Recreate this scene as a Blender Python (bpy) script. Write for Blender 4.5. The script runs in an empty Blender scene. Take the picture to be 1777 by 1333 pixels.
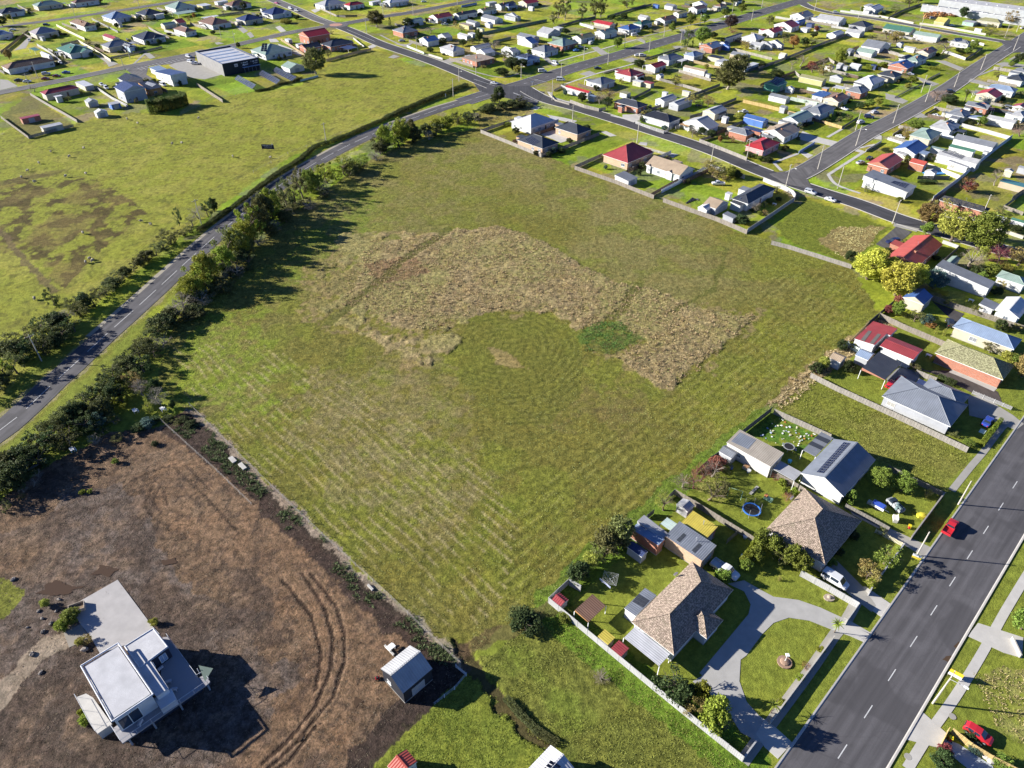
import bpy, bmesh, math, random
import numpy as np
from mathutils import Vector, Matrix
random.seed(7); rng = np.random.default_rng(11)
R = math.radians
scn = bpy.context.scene
COL = scn.collection
# ------------------------------------------------------------------ camera, sky, sun, exposure
CAMH, PITCH, FPX, IW, IH = 112.0, 38.0, 1233.0, 1777.0, 1333.0
cam = bpy.data.cameras.new('camera'); cam.sensor_width = 36.0; cam.lens = 36.0*FPX/IW
cam.clip_start = 1.0; cam.clip_end = 20000.0
camo = bpy.data.objects.new('camera', cam); COL.objects.link(camo)
camo.location = (0, 0, CAMH); camo.rotation_euler = (R(90-PITCH), 0, 0)
scn.camera = camo
SUN_EL, SUN_AZ = 21.0, -7.5            # shadows run towards +X, slightly towards the camera
world = bpy.data.worlds.new('World'); scn.world = world; world.use_nodes = True
wn = world.node_tree; bg = wn.nodes['Background']
sky = wn.nodes.new('ShaderNodeTexSky'); sky.sky_type = 'NISHITA'; sky.sun_disc = False
sky.sun_elevation = R(SUN_EL); sky.sun_rotation = R(SUN_AZ-75.0)
sky.air_density = 0.65; sky.dust_density = 0.2; sky.ozone_density = 3.5
wb = wn.nodes.new('ShaderNodeMix'); wb.data_type = 'RGBA'; wb.blend_type = 'MULTIPLY'; wb.inputs[0].default_value = 1.0; wb.inputs[7].default_value = (0.80, 0.96, 1.30, 1)   # blue tint put on the sky light to turn shaded sides bluer
wn.links.new(sky.outputs[0], wb.inputs[6]); wn.links.new(wb.outputs[2], bg.inputs[0]); bg.inputs[1].default_value = 0.05
sl = bpy.data.lights.new('sun', 'SUN'); sl.energy = 5.0; sl.angle = R(0.5); sl.color = (1.0, 0.955, 0.87)
so = bpy.data.objects.new('sun', sl); COL.objects.link(so)
ldir = Vector((math.cos(R(SUN_AZ))*math.cos(R(SUN_EL)), math.sin(R(SUN_AZ))*math.cos(R(SUN_EL)), -math.sin(R(SUN_EL))))
so.rotation_euler = ldir.to_track_quat('-Z', 'Y').to_euler(); so.location = (-200, 100, 150)
vs = scn.view_settings; vs.view_transform = 'Standard'; vs.look = 'None'; vs.gamma = 1.0; vs.exposure = 1.42
vs.use_curve_mapping = False
scn.render.resolution_x = 1024; scn.render.resolution_y = 768

# ------------------------------------------------------------------ pixels of the photograph -> places on the ground
TILE = {'A':(0,0,7.404),'B':(220,0,7.404),'C':(440,0,7.404),'D':(660,0,7.404),'E':(880,0,7.404),'F':(1100,0,7.404),
 'G':(1320,0,7.404),'H':(1537,0,7.404),'I':(830,160,7.404),'J':(1060,160,7.404),'K':(1290,160,7.404),'L':(1537,160,7.404),
 'M':(1537,330,7.404),'N':(1537,500,7.404),'O':(1150,240,7.404),'P':(1380,500,7.404),'Q':(940,985,11.106),'R':(1080,860,7.404),
 'S':(1230,700,7.404),'V':(1460,840,8.885),'X':(120,990,6.346),'Y':(120,1130,6.346),'Z':(640,1090,8.885),'a':(1060,970,5.2875),
 'b':(1280,960,5.2875),'c':(230,640,5.2875),'d':(0,780,5.2875),'e':(1630,1240,12.09),'0':(0,0,1.0)}
for i, (ox, oy) in enumerate([(0,0),(440,0),(880,0),(1327,0),(0,330),(440,330),(880,330),(1327,330),(0,660),(440,660),(880,660),(1327,660),(0,995),(440,995),(880,995),(1327,995)]):
    TILE['t%d' % (i+1)] = (ox, oy, 3.944)
CP, SP = math.cos(R(PITCH)), math.sin(R(PITCH))
def px(t, x, y):
    o = TILE[t]; return (o[0]+x/o[2], o[1]+y/o[2])
def ray(p):
    u = (p[0]-IW/2)/FPX; v = (IH/2-p[1])/FPX
    return Vector((u, CP+v*SP, -SP+v*CP))
def at(t, x, y, z=0.0):
    d = ray(px(t, x, y)); s = (z-CAMH)/d.z
    return Vector((d.x*s, d.y*s, z))
def at0(x, y, z=0.0): return at('0', x, y, z)
def on_plane(t, x, y, p0, n):
    d = ray(px(t, x, y)); o = Vector((0, 0, CAMH))
    return o + d*((p0-o).dot(n)/d.dot(n))
def to_px(v):
    p = Vector(v)-Vector((0, 0, CAMH)); dp = p.y*CP-p.z*SP
    return (IW/2+FPX*p.x/dp, IH/2-FPX*(p.y*SP+p.z*CP)/dp)
ANG = 44.6                                # the street grid

# ------------------------------------------------------------------ object helpers
def link(name, me, parent=None):
    o = bpy.data.objects.new(name, me); COL.objects.link(o)
    if parent is not None: o.parent = parent
    return o
def tag(o, label, cat, group=None):
    o['label'] = label; o['category'] = cat
    if group: o['group'] = group
    return o
def structure(o): o['kind'] = 'structure'; return o
def empty(name, loc=(0,0,0), rz=0.0):
    o = bpy.data.objects.new(name, None); COL.objects.link(o); o.location = loc; o.rotation_euler = (0, 0, rz); o.empty_display_size = 0.3
    return o
def make_mesh(name, verts, faces, mats, fm=None, smooth=False, uv=True):
    me = bpy.data.meshes.new(name); me.from_pydata([tuple(v) for v in verts], [], faces)
    for m in (mats if isinstance(mats, (list, tuple)) else [mats]): me.materials.append(m)
    if fm: me.polygons.foreach_set('material_index', fm)
    if smooth: me.polygons.foreach_set('use_smooth', [True]*len(me.polygons))
    if uv:
        l = me.uv_layers.new(name='UVMap').data
        for p in me.polygons:
            n = p.normal; t = Vector((-n.y, n.x, 0))
            if t.length < 0.05: t = Vector((1, 0, 0))
            t.normalize(); s = n.cross(t)
            for li in p.loop_indices:
                c = me.vertices[me.loops[li].vertex_index].co; l[li].uv = (c.dot(t), c.dot(s))
    me.update()
    return me
class MB:
    """collects shapes into one mesh"""
    def __init__(s): s.v = []; s.f = []; s.m = []
    def poly(s, pts, m=0):
        b = len(s.v); s.v += [Vector(p) for p in pts]; s.f.append(list(range(b, b+len(pts)))); s.m.append(m)
    def solid(s, pts, faces, m=0):
        b = len(s.v); s.v += [Vector(p) for p in pts]
        for k, f in enumerate(faces): s.f.append([b+i for i in f]); s.m.append(m[k] if isinstance(m, (list, tuple)) else m)
    def box(s, x0, x1, y0, y1, z0, z1, m=0):
        s.solid([(x0,y0,z0),(x1,y0,z0),(x1,y1,z0),(x0,y1,z0),(x0,y0,z1),(x1,y0,z1),(x1,y1,z1),(x0,y1,z1)],
                [(3,2,1,0),(4,5,6,7),(0,1,5,4),(1,2,6,5),(2,3,7,6),(3,0,4,7)], m)
    def prism(s, pts, z0, z1, m=0, mside=None):
        n = len(pts); a = sum(pts[i][0]*pts[(i+1)%n][1]-pts[(i+1)%n][0]*pts[i][1] for i in range(n))
        if a < 0: pts = pts[::-1]
        s.solid([(p[0],p[1],z0) for p in pts]+[(p[0],p[1],z1) for p in pts],
                [tuple(range(n-1,-1,-1)), tuple(range(n,2*n))]+[(i,(i+1)%n,n+(i+1)%n,n+i) for i in range(n)],
                [m, m]+[m if mside is None else mside]*n)
    def tube(s, p, q, r0, r1=None, n=6, m=0):
        r1 = r0 if r1 is None else r1; p = Vector(p); q = Vector(q); d = (q-p).normalized()
        a = d.orthogonal().normalized(); b = d.cross(a)
        ring = lambda c, r: [c+(a*math.cos(2*math.pi*k/n)+b*math.sin(2*math.pi*k/n))*r for k in range(n)]
        s.solid(ring(p, r0)+ring(q, r1), [(k,(k+1)%n,n+(k+1)%n,n+k) for k in range(n)]+[tuple(range(n-1,-1,-1)), tuple(range(n,2*n))], m)
    def path(s, pts, r, n=5, m=0):
        for a, b in zip(pts[:-1], pts[1:]): s.tube(a, b, r, r, n, m)
    def ball(s, c, rx, ry, rz, n=8, k=5, m=0):
        c = Vector(c); b = len(s.v)
        for i in range(1, k):
            t = math.pi*i/k
            for j in range(n):
                u = 2*math.pi*j/n; s.v.append(c+Vector((rx*math.sin(t)*math.cos(u), ry*math.sin(t)*math.sin(u), rz*math.cos(t))))
        s.v += [c+Vector((0,0,rz)), c-Vector((0,0,rz))]; top = len(s.v)-2
        for i in range(k-2):
            for j in range(n): s.f.append([b+i*n+j, b+(i+1)*n+j, b+(i+1)*n+(j+1)%n, b+i*n+(j+1)%n]); s.m.append(m)
        for j in range(n):
            s.f.append([top, b+j, b+(j+1)%n]); s.m.append(m); s.f.append([top+1, b+(k-2)*n+(j+1)%n, b+(k-2)*n+j]); s.m.append(m)
    def build(s, name, mats, parent=None, smooth=False, uv=True):
        return link(name, make_mesh(name, s.v, s.f, mats, s.m, smooth, uv), parent)
def copy_tree(o, parent=None):
    c = o.copy(); COL.objects.link(c); c.parent = parent
    for ch in list(o.children): copy_tree(ch, c)
    return c
ORD = ['first','second','third','fourth','fifth','sixth','seventh','eighth','ninth','tenth','eleventh','twelfth','thirteenth','fourteenth','fifteenth','sixteenth','seventeenth','eighteenth','nineteenth','twentieth']
TENS = {2:'twenty',3:'thirty',4:'forty',5:'fifty',6:'sixty',7:'seventy'}
def ordw(i):
    i += 1
    if i <= 20: return ORD[i-1]
    t, u = divmod(i, 10)
    return TENS[t]+'-'+ORD[u-1] if u else TENS[t][:-1]+'ieth'
PEND = []          # things that still need a label that singles them out: (object, phrase, place, category, group, pixel x)
def pend(o, phrase, place, cat, group=None, loc=None):
    PEND.append((o, phrase, place, cat, group, to_px(loc if loc is not None else o.location)))
def finish_labels():
    groups = {}
    for e in PEND: groups.setdefault((e[1], e[2]), []).append(e)
    for (ph, pl), es in groups.items():
        es.sort(key=lambda e: e[5][0])
        for i, e in enumerate(es):
            lab = '%s %s' % (ph, pl)
            if len(es) > 1:
                lab += ', leftmost one' if i == 0 else ', rightmost one' if i == len(es)-1 else ', %s from left' % ordw(i)
            w = lab.split()
            tag(e[0], ' '.join(w[:16]), e[3], e[4])

# ------------------------------------------------------------------ materials
MATS = {}
def nodes(name):
    m = bpy.data.materials.new(name); m.use_nodes = True; nt = m.node_tree
    return m, nt, nt.nodes['Principled BSDF']
def N(nt, t, **kw):
    n = nt.nodes.new(t)
    for k, v in kw.items():
        if k.startswith('i_'):
            n.inputs[int(k[2:]) if k[2:].isdigit() else k[2:].replace('_', ' ')].default_value = v
        else: setattr(n, k, v)
    return n
def math_(nt, op, a, b=None):
    n = nt.nodes.new('ShaderNodeMath'); n.operation = op
    for i, v in enumerate((a, b)):
        if v is None: continue
        if isinstance(v, (int, float)): n.inputs[i].default_value = v
        else: nt.links.new(v, n.inputs[i])
    return n.outputs[0]
def mix(nt, fac, a, b, mode='MIX'):
    n = nt.nodes.new('ShaderNodeMix'); n.data_type = 'RGBA'; n.blend_type = mode
    for sock, v in ((n.inputs[0], fac), (n.inputs[6], a), (n.inputs[7], b)):
        if isinstance(v, (int, float)): sock.default_value = v
        elif isinstance(v, (tuple, list)): sock.default_value = (v[0], v[1], v[2], 1)
        else: nt.links.new(v, sock)
    return n.outputs[2]
def ramp(nt, f, p0, p1):
    n = nt.nodes.new('ShaderNodeMapRange'); nt.links.new(f, n.inputs[0]); n.inputs[1].default_value = p0; n.inputs[2].default_value = p1
    return n.outputs[0]
def noise(nt, scale, detail=3.0, vec=None, rough=0.55):
    n = nt.nodes.new('ShaderNodeTexNoise'); n.inputs['Scale'].default_value = scale; n.inputs['Detail'].default_value = detail
    n.inputs['Roughness'].default_value = rough
    if vec is None:
        g = nt.nodes.new('ShaderNodeNewGeometry'); vec = g.outputs['Position']
    nt.links.new(vec, n.inputs['Vector']); return n.outputs[0]
def bump(nt, bsdf, h, strength=0.5, dist=0.05):
    b = nt.nodes.new('ShaderNodeBump'); b.inputs['Strength'].default_value = strength; b.inputs['Distance'].default_value = dist
    nt.links.new(h, b.inputs['Height']); nt.links.new(b.outputs[0], bsdf.inputs['Normal']); return b
def uvxy(nt):
    u = nt.nodes.new('ShaderNodeUVMap'); s = nt.nodes.new('ShaderNodeSeparateXYZ'); nt.links.new(u.outputs[0], s.inputs[0])
    return s.outputs[0], s.outputs[1], u.outputs[0]
def mat(kind, c, rough=None):
    key = (kind, tuple(c), rough)
    if key in MATS: return MATS[key]
    m, nt, b = nodes('%s_%d' % (kind, len(MATS))); L = nt.links
    b.inputs['Roughness'].default_value = 0.7 if rough is None else rough
    b.inputs['Specular IOR Level'].default_value = 0.3
    dark = [x*0.62 for x in c]; lite = [min(1, x*1.18) for x in c]
    big = noise(nt, 0.45, 4.0); fine = noise(nt, 6.0, 3.0)
    col = mix(nt, ramp(nt, big, 0.3, 0.75), [x*0.86 for x in c], lite)
    if kind == 'plain':
        col = mix(nt, ramp(nt, fine, 0.45, 0.8), col, [x*0.82 for x in c])
    elif kind == 'corr':
        u, v, uv = uvxy(nt)
        w = math_(nt, 'SINE', math_(nt, 'MULTIPLY', u, 2*math.pi/0.42))
        sheet = math_(nt, 'FRACT', math_(nt, 'MULTIPLY', u, 1/1.9))
        col = mix(nt, math_(nt, 'MULTIPLY', ramp(nt, w, 0.2, 1.0), 0.3), col, dark)
        col = mix(nt, math_(nt, 'MULTIPLY', math_(nt, 'LESS_THAN', sheet, 0.06), 0.35), col, dark)
        st = nt.nodes.new('ShaderNodeMapping'); L.new(uv, st.inputs[0]); st.inputs['Scale'].default_value = (1.6, 0.18, 1)
        streak = noise(nt, 1.0, 4.0, st.outputs[0])
        col = mix(nt, math_(nt, 'MULTIPLY', ramp(nt, streak, 0.52, 0.8), 0.45), col, [x*0.6+0.05 for x in c])
        bump(nt, b, w, 0.55, 0.03); b.inputs['Roughness'].default_value = 0.42 if rough is None else rough
    elif kind == 'tile':
        u, v, uv = uvxy(nt)
        row = math_(nt, 'FRACT', math_(nt, 'MULTIPLY', v, 1/0.34))
        uo = math_(nt, 'SINE', math_(nt, 'MULTIPLY', u, 2*math.pi/0.3))
        sp = noise(nt, 3.2, 5.0); mo = noise(nt, 0.9, 4.0)
        col = mix(nt, ramp(nt, sp, 0.42, 0.62), [x*0.6 for x in c], [min(1, x*1.4+0.03) for x in c])
        col = mix(nt, math_(nt, 'MULTIPLY', ramp(nt, mo, 0.5, 0.75), 0.5), col, [0.16, 0.14, 0.09])
        col = mix(nt, math_(nt, 'MULTIPLY', math_(nt, 'LESS_THAN', row, 0.16), 0.55), col, [x*0.35 for x in c])
        bump(nt, b, math_(nt, 'ADD', row, math_(nt, 'MULTIPLY', uo, 0.35)), 0.8, 0.05); b.inputs['Roughness'].default_value = 0.85
    elif kind == 'brick':
        u, v, uv = uvxy(nt)
        t = N(nt, 'ShaderNodeTexBrick'); L.new(uv, t.inputs[0]); t.inputs['Scale'].default_value = 1.0
        t.inputs['Brick Width'].default_value = 0.5; t.inputs['Row Height'].default_value = 0.18; t.inputs['Mortar Size'].default_value = 0.014
        t.inputs['Color1'].default_value = (*[x*0.85 for x in c], 1); t.inputs['Color2'].default_value = (*lite, 1); t.inputs['Mortar'].default_value = (0.34, 0.31, 0.27, 1)
        col = mix(nt, ramp(nt, big, 0.3, 0.8), t.outputs[0], mix(nt, 0.3, t.outputs[0], dark)); b.inputs['Roughness'].default_value = 0.9
    elif kind == 'board':
        u, v, uv = uvxy(nt); row = math_(nt, 'FRACT', math_(nt, 'MULTIPLY', v, 1/0.24))
        col = mix(nt, math_(nt, 'MULTIPLY', math_(nt, 'LESS_THAN', row, 0.14), 0.35), col, dark); bump(nt, b, row, 0.5, 0.03)
    elif kind == 'wood':
        mp = nt.nodes.new('ShaderNodeMapping'); g = nt.nodes.new('ShaderNodeTexCoord'); L.new(g.outputs['Object'], mp.inputs[0]); mp.inputs['Scale'].default_value = (14, 14, 0.8)
        gr = noise(nt, 1.0, 4.0, mp.outputs[0]); col = mix(nt, ramp(nt, gr, 0.3, 0.75), [x*0.6 for x in c], lite); b.inputs['Roughness'].default_value = 0.9
    elif kind == 'concrete':
        cr = noise(nt, 0.5, 7.0); col = mix(nt, ramp(nt, cr, 0.35, 0.75), [x*0.88 for x in c], [x*1.08 for x in c])
        col = mix(nt, ramp(nt, noise(nt, 9.0, 4.0), 0.5, 0.8), col, [x*0.9 for x in c]); b.inputs['Roughness'].default_value = 0.9
    elif kind == 'asphalt':
        a1 = noise(nt, 0.22, 5.0); a2 = noise(nt, 9.0, 3.0); mp = nt.nodes.new('ShaderNodeUVMap')
        s = nt.nodes.new('ShaderNodeMapping'); L.new(mp.outputs[0], s.inputs[0]); s.inputs['Scale'].default_value = (0.9, 0.03, 1)
        wear = noise(nt, 1.0, 4.0, s.outputs[0])
        col = mix(nt, ramp(nt, wear, 0.35, 0.7), [x*0.72 for x in c], [x*1.35 for x in c])
        col = mix(nt, math_(nt, 'MULTIPLY', ramp(nt, a1, 0.5, 0.75), 0.6), col, [x*1.5 for x in c])
        vo = N(nt, 'ShaderNodeTexVoronoi', feature='DISTANCE_TO_EDGE'); vo.inputs['Scale'].default_value = .16; wv = nt.nodes.new('ShaderNodeNewGeometry'); L.new(wv.outputs['Position'], vo.inputs['Vector'])
        col = mix(nt, math_(nt, 'MULTIPLY', math_(nt, 'LESS_THAN', vo.outputs['Distance'], .006), .22), col, [x*0.45 for x in c]); pt = noise(nt, .09, 2.0)
        col = mix(nt, math_(nt, 'MULTIPLY', ramp(nt, pt, .56, .60), .5), col, [x*0.6 for x in c])
        col = mix(nt, math_(nt, 'MULTIPLY', ramp(nt, a2, 0.4, 0.8), 0.5), col, [x*0.6 for x in c]); bump(nt, b, a2, 0.25, 0.02); b.inputs['Roughness'].default_value = 0.85
    elif kind == 'glass':
        col = mix(nt, 0.0, c, c); b.inputs['Roughness'].default_value = 0.1; b.inputs['Specular IOR Level'].default_value = 0.4
    elif kind == 'paint':
        col = mix(nt, 0.0, c, c); b.inputs['Roughness'].default_value = 0.25; b.inputs['Coat Weight'].default_value = 0.4; b.inputs['Specular IOR Level'].default_value = 0.5
    elif kind == 'solar':
        u, v, uv = uvxy(nt); t = N(nt, 'ShaderNodeTexBrick'); L.new(uv, t.inputs[0]); t.offset = 0.0; t.inputs['Scale'].default_value = 1.0
        t.inputs['Brick Width'].default_value = 0.5; t.inputs['Row Height'].default_value = 0.5; t.inputs['Mortar Size'].default_value = 0.02
        t.inputs['Color1'].default_value = (*c, 1); t.inputs['Color2'].default_value = (*lite, 1); t.inputs['Mortar'].default_value = (0.12, 0.13, 0.17, 1)
        col = t.outputs[0]; b.inputs['Roughness'].default_value = 0.2
    elif kind == 'leaf':
        oi = nt.nodes.new('ShaderNodeObjectInfo'); at_ = N(nt, 'ShaderNodeAttribute', attribute_name='leafv')
        ln = noise(nt, 0.9, 2.0)
        f = math_(nt, 'ADD', math_(nt, 'MULTIPLY', at_.outputs['Fac'], 0.75), math_(nt, 'MULTIPLY', ramp(nt, ln, 0.3, 0.7), 0.35))
        col = mix(nt, f, [x*0.5 for x in c], [min(1, x*1.5) for x in c])
        hs = N(nt, 'ShaderNodeHueSaturation'); L.new(col, hs.inputs['Color'])
        L.new(math_(nt, 'ADD', math_(nt, 'MULTIPLY', oi.outputs['Random'], 0.05), 0.475), hs.inputs['Hue'])
        L.new(math_(nt, 'ADD', math_(nt, 'MULTIPLY', oi.outputs['Random'], 0.4), 0.8), hs.inputs['Value']); col = hs.outputs[0]
        tr = nt.nodes.new('ShaderNodeBsdfTranslucent'); L.new(col, tr.inputs[0]); ms = nt.nodes.new('ShaderNodeMixShader'); ms.inputs[0].default_value = 0.28
        L.new(b.outputs[0], ms.inputs[1]); L.new(tr.outputs[0], ms.inputs[2]); L.new(ms.outputs[0], nt.nodes['Material Output'].inputs[0])
        b.inputs['Specular IOR Level'].default_value = 0.15
    L.new(col, b.inputs['Base Color'])
    MATS[key] = m
    return m
ROOF = {'red':(.34,.03,.035),'maroon':(.26,.045,.05),'salmon':(.38,.075,.055),'brown':(.19,.11,.075),'tan':(.31,.24,.17),'black':(.022,.024,.032),'charcoal':(.045,.05,.062),
 'grey':(.17,.18,.20),'pale':(.34,.34,.345),'white':(.47,.47,.485),'navy':(.035,.05,.12),'blue':(.05,.105,.27),'skyblue':(.19,.245,.34),'green':(.06,.15,.11),
 'mint':(.22,.29,.25),'olive':(.24,.23,.12),'yellow':(.50,.42,.12),'teal':(.05,.16,.18),'mauve':(.31,.27,.27)}
ROOFW = {'pale':'pale grey','skyblue':'sky blue','mint':'pale green','mauve':'light mauve','charcoal':'charcoal'}
WALL = {'white':(.54,.54,.53),'cream':(.46,.42,.33),'brick':(.36,.13,.075),'grey':(.34,.35,.37),'black':(.02,.022,.03),'timber':(.40,.21,.08),'paleblue':(.30,.39,.50),
 'pink':(.52,.29,.28),'buff':(.46,.30,.19),'yellow':(.42,.38,.18),'green':(.10,.30,.20),'blue':(.07,.15,.40),'tan':(.42,.33,.24)}
def roofmat(n): return mat('tile' if n.startswith('tile') else 'corr', ROOF[n[4:] if n.startswith('tile') else n])
def wallmat(n): return mat('brick' if n in ('brick','buff') else 'board' if n in ('white','cream','paleblue','yellow','pink') else 'plain', WALL[n])
M_GLASS = mat('glass', (.03,.045,.07)); M_FRAME = mat('plain', (.74,.74,.72)); M_DOOR = mat('plain', (.16,.10,.07)); M_WHITE = mat('plain', (.75,.75,.73))
M_CONC = mat('concrete', (.44,.42,.385)); M_CONCD = mat('concrete', (.30,.285,.255)); M_STEEL = mat('plain', (.33,.34,.36), 0.4); M_WOOD = mat('wood', (.25,.20,.15))
M_POLE = mat('wood', (.50,.46,.40)); M_SOLAR = mat('solar', (.012,.016,.035)); M_BRICKC = mat('brick', (.40,.15,.08)); M_DARK = mat('plain', (.02,.02,.022))
M_LINE = mat('plain', (.50,.50,.49))
# ------------------------------------------------------------------ ground: one sheet to the horizon, tinted by what grows where
def vnoise(x, y, seed=0):
    xi = np.floor(x).astype(np.int64); yi = np.floor(y).astype(np.int64); fx = x-xi; fy = y-yi
    fx = fx*fx*(3-2*fx); fy = fy*fy*(3-2*fy)
    def hs(a, b):
        n = (a*374761393+b*668265263+seed*1442695041) & 0xffffffff
        n = ((n ^ (n >> 13))*1274126177) & 0xffffffff
        return ((n ^ (n >> 16)) & 0xffff)/65535.0
    return (hs(xi,yi)*(1-fx)+hs(xi+1,yi)*fx)*(1-fy)+(hs(xi,yi+1)*(1-fx)+hs(xi+1,yi+1)*fx)*fy
def fbm(x, y, s, seed=0, o=4):
    v = np.zeros_like(x); a = 0.5; t = 0
    for k in range(o):
        v += a*vnoise(x*s, y*s, seed+k*17); t += a; a *= 0.5; s *= 2.1
    return v/t
def inpoly(x, y, P):
    r = np.zeros(x.shape, bool); n = len(P)
    bx0, bx1 = min(p[0] for p in P), max(p[0] for p in P); by0, by1 = min(p[1] for p in P), max(p[1] for p in P)
    idx = np.nonzero((x >= bx0) & (x <= bx1) & (y >= by0) & (y <= by1))[0]
    xx, yy = x[idx], y[idx]; q = np.zeros(len(idx), bool)
    for i in range(n):
        x1, y1 = P[i][:2]; x2, y2 = P[(i+1)%n][:2]
        if y1 == y2: continue
        c = ((y1 > yy) != (y2 > yy)) & (xx < (x2-x1)*(yy-y1)/(y2-y1)+x1); q ^= c
    r[idx] = q; return r
def dline(x, y, P):
    d = np.full(x.shape, 1e9)
    for (a, b) in zip(P[:-1], P[1:]):
        ax, ay = a[0], a[1]; dx, dy = b[0]-ax, b[1]-ay; l2 = dx*dx+dy*dy+1e-9
        t = np.clip(((x-ax)*dx+(y-ay)*dy)/l2, 0, 1); d = np.minimum(d, np.hypot(x-ax-t*dx, y-ay-t*dy))
    return d
def poly0(*pts): return [at0(*p) for p in pts]
def polyt(t, *pts): return [at(t, *p) for p in pts]
FIELD = poly0((835,222),(1000,292),(1295,402),(1480,467),(1530,550),(1400,655),(1345,708),(1250,780),(1160,860),(1000,1000),(950,1045),(870,1085),(812,1150),(330,715),(270,665),(300,560),(420,440),(620,290),(720,240))
TAN = poly0((590,405),(690,402),(770,406),(800,398),(870,393),(912,405),(1000,455),(1060,490),(1108,494),(1130,502),(1240,545),(1305,544),(1312,552),(1250,605),(1160,681),(1118,655),(1065,620),(1115,590),(1060,560),(1000,574),(985,560),(950,543),(905,537),(850,540),(810,553),(798,580),(782,612),(750,648),(700,620),(640,582),(580,570),(540,545),(520,512),(560,465))
TANCORE = poly0((640,425),(770,406),(800,398),(870,393),(912,405),(1000,455),(1060,490),(1130,502),(1240,545),(1305,544),(1312,552),(1250,605),(1160,681),(1118,655),(1065,620),(1115,590),(1060,560),(1000,574),(950,543),(905,537),(850,540),(800,553),(770,575),(720,570),(640,540),(590,530),(600,490))
LUSH = poly0((1008,580),(1038,558),(1075,560),(1116,590),(1060,616),(1016,610))
DIRT = poly0((330,712),(812,1165),(612,1345),(-120,1400),(-120,880),(0,866),(100,800),(190,748),(270,742))
PADDOCK = poly0((-200,300),(0,235),(30,210),(130,215),(230,195),(310,200),(400,165),(520,150),(600,90),(640,85),(822,148),(790,165),(560,245),(480,285),(330,400),(200,500),(0,690),(-200,800))
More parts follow.
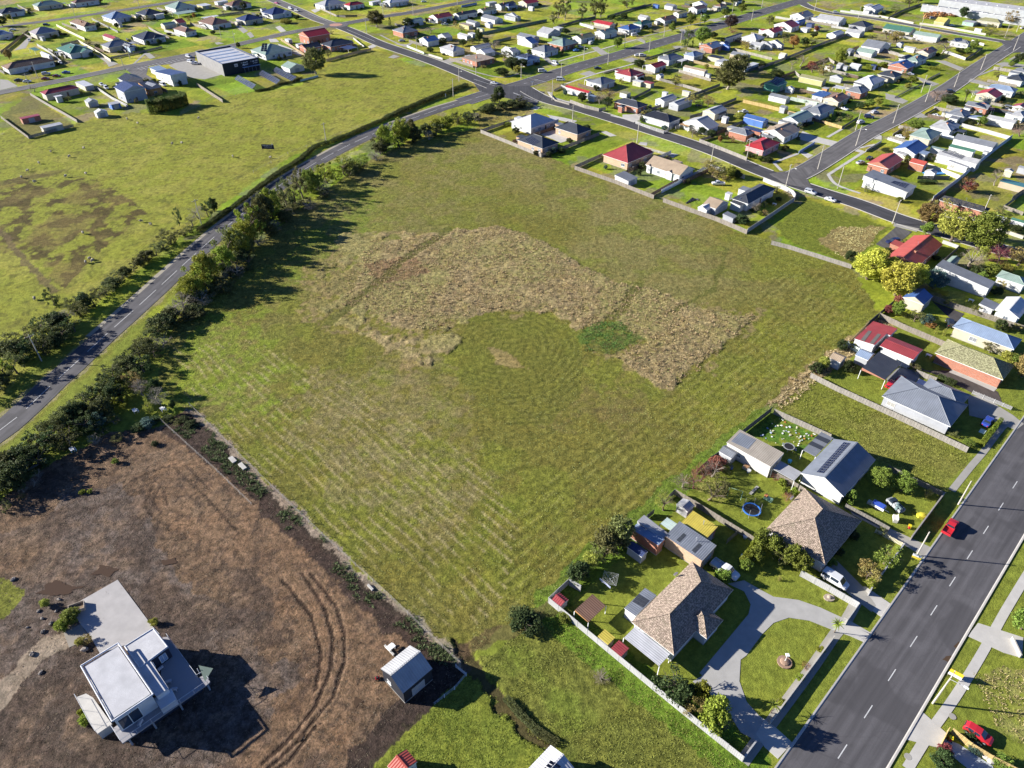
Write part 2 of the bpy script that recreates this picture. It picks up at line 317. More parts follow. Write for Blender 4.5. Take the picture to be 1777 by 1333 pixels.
def zone_fields(x, y):
    """albedo (r,g,b), roughness of the growth and height for every point of the ground"""
    n = len(x)
    wx = x+(fbm(x,y,.35,3)-.5)*3.0; wy = y+(fbm(x,y,.35,9)-.5)*3.0
    big = fbm(x, y, .02, 21, 4); med = fbm(x, y, .12, 5, 4); fin = fbm(x, y, .7, 8, 3)
    c = np.empty((n, 3)); rg = np.full(n, .30); hz = np.zeros(n)
    lawn = np.array([.245,.285,.028]); c[:] = lawn
    c += ((med-.5)[:, None])*np.array([.16,.11,.02])
    def put(m, col, amt=1.0, rough=None):
        a = (m*amt)[:, None] if m.dtype != bool else (m.astype(float)*amt)[:, None]
        c[:] = c*(1-a)+np.array(col)*a
        if rough is not None: rg[:] = rg*(1-a[:, 0])+rough*a[:, 0]
    def sm(v, a, b): return np.clip((v-a)/(b-a), 0, 1)
    put(y < 175, (.155,.185,.028), .9); yd = fbm(x, y, .07, 141, 3); put((y > 180)*sm(yd,.53,.58), (.12,.16,.02), .4); put((y > 180)*sm(1-yd,.60,.66), (.29,.27,.09), .4); put((y > 180)*sm(fbm(x,y,.11,155,3),.62,.65), (.20,.175,.12), .6)
    ce = R(ANG); cu = np.floor((x*math.cos(ce)+y*math.sin(ce))/19.0); cv = np.floor((x*math.sin(ce)-y*math.cos(ce))/24.0); hh = (np.sin(cu*12.9898+cv*78.233)*43758.5453) % 1; h2 = (np.sin(cu*39.346+cv*11.135)*24634.63) % 1
    lot = (y > 190)[:, None]; c[:] = np.where(lot, c*(.72+.5*hh)[:, None]*(1+(h2-.5)[:, None]*np.array([.5,0,.5])), c)
    # paddock left of the curving road
    m = inpoly(wx, wy, PADDOCK); put(m, (.215,.235,.032), 1, .5)
    put(m*sm(med,.48,.62), (.27,.26,.055), .6); put(m*sm(fbm(x,y,.16,97),.56,.66), (.15,.15,.03), .4); put(m*sm(fbm(x,y,.6,99),.62,.70), (.08,.08,.02), .6)
    br = inpoly(wx, wy, poly0((-60,330),(60,300),(170,310),(260,370),(190,420),(110,500),(60,450),(-60,430)))
    put(br*sm(fbm(x,y,.28,95),.48,.58), (.060,.040,.020), .85); put(br*sm(med,.52,.6), (.15,.12,.04), .6)
    put(dline(wx, wy, poly0((-20,322),(40,312),(100,298))) < 2.6, (.10,.085,.03), .7)
    put(dline(wx, wy, poly0((0,400),(40,450),(95,505))) < 1.2, (.13,.10,.05), .8)
    # mown field
    f = inpoly(wx, wy, FIELD); put(f, (.172,.166,.036), 1, .9)
    put(f*sm(big,.46,.66), (.23,.205,.085), .65); put(f*sm(med,.50,.62), (.175,.205,.03), .6); put(f*sm(fin,.5,.68), (.075,.085,.018), .35)
    for P, col, amt in ((((300,590),(330,562),(400,560),(430,640),(490,710),(440,770),(330,690),(290,650)), (.19,.27,.024), .85),
                        (((480,460),(600,330),(640,330),(660,390),(590,402),(540,470),(500,500)), (.15,.22,.022), .8),
                        (((1360,560),(1530,520),(1530,560),(1400,655),(1250,780),(1000,1000),(960,960),(1180,740)), (.20,.22,.03), .6),
                        (((600,640),(760,640),(830,740),(830,860),(700,900),(560,800),(480,700)), (.25,.21,.105), .65),
                        (((960,660),(1060,640),(1150,680),(1120,740),(980,720)), (.18,.14,.06), .55),
                        (((800,860),(900,800),(930,900),(880,980),(800,930)), (.15,.20,.02), .5),
                        (((1180,420),(1300,450),(1280,520),(1150,470)), (.17,.145,.055), .4),
                        (((700,270),(850,290),(900,360),(780,390),(650,370)), (.15,.165,.025), .5)):
        g = inpoly(wx+(fbm(x,y,.05,76)-.5)*46, wy+(fbm(x,y,.05,77)-.5)*46, poly0(*P)); g2 = inpoly(wx+(fbm(x,y,.2,176)-.5)*30, wy+(fbm(x,y,.2,177)-.5)*30, poly0(*P)); put(f*g*sm(fbm(x,y,.45,178),.35,.6), col, amt*.65); put(f*g2*sm(fin,.4,.6), col, amt*.5)
    e1 = (math.cos(R(ANG)), math.sin(R(ANG))); e2 = (e1[1], -e1[0])
    s2 = x*e2[0]+y*e2[1]+(fbm(x,y,.08,31)-.5)*1.4; s1 = x*e1[0]+y*e1[1]+(fbm(x,y,.08,33)-.5)*1.2
    rgt = inpoly(x, y, poly0((1160,681),(1320,550),(1330,480),(1500,470),(1530,550),(1400,655),(1000,1000),(880,1060),(860,960),(960,820)))
    tri = np.abs(((s2/2.3) % 1)-.5)*2
    put(f*rgt*(tri < .3)*sm(fbm(x,y,.4,43),.45,.6), (.08,.088,.018), .5); put(f*rgt*(tri > .75)*sm(fbm(x,y,.4,44),.42,.55), (.25,.25,.07), .45); hz += f*rgt*(tri-.5)*.09
    lft = inpoly(wx, wy, poly0((300,600),(430,590),(640,680),(830,800),(900,900),(880,1020),(800,1140),(330,715)))
    tri = np.abs(((s1/2.2+(fbm(x,y,.03,45)-.5)*1.6) % 1)-.5)*2
    put(f*lft*(tri > .80)*sm(fbm(x,y,.25,41),.36,.52), (.38,.33,.17), .65); hz += f*lft*(tri-.5)*.07
    # concentric mower rings
    cc = at0(872,597); rr = np.hypot(x-cc.x, (y-cc.y)); ring = inpoly(wx, wy, poly0((800,590),(812,556),(860,542),(930,545),(985,575),(1010,610),(1010,680),(950,740),(860,730),(800,660)))
    put(ring, (.145,.155,.028), .7); tri = np.abs(((rr/2.0+(fbm(x,y,.06,51)-.5)*1.6) % 1)-.5)*2
    bk = .25+.75*sm(fbm(x,y,.09,53),.35,.5); put(ring*(tri < .33)*bk, (.08,.085,.02), .42); put(ring*(tri > .8)*sm(fin,.4,.6)*bk, (.25,.25,.075), .4); hz += ring*(tri-.5)*.10*bk
    put(inpoly(wx, wy, poly0((845,604),(880,612),(916,641),(860,634))), (.27,.22,.09), .9, 1.0)
    # rough dry grass that was left standing
    t2 = inpoly(wx+(fbm(x,y,.09,81)-.5)*22, wy+(fbm(x,y,.09,83)-.5)*22, TAN); put(f*t2*sm(fin,.42,.56), (.27,.215,.10), .75, 1.0)
    t = inpoly(wx+(fbm(x,y,.15,85)-.5)*4, wy+(fbm(x,y,.15,87)-.5)*4, TAN); tc = inpoly(wx+(fbm(x,y,.15,85)-.5)*9, wy+(fbm(x,y,.15,87)-.5)*9, TANCORE); t = t & (tc | (fbm(x,y,.22,89) > .5)); put(t*(.35+.65*sm(fbm(x,y,.5,90),.3,.5)), (.36,.295,.145), .92, 1.0)
    put(t*sm(med,.5,.64), (.30,.235,.13), .55); put(t*sm(fin,.52,.64), (.19,.155,.08), .6); put(t*sm(fbm(x,y,.06,61),.46,.6), (.26,.25,.09), .7)
    put(t*inpoly(wx+(med-.5)*9, wy, poly0((640,460),(720,440),(740,470),(660,500))), (.21,.125,.075), .7)
    put(t*inpoly(wx+(med-.5)*12, wy, poly0((540,545),(640,470),(560,455),(520,512))), (.18,.165,.05), .6)
    hz += t*(fin*.42+fbm(x,y,1.5,13,2)*.25-.15)
    for P, w in ((((780,398),(700,452),(640,505),(572,560)), 1.7), (((1112,490),(1085,530),(1062,552)), 1.6), (((1260,430),(1240,500),(1170,540)), .8)):
        k = dline(wx, wy, poly0(*P)) < w; put(k, (.105,.115,.026), .75); hz[k] *= .3
    l = inpoly(wx+(med-.5)*6, wy+(fbm(x,y,.12,79)-.5)*6, LUSH); put(l*sm(fbm(x,y,.3,88),.3,.5), (.09,.16,.03), .8, 1.0); put(l*sm(fin,.42,.6), (.11,.115,.035), .8); hz += l*fin*.2
    # unmown fringe along the right-hand and upper fences
    fr = dline(wx, wy, poly0((1530,560),(1480,600),(1410,650),(1345,706))); put((fr < 2.6), (.30,.235,.12), .85, 1.0)
    fr = dline(wx, wy, poly0((1345,712),(1250,785),(1160,865),(1000,1000),(955,1040))); put((fr < 3.0), (.10,.20,.022), .6, 1.0)
    fr = dline(wx, wy, poly0((1190,345),(1290,400))); put((fr < 2.5), (.15,.24,.02), .7, .8)
    # bare, wet lot round the white house
    d = inpoly(wx, wy, DIRT); put(d, (.180,.124,.078), 1, .9); hz += d*(fin*.16-.06)
    gm = inpoly(wx+(med-.5)*12, wy+(fbm(x,y,.1,78)-.5)*12, poly0((-60,960),(120,860),(230,830),(300,980),(420,1060),(520,1170),(440,1330),(-60,1400))); put(d*gm*sm(fbm(x,y,.08,191),.3,.5), (.135,.113,.098), .85)
    gm = inpoly(wx+(med-.5)*10, wy, poly0((-60,1160),(140,1180),(220,1340),(-60,1400))); put(d*gm, (.085,.066,.052), .7)
    put(d*sm(fin,.5,.7), (.075,.052,.036), .6); put(d*sm(fbm(x,y,.3,91),.56,.68), (.215,.155,.105), .6)
    put(d*inpoly(wx+(med-.5)*9, wy, poly0((270,790),(330,760),(370,830),(430,900),(350,900))), (.215,.155,.10), .55)
    ob = dline(wx, wy, polyt('t14', (250,0),(450,230),(540,450),(530,650),(440,900),(230,1160),(0,1340))); put(d*(1-sm(ob,2.5,6.5)), (.235,.150,.085), .6); put(d*sm(fbm(x,y,.12,193),.55,.62), (.075,.056,.044), .65)
    for k_, r_ in enumerate((26,28.2,33,35.1,39.5,41.6)):
        rc_ = at0(470,1180); rr_ = np.hypot(x-rc_.x+(fin-.5)*.6, y-rc_.y); w_ = (x > rc_.x-12) & (y > rc_.y-10) if k_ > 1 else (x > rc_.x-30); put(d*w_*(np.abs(rr_-r_+14) < .2), (.07,.05,.036), .6)
    og = inpoly(wx+(fbm(x,y,.07,195)-.5)*16, wy+(fbm(x,y,.07,197)-.5)*16, poly0((230,840),(330,735),(560,940),(720,1100),(640,1260),(480,1360),(410,1360),(545,1190),(480,1060),(330,930))); put(d*og*sm(fbm(x,y,.5,199),.25,.5), (.225,.148,.088), .65); put(d*sm(fbm(x,y,.9,201),.58,.68), (.06,.045,.036), .6); put(inpoly(wx, wy, poly0((-40,1000),(0,1008),(42,1030),(0,1075),(-40,1090))), (.17,.19,.03), .95)
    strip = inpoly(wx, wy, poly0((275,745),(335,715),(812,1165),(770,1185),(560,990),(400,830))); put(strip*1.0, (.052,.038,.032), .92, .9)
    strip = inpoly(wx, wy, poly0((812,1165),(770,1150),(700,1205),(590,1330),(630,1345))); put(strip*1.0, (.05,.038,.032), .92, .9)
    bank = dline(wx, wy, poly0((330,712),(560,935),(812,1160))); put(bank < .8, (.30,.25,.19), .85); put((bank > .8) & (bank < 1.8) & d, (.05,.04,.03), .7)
    for P in ([(390,0),(560,220),(620,400),(620,600),(540,850),(300,1150),(100,1333)], [(330,0),(480,230),(545,450),(530,650),(430,900),(220,1160),(60,1300)], [(200,50),(400,300),(460,560),(420,800)], [(420,1050),(250,1280),(150,1340)]):
        k = dline(x+(fin-.5)*.5, y, polyt('t14', *P)); put(k < .32, (.05,.034,.025), .9); put((k > .34) & (k < .7), (.26,.18,.115), .45); hz -= (k < .34)*.12
    for P in ([(1050,720),(990,850),(1060,950),(1150,1000)], [(1100,720),(1050,830),(1110,910)], [(1125,760),(1150,860)], [(770,800),(900,690),(1050,620),(1200,570)], [(800,830),(930,740),(1060,690)], [(1220,620),(1400,790),(1560,960),(1640,1050)], [(1270,580),(1440,750)]):
        k = dline(x+(fin-.5)*.5, y, polyt('t9', *P)); put(k < .25, (.055,.04,.03), .75); hz -= (k < .3)*.08
    dr = dline(wx, wy, polyt('t13', (-60,900),(60,740),(250,560),(420,450),(600,380))); put(dr < 1.9, (.27,.22,.16), .9, .3); hz[dr < 2] *= .2
    # lots in front: greens, track, vacant lots
    g = inpoly(wx, wy, poly0((620,1345),(812,1172),(985,1345))); put(g, (.175,.21,.032), 1, .8); put(g*sm(fin,.5,.66), (.10,.14,.02), .5)
    g = inpoly(wx, wy, poly0((830,1150),(900,1090),(960,1050),(1290,1330),(1290,1345),(985,1345))); put(g, (.165,.185,.036), 1, .9); put(g*sm(med,.5,.62), (.15,.21,.03), .6); put(g*sm(fin,.52,.66), (.10,.115,.025), .6)
    g = dline(wx, wy, poly0((975,1075),(1120,1190),(1300,1330))); put(g < 3.2, (.12,.23,.022), .75, 1.0)
    g = dline(wx, wy, poly0((800,1120),(840,1190),(900,1250),(960,1310))); put(g < 1.1, (.06,.042,.026), .85); hz -= (g < 1.3)*.3
    g = dline(wx, wy, poly0((800,1130),(850,1105),(960,1060))); put(g < 1.4, (.11,.075,.045), .6)
    g = inpoly(wx, wy, poly0((1410,655),(1697,785),(1640,855),(1345,712))); put(g, (.175,.20,.032), 1, .9); put(g*sm(med,.48,.62), (.225,.215,.06), .5); tri = np.abs(((s1/1.5) % 1)-.5)*2; put(g*(tri < .25)*sm(fin,.4,.6), (.08,.10,.018), .5)
    g = inpoly(wx, wy, poly0((1345,395),(1400,345),(1545,395),(1480,460),(1380,425))); put(g, (.14,.17,.024), 1, .8)
    g = inpoly(wx+(med-.5)*6, wy, poly0((1420,425),(1450,395),(1540,392),(1480,455))); put(g, (.26,.205,.09), .85, 1.0)
    g = inpoly(wx+(med-.5)*8, wy, poly0((1690,1170),(1800,1150),(1800,1290),(1730,1280))); put(g*sm(fin,.3,.55), (.27,.26,.09), .6, .9)
    g = inpoly(wx, wy, polyt('S', (880,150),(1420,390),(1200,640),(640,430),(760,180))); put(g*sm(fin,.4,.5), (.06,.15,.02), .8)
    g = inpoly(wx, wy, polyt('t1', (0,790),(205,650),(500,850),(190,930))); put(g, (.14,.125,.045), .8)
    g = inpoly(wx, wy, polyt('I', (0,260),(250,200),(700,200),(650,260),(0,480))); put(g*1.0, (.20,.165,.06), .7, 1.0)
    put((y > 700) | (np.abs(x) > 520), (.10,.12,.025), .8)
    # shoulders of the country road
    k = dline(wx, wy, ROADC); put((k > 3.4) & (k < 6.2) & (y < 330), (.16,.17,.028), .8); put((k > 3.0) & (k < 4.7) & (y < 330), (.25,.22,.12), .75)
    # ragged variation everywhere
    v = (fbm(x, y, 1.3, 71, 2)-.5)[:, None]; c[:] = np.clip(c*(1+v*.7), .004, .9)
    return c, np.clip(rg, 0, 1), hz
ROADC = poly0((-40,775),(10,741),(72,685),(91,666),(127,634),(177,587),(220.6,548.6),(264,509.5),(303.5,473),(340,440),(373.5,410),(405.7,383),(438,356.6),(478,326.6),(535.6,289.6),(568.8,271.3),(601.5,253.5),(635,238),(668,223.6),(702,210.4),(736,198.5),(769.6,187),(803.8,177),(858,159.7),(913,144.5),(993,119),(1047,103.4),(1141,75.6),(1240,47),(1340,16),(1430,-10),(1520,-34))

def build_ground():
    ys = [20.0]
    while ys[-1] < 720: ys.append(ys[-1]+max(.22, .0036*(ys[-1]+34)))
    while ys[-1] < 9000: ys.append(ys[-1]*1.25)
    ys = np.array(ys); us = np.concatenate([np.linspace(-6,-1.6,7)[:-1], np.linspace(-1.6,-1.06,40)[:-1], np.linspace(-1.06,1.06,700), np.linspace(1.06,1.6,40)[1:], np.linspace(1.6,6,7)[1:]])
    X = (us[None, :]*(.72*(.788*ys+69))[:, None]).ravel(); Y = np.repeat(ys, len(us))
    c, rg, hz = zone_fields(X, Y)
    near = Y < 420
    z = -.03+np.where(near, hz, 0)
    nr, nc = len(ys), len(us)
    me = bpy.data.meshes.new('ground'); nv = nr*nc
    me.vertices.add(nv); co = np.stack([X, Y, z], 1).astype(np.float32); me.vertices.foreach_set('co', co.ravel())
    i = np.arange(nr-1)[:, None]*nc+np.arange(nc-1)[None, :]; q = np.stack([i, i+1, i+nc+1, i+nc], -1).reshape(-1, 4)
    me.loops.add(q.size); me.loops.foreach_set('vertex_index', q.ravel().astype(np.int32))
    me.polygons.add(len(q)); me.polygons.foreach_set('loop_start', (np.arange(len(q))*4).astype(np.int32)); me.polygons.foreach_set('loop_total', np.full(len(q), 4, np.int32))
    me.polygons.foreach_set('use_smooth', np.ones(len(q), bool))
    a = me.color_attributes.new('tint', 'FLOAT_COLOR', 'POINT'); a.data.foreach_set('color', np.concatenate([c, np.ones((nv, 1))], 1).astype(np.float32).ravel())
    r = me.attributes.new('growth', 'FLOAT', 'POINT'); r.data.foreach_set('value', rg.astype(np.float32))
    me.update(); me.validate()
    m, nt, b = nodes('ground_cover'); L = nt.links
    at_ = N(nt, 'ShaderNodeAttribute', attribute_name='tint'); gr = N(nt, 'ShaderNodeAttribute', attribute_name='growth')
    n1 = noise(nt, .8, 6.0, None, .72); n2 = noise(nt, 2.6, 5.0, None, .8); n3 = noise(nt, .16, 4.0)
    f = math_(nt, 'ADD', math_(nt, 'MULTIPLY', ramp(nt, n1, .40, .60), .45), math_(nt, 'MULTIPLY', ramp(nt, n2, .40, .60), .55))
    g = gr.outputs['Fac']
    lo = mix(nt, 1.0, at_.outputs['Color'], (.34,.36,.34), 'MULTIPLY'); hi = mix(nt, 1.0, at_.outputs['Color'], (1.72,1.6,1.6), 'MULTIPLY')
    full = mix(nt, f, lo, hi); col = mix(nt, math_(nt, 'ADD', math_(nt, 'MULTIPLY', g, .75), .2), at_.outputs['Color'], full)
    col = mix(nt, math_(nt, 'MULTIPLY', ramp(nt, n3, .45, .7), .3), col, mix(nt, 1.0, col, (1.25,1.05,.9), 'MULTIPLY'))
    L.new(col, b.inputs['Base Color']); b.inputs['Roughness'].default_value = .95; b.inputs['Specular IOR Level'].default_value = .1
    bp = bump(nt, b, f, 1.0, .30); L.new(math_(nt, 'ADD', math_(nt, 'MULTIPLY', g, .85), .1), bp.inputs['Strength'])
    me.materials.append(m)
    structure(link('ground', me))
build_ground()

# ------------------------------------------------------------------ roads, kerbs, markings, paths
def smooth_line(P, step=3.0):
    P = [Vector((p[0], p[1], 0)) for p in P]; out = []
    for i in range(len(P)-1):
        p0 = P[max(i-1,0)]; p1 = P[i]; p2 = P[i+1]; p3 = P[min(i+2,len(P)-1)]; n = max(1, int((p2-p1).length/step))
        for k in range(n):
            t = k/n; out.append(.5*((2*p1)+(p2-p0)*t+(2*p0-5*p1+4*p2-p3)*t*t+(-p0+3*p1-3*p2+p3)*t**3))
    out.append(P[-1]); return out
def offset(L, d):
    o = []
    for i, p in enumerate(L):
        t = (L[min(i+1,len(L)-1)]-L[max(i-1,0)]).normalized(); o.append(p+Vector((-t.y, t.x, 0))*d)
    return o
def ribbon(name, L, w0, w1, z, m, parent=None):
    """flat strip from offset w0 to offset w1 of a line, UV v runs along it"""
    a = offset(L, w0); b = offset(L, w1); v = []; f = []; uvs = []; s = 0
    for i, (p, q) in enumerate(zip(a, b)):
        if i: s += (L[i]-L[i-1]).length
        v += [(p.x,p.y,z),(q.x,q.y,z)]; uvs += [(w0, s),(w1, s)]
    for i in range(len(L)-1): f.append((2*i,2*i+1,2*i+3,2*i+2) if w0 > w1 else (2*i+1,2*i,2*i+2,2*i+3))
    me = make_mesh(name, v, f, m, uv=False); l = me.uv_layers.new(name='UVMap').data
    for lp in me.loops: l[lp.index].uv = uvs[lp.vertex_index]
    return link(name, me, parent)
M_ASPH = mat('asphalt', (.084,.080,.084)); M_ASPHN = mat('asphalt', (.052,.051,.056)); M_ASPHP = mat('asphalt', (.115,.108,.106)); M_GRAVEL = mat('concrete', (.30,.27,.21)); M_KERB = mat('concrete', (.40,.38,.35))
ROADS = []   # name, line, half width, z, dash (len, gap, start), material, kerb
def road(name, pts, w, m=M_ASPH, dash=None, kerb=True, ext=0):
    L = smooth_line(pts); ROADS.append((name, L, w/2, .025+.004*len(ROADS), dash, m, kerb))
def P0(*p): return poly0(*p)
fr_dir = Vector((math.cos(R(44.2)), math.sin(R(44.2)), 0)); fr_c = (at0(1350,1333)+at0(1537,1333))/2
road('front_road', [fr_c-fr_dir*70, fr_c, fr_c+fr_dir*90, fr_c+fr_dir*190], (at0(1350,1333)-at0(1537,1333)).length*math.sin(R(44.2)), M_ASPH, (3.0, 6.0, 0))
road('country_road', ROADC[:24], 7.6, M_ASPH, (9.0, 3.2, 2), False)
road('main_road', ROADC[22:], 11.5, M_ASPH, (3.0, 6.2, 0))
road('field_side_street', P0((905,150),(945,172),(1010,190),(1120,224),(1230,260),(1330,301),(1420,332),(1490,354),(1565,382),(1640,404),(1720,428),(1800,452),(1900,480)), 8.6, M_ASPHN)
road('side_street', P0((1375,308),(1400,296),(1440,272),(1500,234),(1560,203),(1640,157),(1700,116),(1750,84),(1800,52)), 9.2, M_ASPHP)
road('far_cross_street', P0((1380,-8),(1400,10),(1440,22),(1500,30),(1560,40),(1658.6,58),(1739.6,72),(1800,84)), 7.5)
road('roundabout_street', P0((583,43.5),(620,58),(660,76),(754.5,108.5),(835.6,142),(880,160)), 9.0, M_ASPHN)
road('warehouse_street', P0((-60,173),(0,161),(121.6,137),(240,112.5),(355,90),(460,66.5),(507.5,56),(561.5,47),(590,43)), 7.4, M_ASPHP)
road('upper_left_street', P0((590,45),(555,35),(515,17),(474,0),(430,-18)), 9.0, M_ASPHP)
road('upper_right_street', P0((583,43.5),(609,39),(668,28.5),(714,21.5),(827,0),(900,-14)), 8.0)
road('back_street', P0((-60,54),(0,47),(40,42),(135,29),(240,13),(314.5,2),(380,-8)), 7.6, M_ASPHP)
for name, L, hw, z, dash, m, kerb in ROADS:
    ob = structure(ribbon(name, L, hw, -hw, z, m))
    if dash:
        s = 0; ln, gap, st = dash; cum = [0]
        for i in range(1, len(L)): cum.append(cum[-1]+(L[i]-L[i-1]).length)
        def pos(d):
            i = max(1, min(len(L)-1, int(np.searchsorted(cum, d)))); t = (d-cum[i-1])/(cum[i]-cum[i-1]+1e-9); return L[i-1].lerp(L[i], t)
        d = st
        while d+ln < cum[-1]:
            a, b = pos(d), pos(d+ln); mid = (a+b)/2
            if to_px(mid)[1] > -30 and -60 < to_px(mid)[0] < 1840:
                mm = MB(); hl = (b-a).length/2; w = .075 if name == 'front_road' else .09; mm.poly([(-hl,-w,0),(hl,-w,0),(hl,w,0),(-hl,w,0)])
                o = mm.build('lane_dash', M_LINE, ob, uv=False); o.location = (mid.x, mid.y, z+.006); o.rotation_euler = (0,0,math.atan2(b.y-a.y, b.x-a.x))
            d += ln+gap
    if kerb:
        for side in (1, -1):
            E = offset(L, side*hw); run = []
            def flush(run):
                if len(run) < 2: return
                A = [p for p in run]; mm = MB(); B = offset(A, side*.42); C = offset(A, side*.16)
                for i in range(len(A)-1):
                    mm.solid([(*A[i][:2],0),(*A[i+1][:2],0),(*B[i+1][:2],0),(*B[i][:2],0),(*A[i][:2],z+.03),(*A[i+1][:2],z+.03),(*B[i+1][:2],.145),(*B[i][:2],.145),(*C[i+1][:2],.135),(*C[i][:2],.135)],
                             [(4,5,8,9),(9,8,6,7),(0,1,5,4),(2,3,7,6)])
                bm = mm.build('kerb', M_KERB, None, uv=False); structure(bm)
            for p in E:
                bad = any(o[0] != name and min((p-q).length for q in o[1]) < o[2]+1.9 for o in ROADS)
                if bad or not (-300 < p.x < 420): flush(run); run = []
                else: run.append(p)
            flush(run)
ribbon_g = structure(ribbon('gravel_shoulder', smooth_line(ROADC[5:23]), 5.2, 3.2, .018, M_GRAVEL))
# roundabout island and give-way lines
rc = at0(583,43.5); mm = MB(); mm.prism([(4.6*math.cos(t*2*math.pi/28), 4.6*math.sin(t*2*math.pi/28)) for t in range(28)], 0, .16); ri = mm.build('roundabout_island', mat('brick', (.42,.20,.14))); ri.location = (rc.x, rc.y, .02); structure(ri)
mm = MB(); mm.prism([(9.0*math.cos(t*2*math.pi/28), 9.0*math.sin(t*2*math.pi/28)) for t in range(28)], 0, .001); o = mm.build('roundabout_apron', M_ASPHP); o.location = (rc.x, rc.y, .082); structure(o)
for t, pts in (('E', ((85,1195),(395,1310))), ('E', ((260,1000),(510,1060))), ('H', ((1515,660),(1615,598))), ('D', ((1200,1020),(1470,1105))), ('D', ((1705,1195),(1777,1225))), ('C', ((1200,380),(1560,535))), ('C', ((700,180),(950,275))), ('C', ((330,450),(560,400)))):
    a, b = at(t, *pts[0]), at(t, *pts[1]); structure(ribbon('road_line', [Vector((a.x,a.y,0)), Vector((b.x,b.y,0))], .12, -.12, .10, M_LINE))
SLABN = [0]
def slab(name, pts, m=None, z=None):
    SLABN[0] += 1; z = .012+.0041*(SLABN[0] % 9) if z is None else z
    mm = MB(); mm.prism([(p.x, p.y) for p in pts], -.06, z); return structure(mm.build(name, m or M_CONC))
def path(name, pts, w, m=None, z=None):
    SLABN[0] += 1; return structure(ribbon(name, smooth_line(pts, 2.0), w/2, -w/2, .014+.0037*(SLABN[0] % 9) if z is None else z, m or M_CONC))
# junction mouths
slab('junction_apron', P0((868,150),(905,150),(945,160),(930,184),(905,176),(860,166)), M_ASPHN, .075)
slab('junction_apron', P0((1370,296),(1399,290),(1425,288),(1400,308),(1410,330),(1360,318),(1335,302)), M_ASPHP, .078)
slab('junction_apron', P0((815,135),(850,138),(885,150),(850,164),(832,158),(826,150)), M_ASPHN, .072)
slab('junction_apron', P0((1735,70),(1790,70),(1790,90),(1752,92)), M_ASPH, .07)
# front road side: footpath, driveways
path('footpath', polyt('t16', (975,1340),(1130,1090),(1300,850),(1480,560),(1640,270),(1790,20),(1860,-90)), 1.5)
slab('driveway', polyt('t16', (960,1135),(1075,945),(1245,1095),(1190,1195)), M_CONC); slab('driveway', polyt('t16', (1390,430),(1460,340),(1770,440),(1760,580),(1640,545)), M_CONC)
slab('driveway', polyt('t16', (1225,1130),(1330,1170),(1560,1320),(1590,1420),(1470,1400),(1220,1200)), mat('concrete', (.36,.39,.42)))
path('footpath', polyt('t16', (640,170),(560,320),(480,420),(300,680),(40,1030),(-150,1290)), 1.9, M_CONCD)
slab('driveway', polyt('b', (905,640),(980,590),(1220,730),(1190,830),(1030,760),(860,700)), M_CONC)
slab('driveway', polyt('b', (60,250),(200,330),(330,400),(560,430),(760,500),(1000,610),(900,680),(860,700),(660,620),(470,592),(330,640),(230,740),(80,940),(-250,1180),(-350,1100),(-100,800),(100,560),(120,470),(60,350),(-90,280)), mat('concrete', (.35,.34,.32)))
slab('driveway', polyt('t15', (1270,740),(1420,650),(1600,560),(1590,740),(1640,880),(1720,970),(1775,1010),(1775,1180),(1600,1090),(1480,900)), mat('concrete', (.35,.34,.32)))
slab('driveway', polyt('t16', (0,1000),(80,1060),(190,1160),(90,1270),(0,1190),(-60,1100)), M_CONC)
slab('driveway', polyt('t16', (600,100),(690,90),(870,215),(800,300),(640,190)), M_CONC); slab('driveway', polyt('b', (640,60),(800,-40),(1140,300),(1270,480),(1230,540),(1050,400)), M_CONCD)
slab('driveway', polyt('t12', (560,850),(640,910),(850,1010),(1000,1080),(1150,1150),(1090,1210),(960,1130),(770,1010),(600,920)), M_CONCD)
slab('driveway', polyt('t12', (1390,100),(1510,120),(1620,190),(1700,240),(1775,300),(1720,340),(1560,280),(1400,240)), M_CONCD); path('footpath', polyt('t12', (1280,755),(1420,580),(1490,500),(1620,330),(1700,260)), 1.4, M_CONCD)
slab('driveway', polyt('N', (350,980),(520,1060),(900,1060),(1330,1270),(1440,1333),(1500,1480),(1250,1420),(700,1130),(420,1040)), mat('asphalt', (.075,.062,.055)))
path('patio_path', polyt('N', (830,1060),(1050,1150),(1300,1260),(1410,1310)), 2.0, mat('concrete', (.38,.37,.34)))
slab('driveway', polyt('N', (600,170),(800,250),(1010,330),(880,480),(760,540),(820,380),(720,290)), mat('asphalt', (.06,.055,.055)))
slab('driveway', polyt('P', (1330,1020),(1560,1060),(1600,1150),(1480,1260),(1180,1230),(1180,1160)), mat('concrete', (.22,.22,.23)))
slab('driveway', polyt('M', (580,230),(690,180),(950,240),(1340,310),(1270,400),(1050,420),(700,330)), mat('concrete', (.5,.49,.47)))
slab('driveway', polyt('t8', (760,370),(900,250),(1010,285),(900,380),(830,400)), mat('asphalt', (.09,.085,.08))); slab('footpath', polyt('t8', (890,225),(1060,265),(1040,285),(880,245)), M_CONCD)
# white house slab
slab('parking_slab', polyt('X', (535,105),(920,620),(1000,700),(340,915),(230,720),(130,600),(10,410),(140,330)), mat('concrete', (.37,.35,.335)), .09)
slab('gravel_drive_end', polyt('X', (130,590),(230,750),(0,850),(-60,690)), mat('concrete', (.26,.23,.19)), .05)
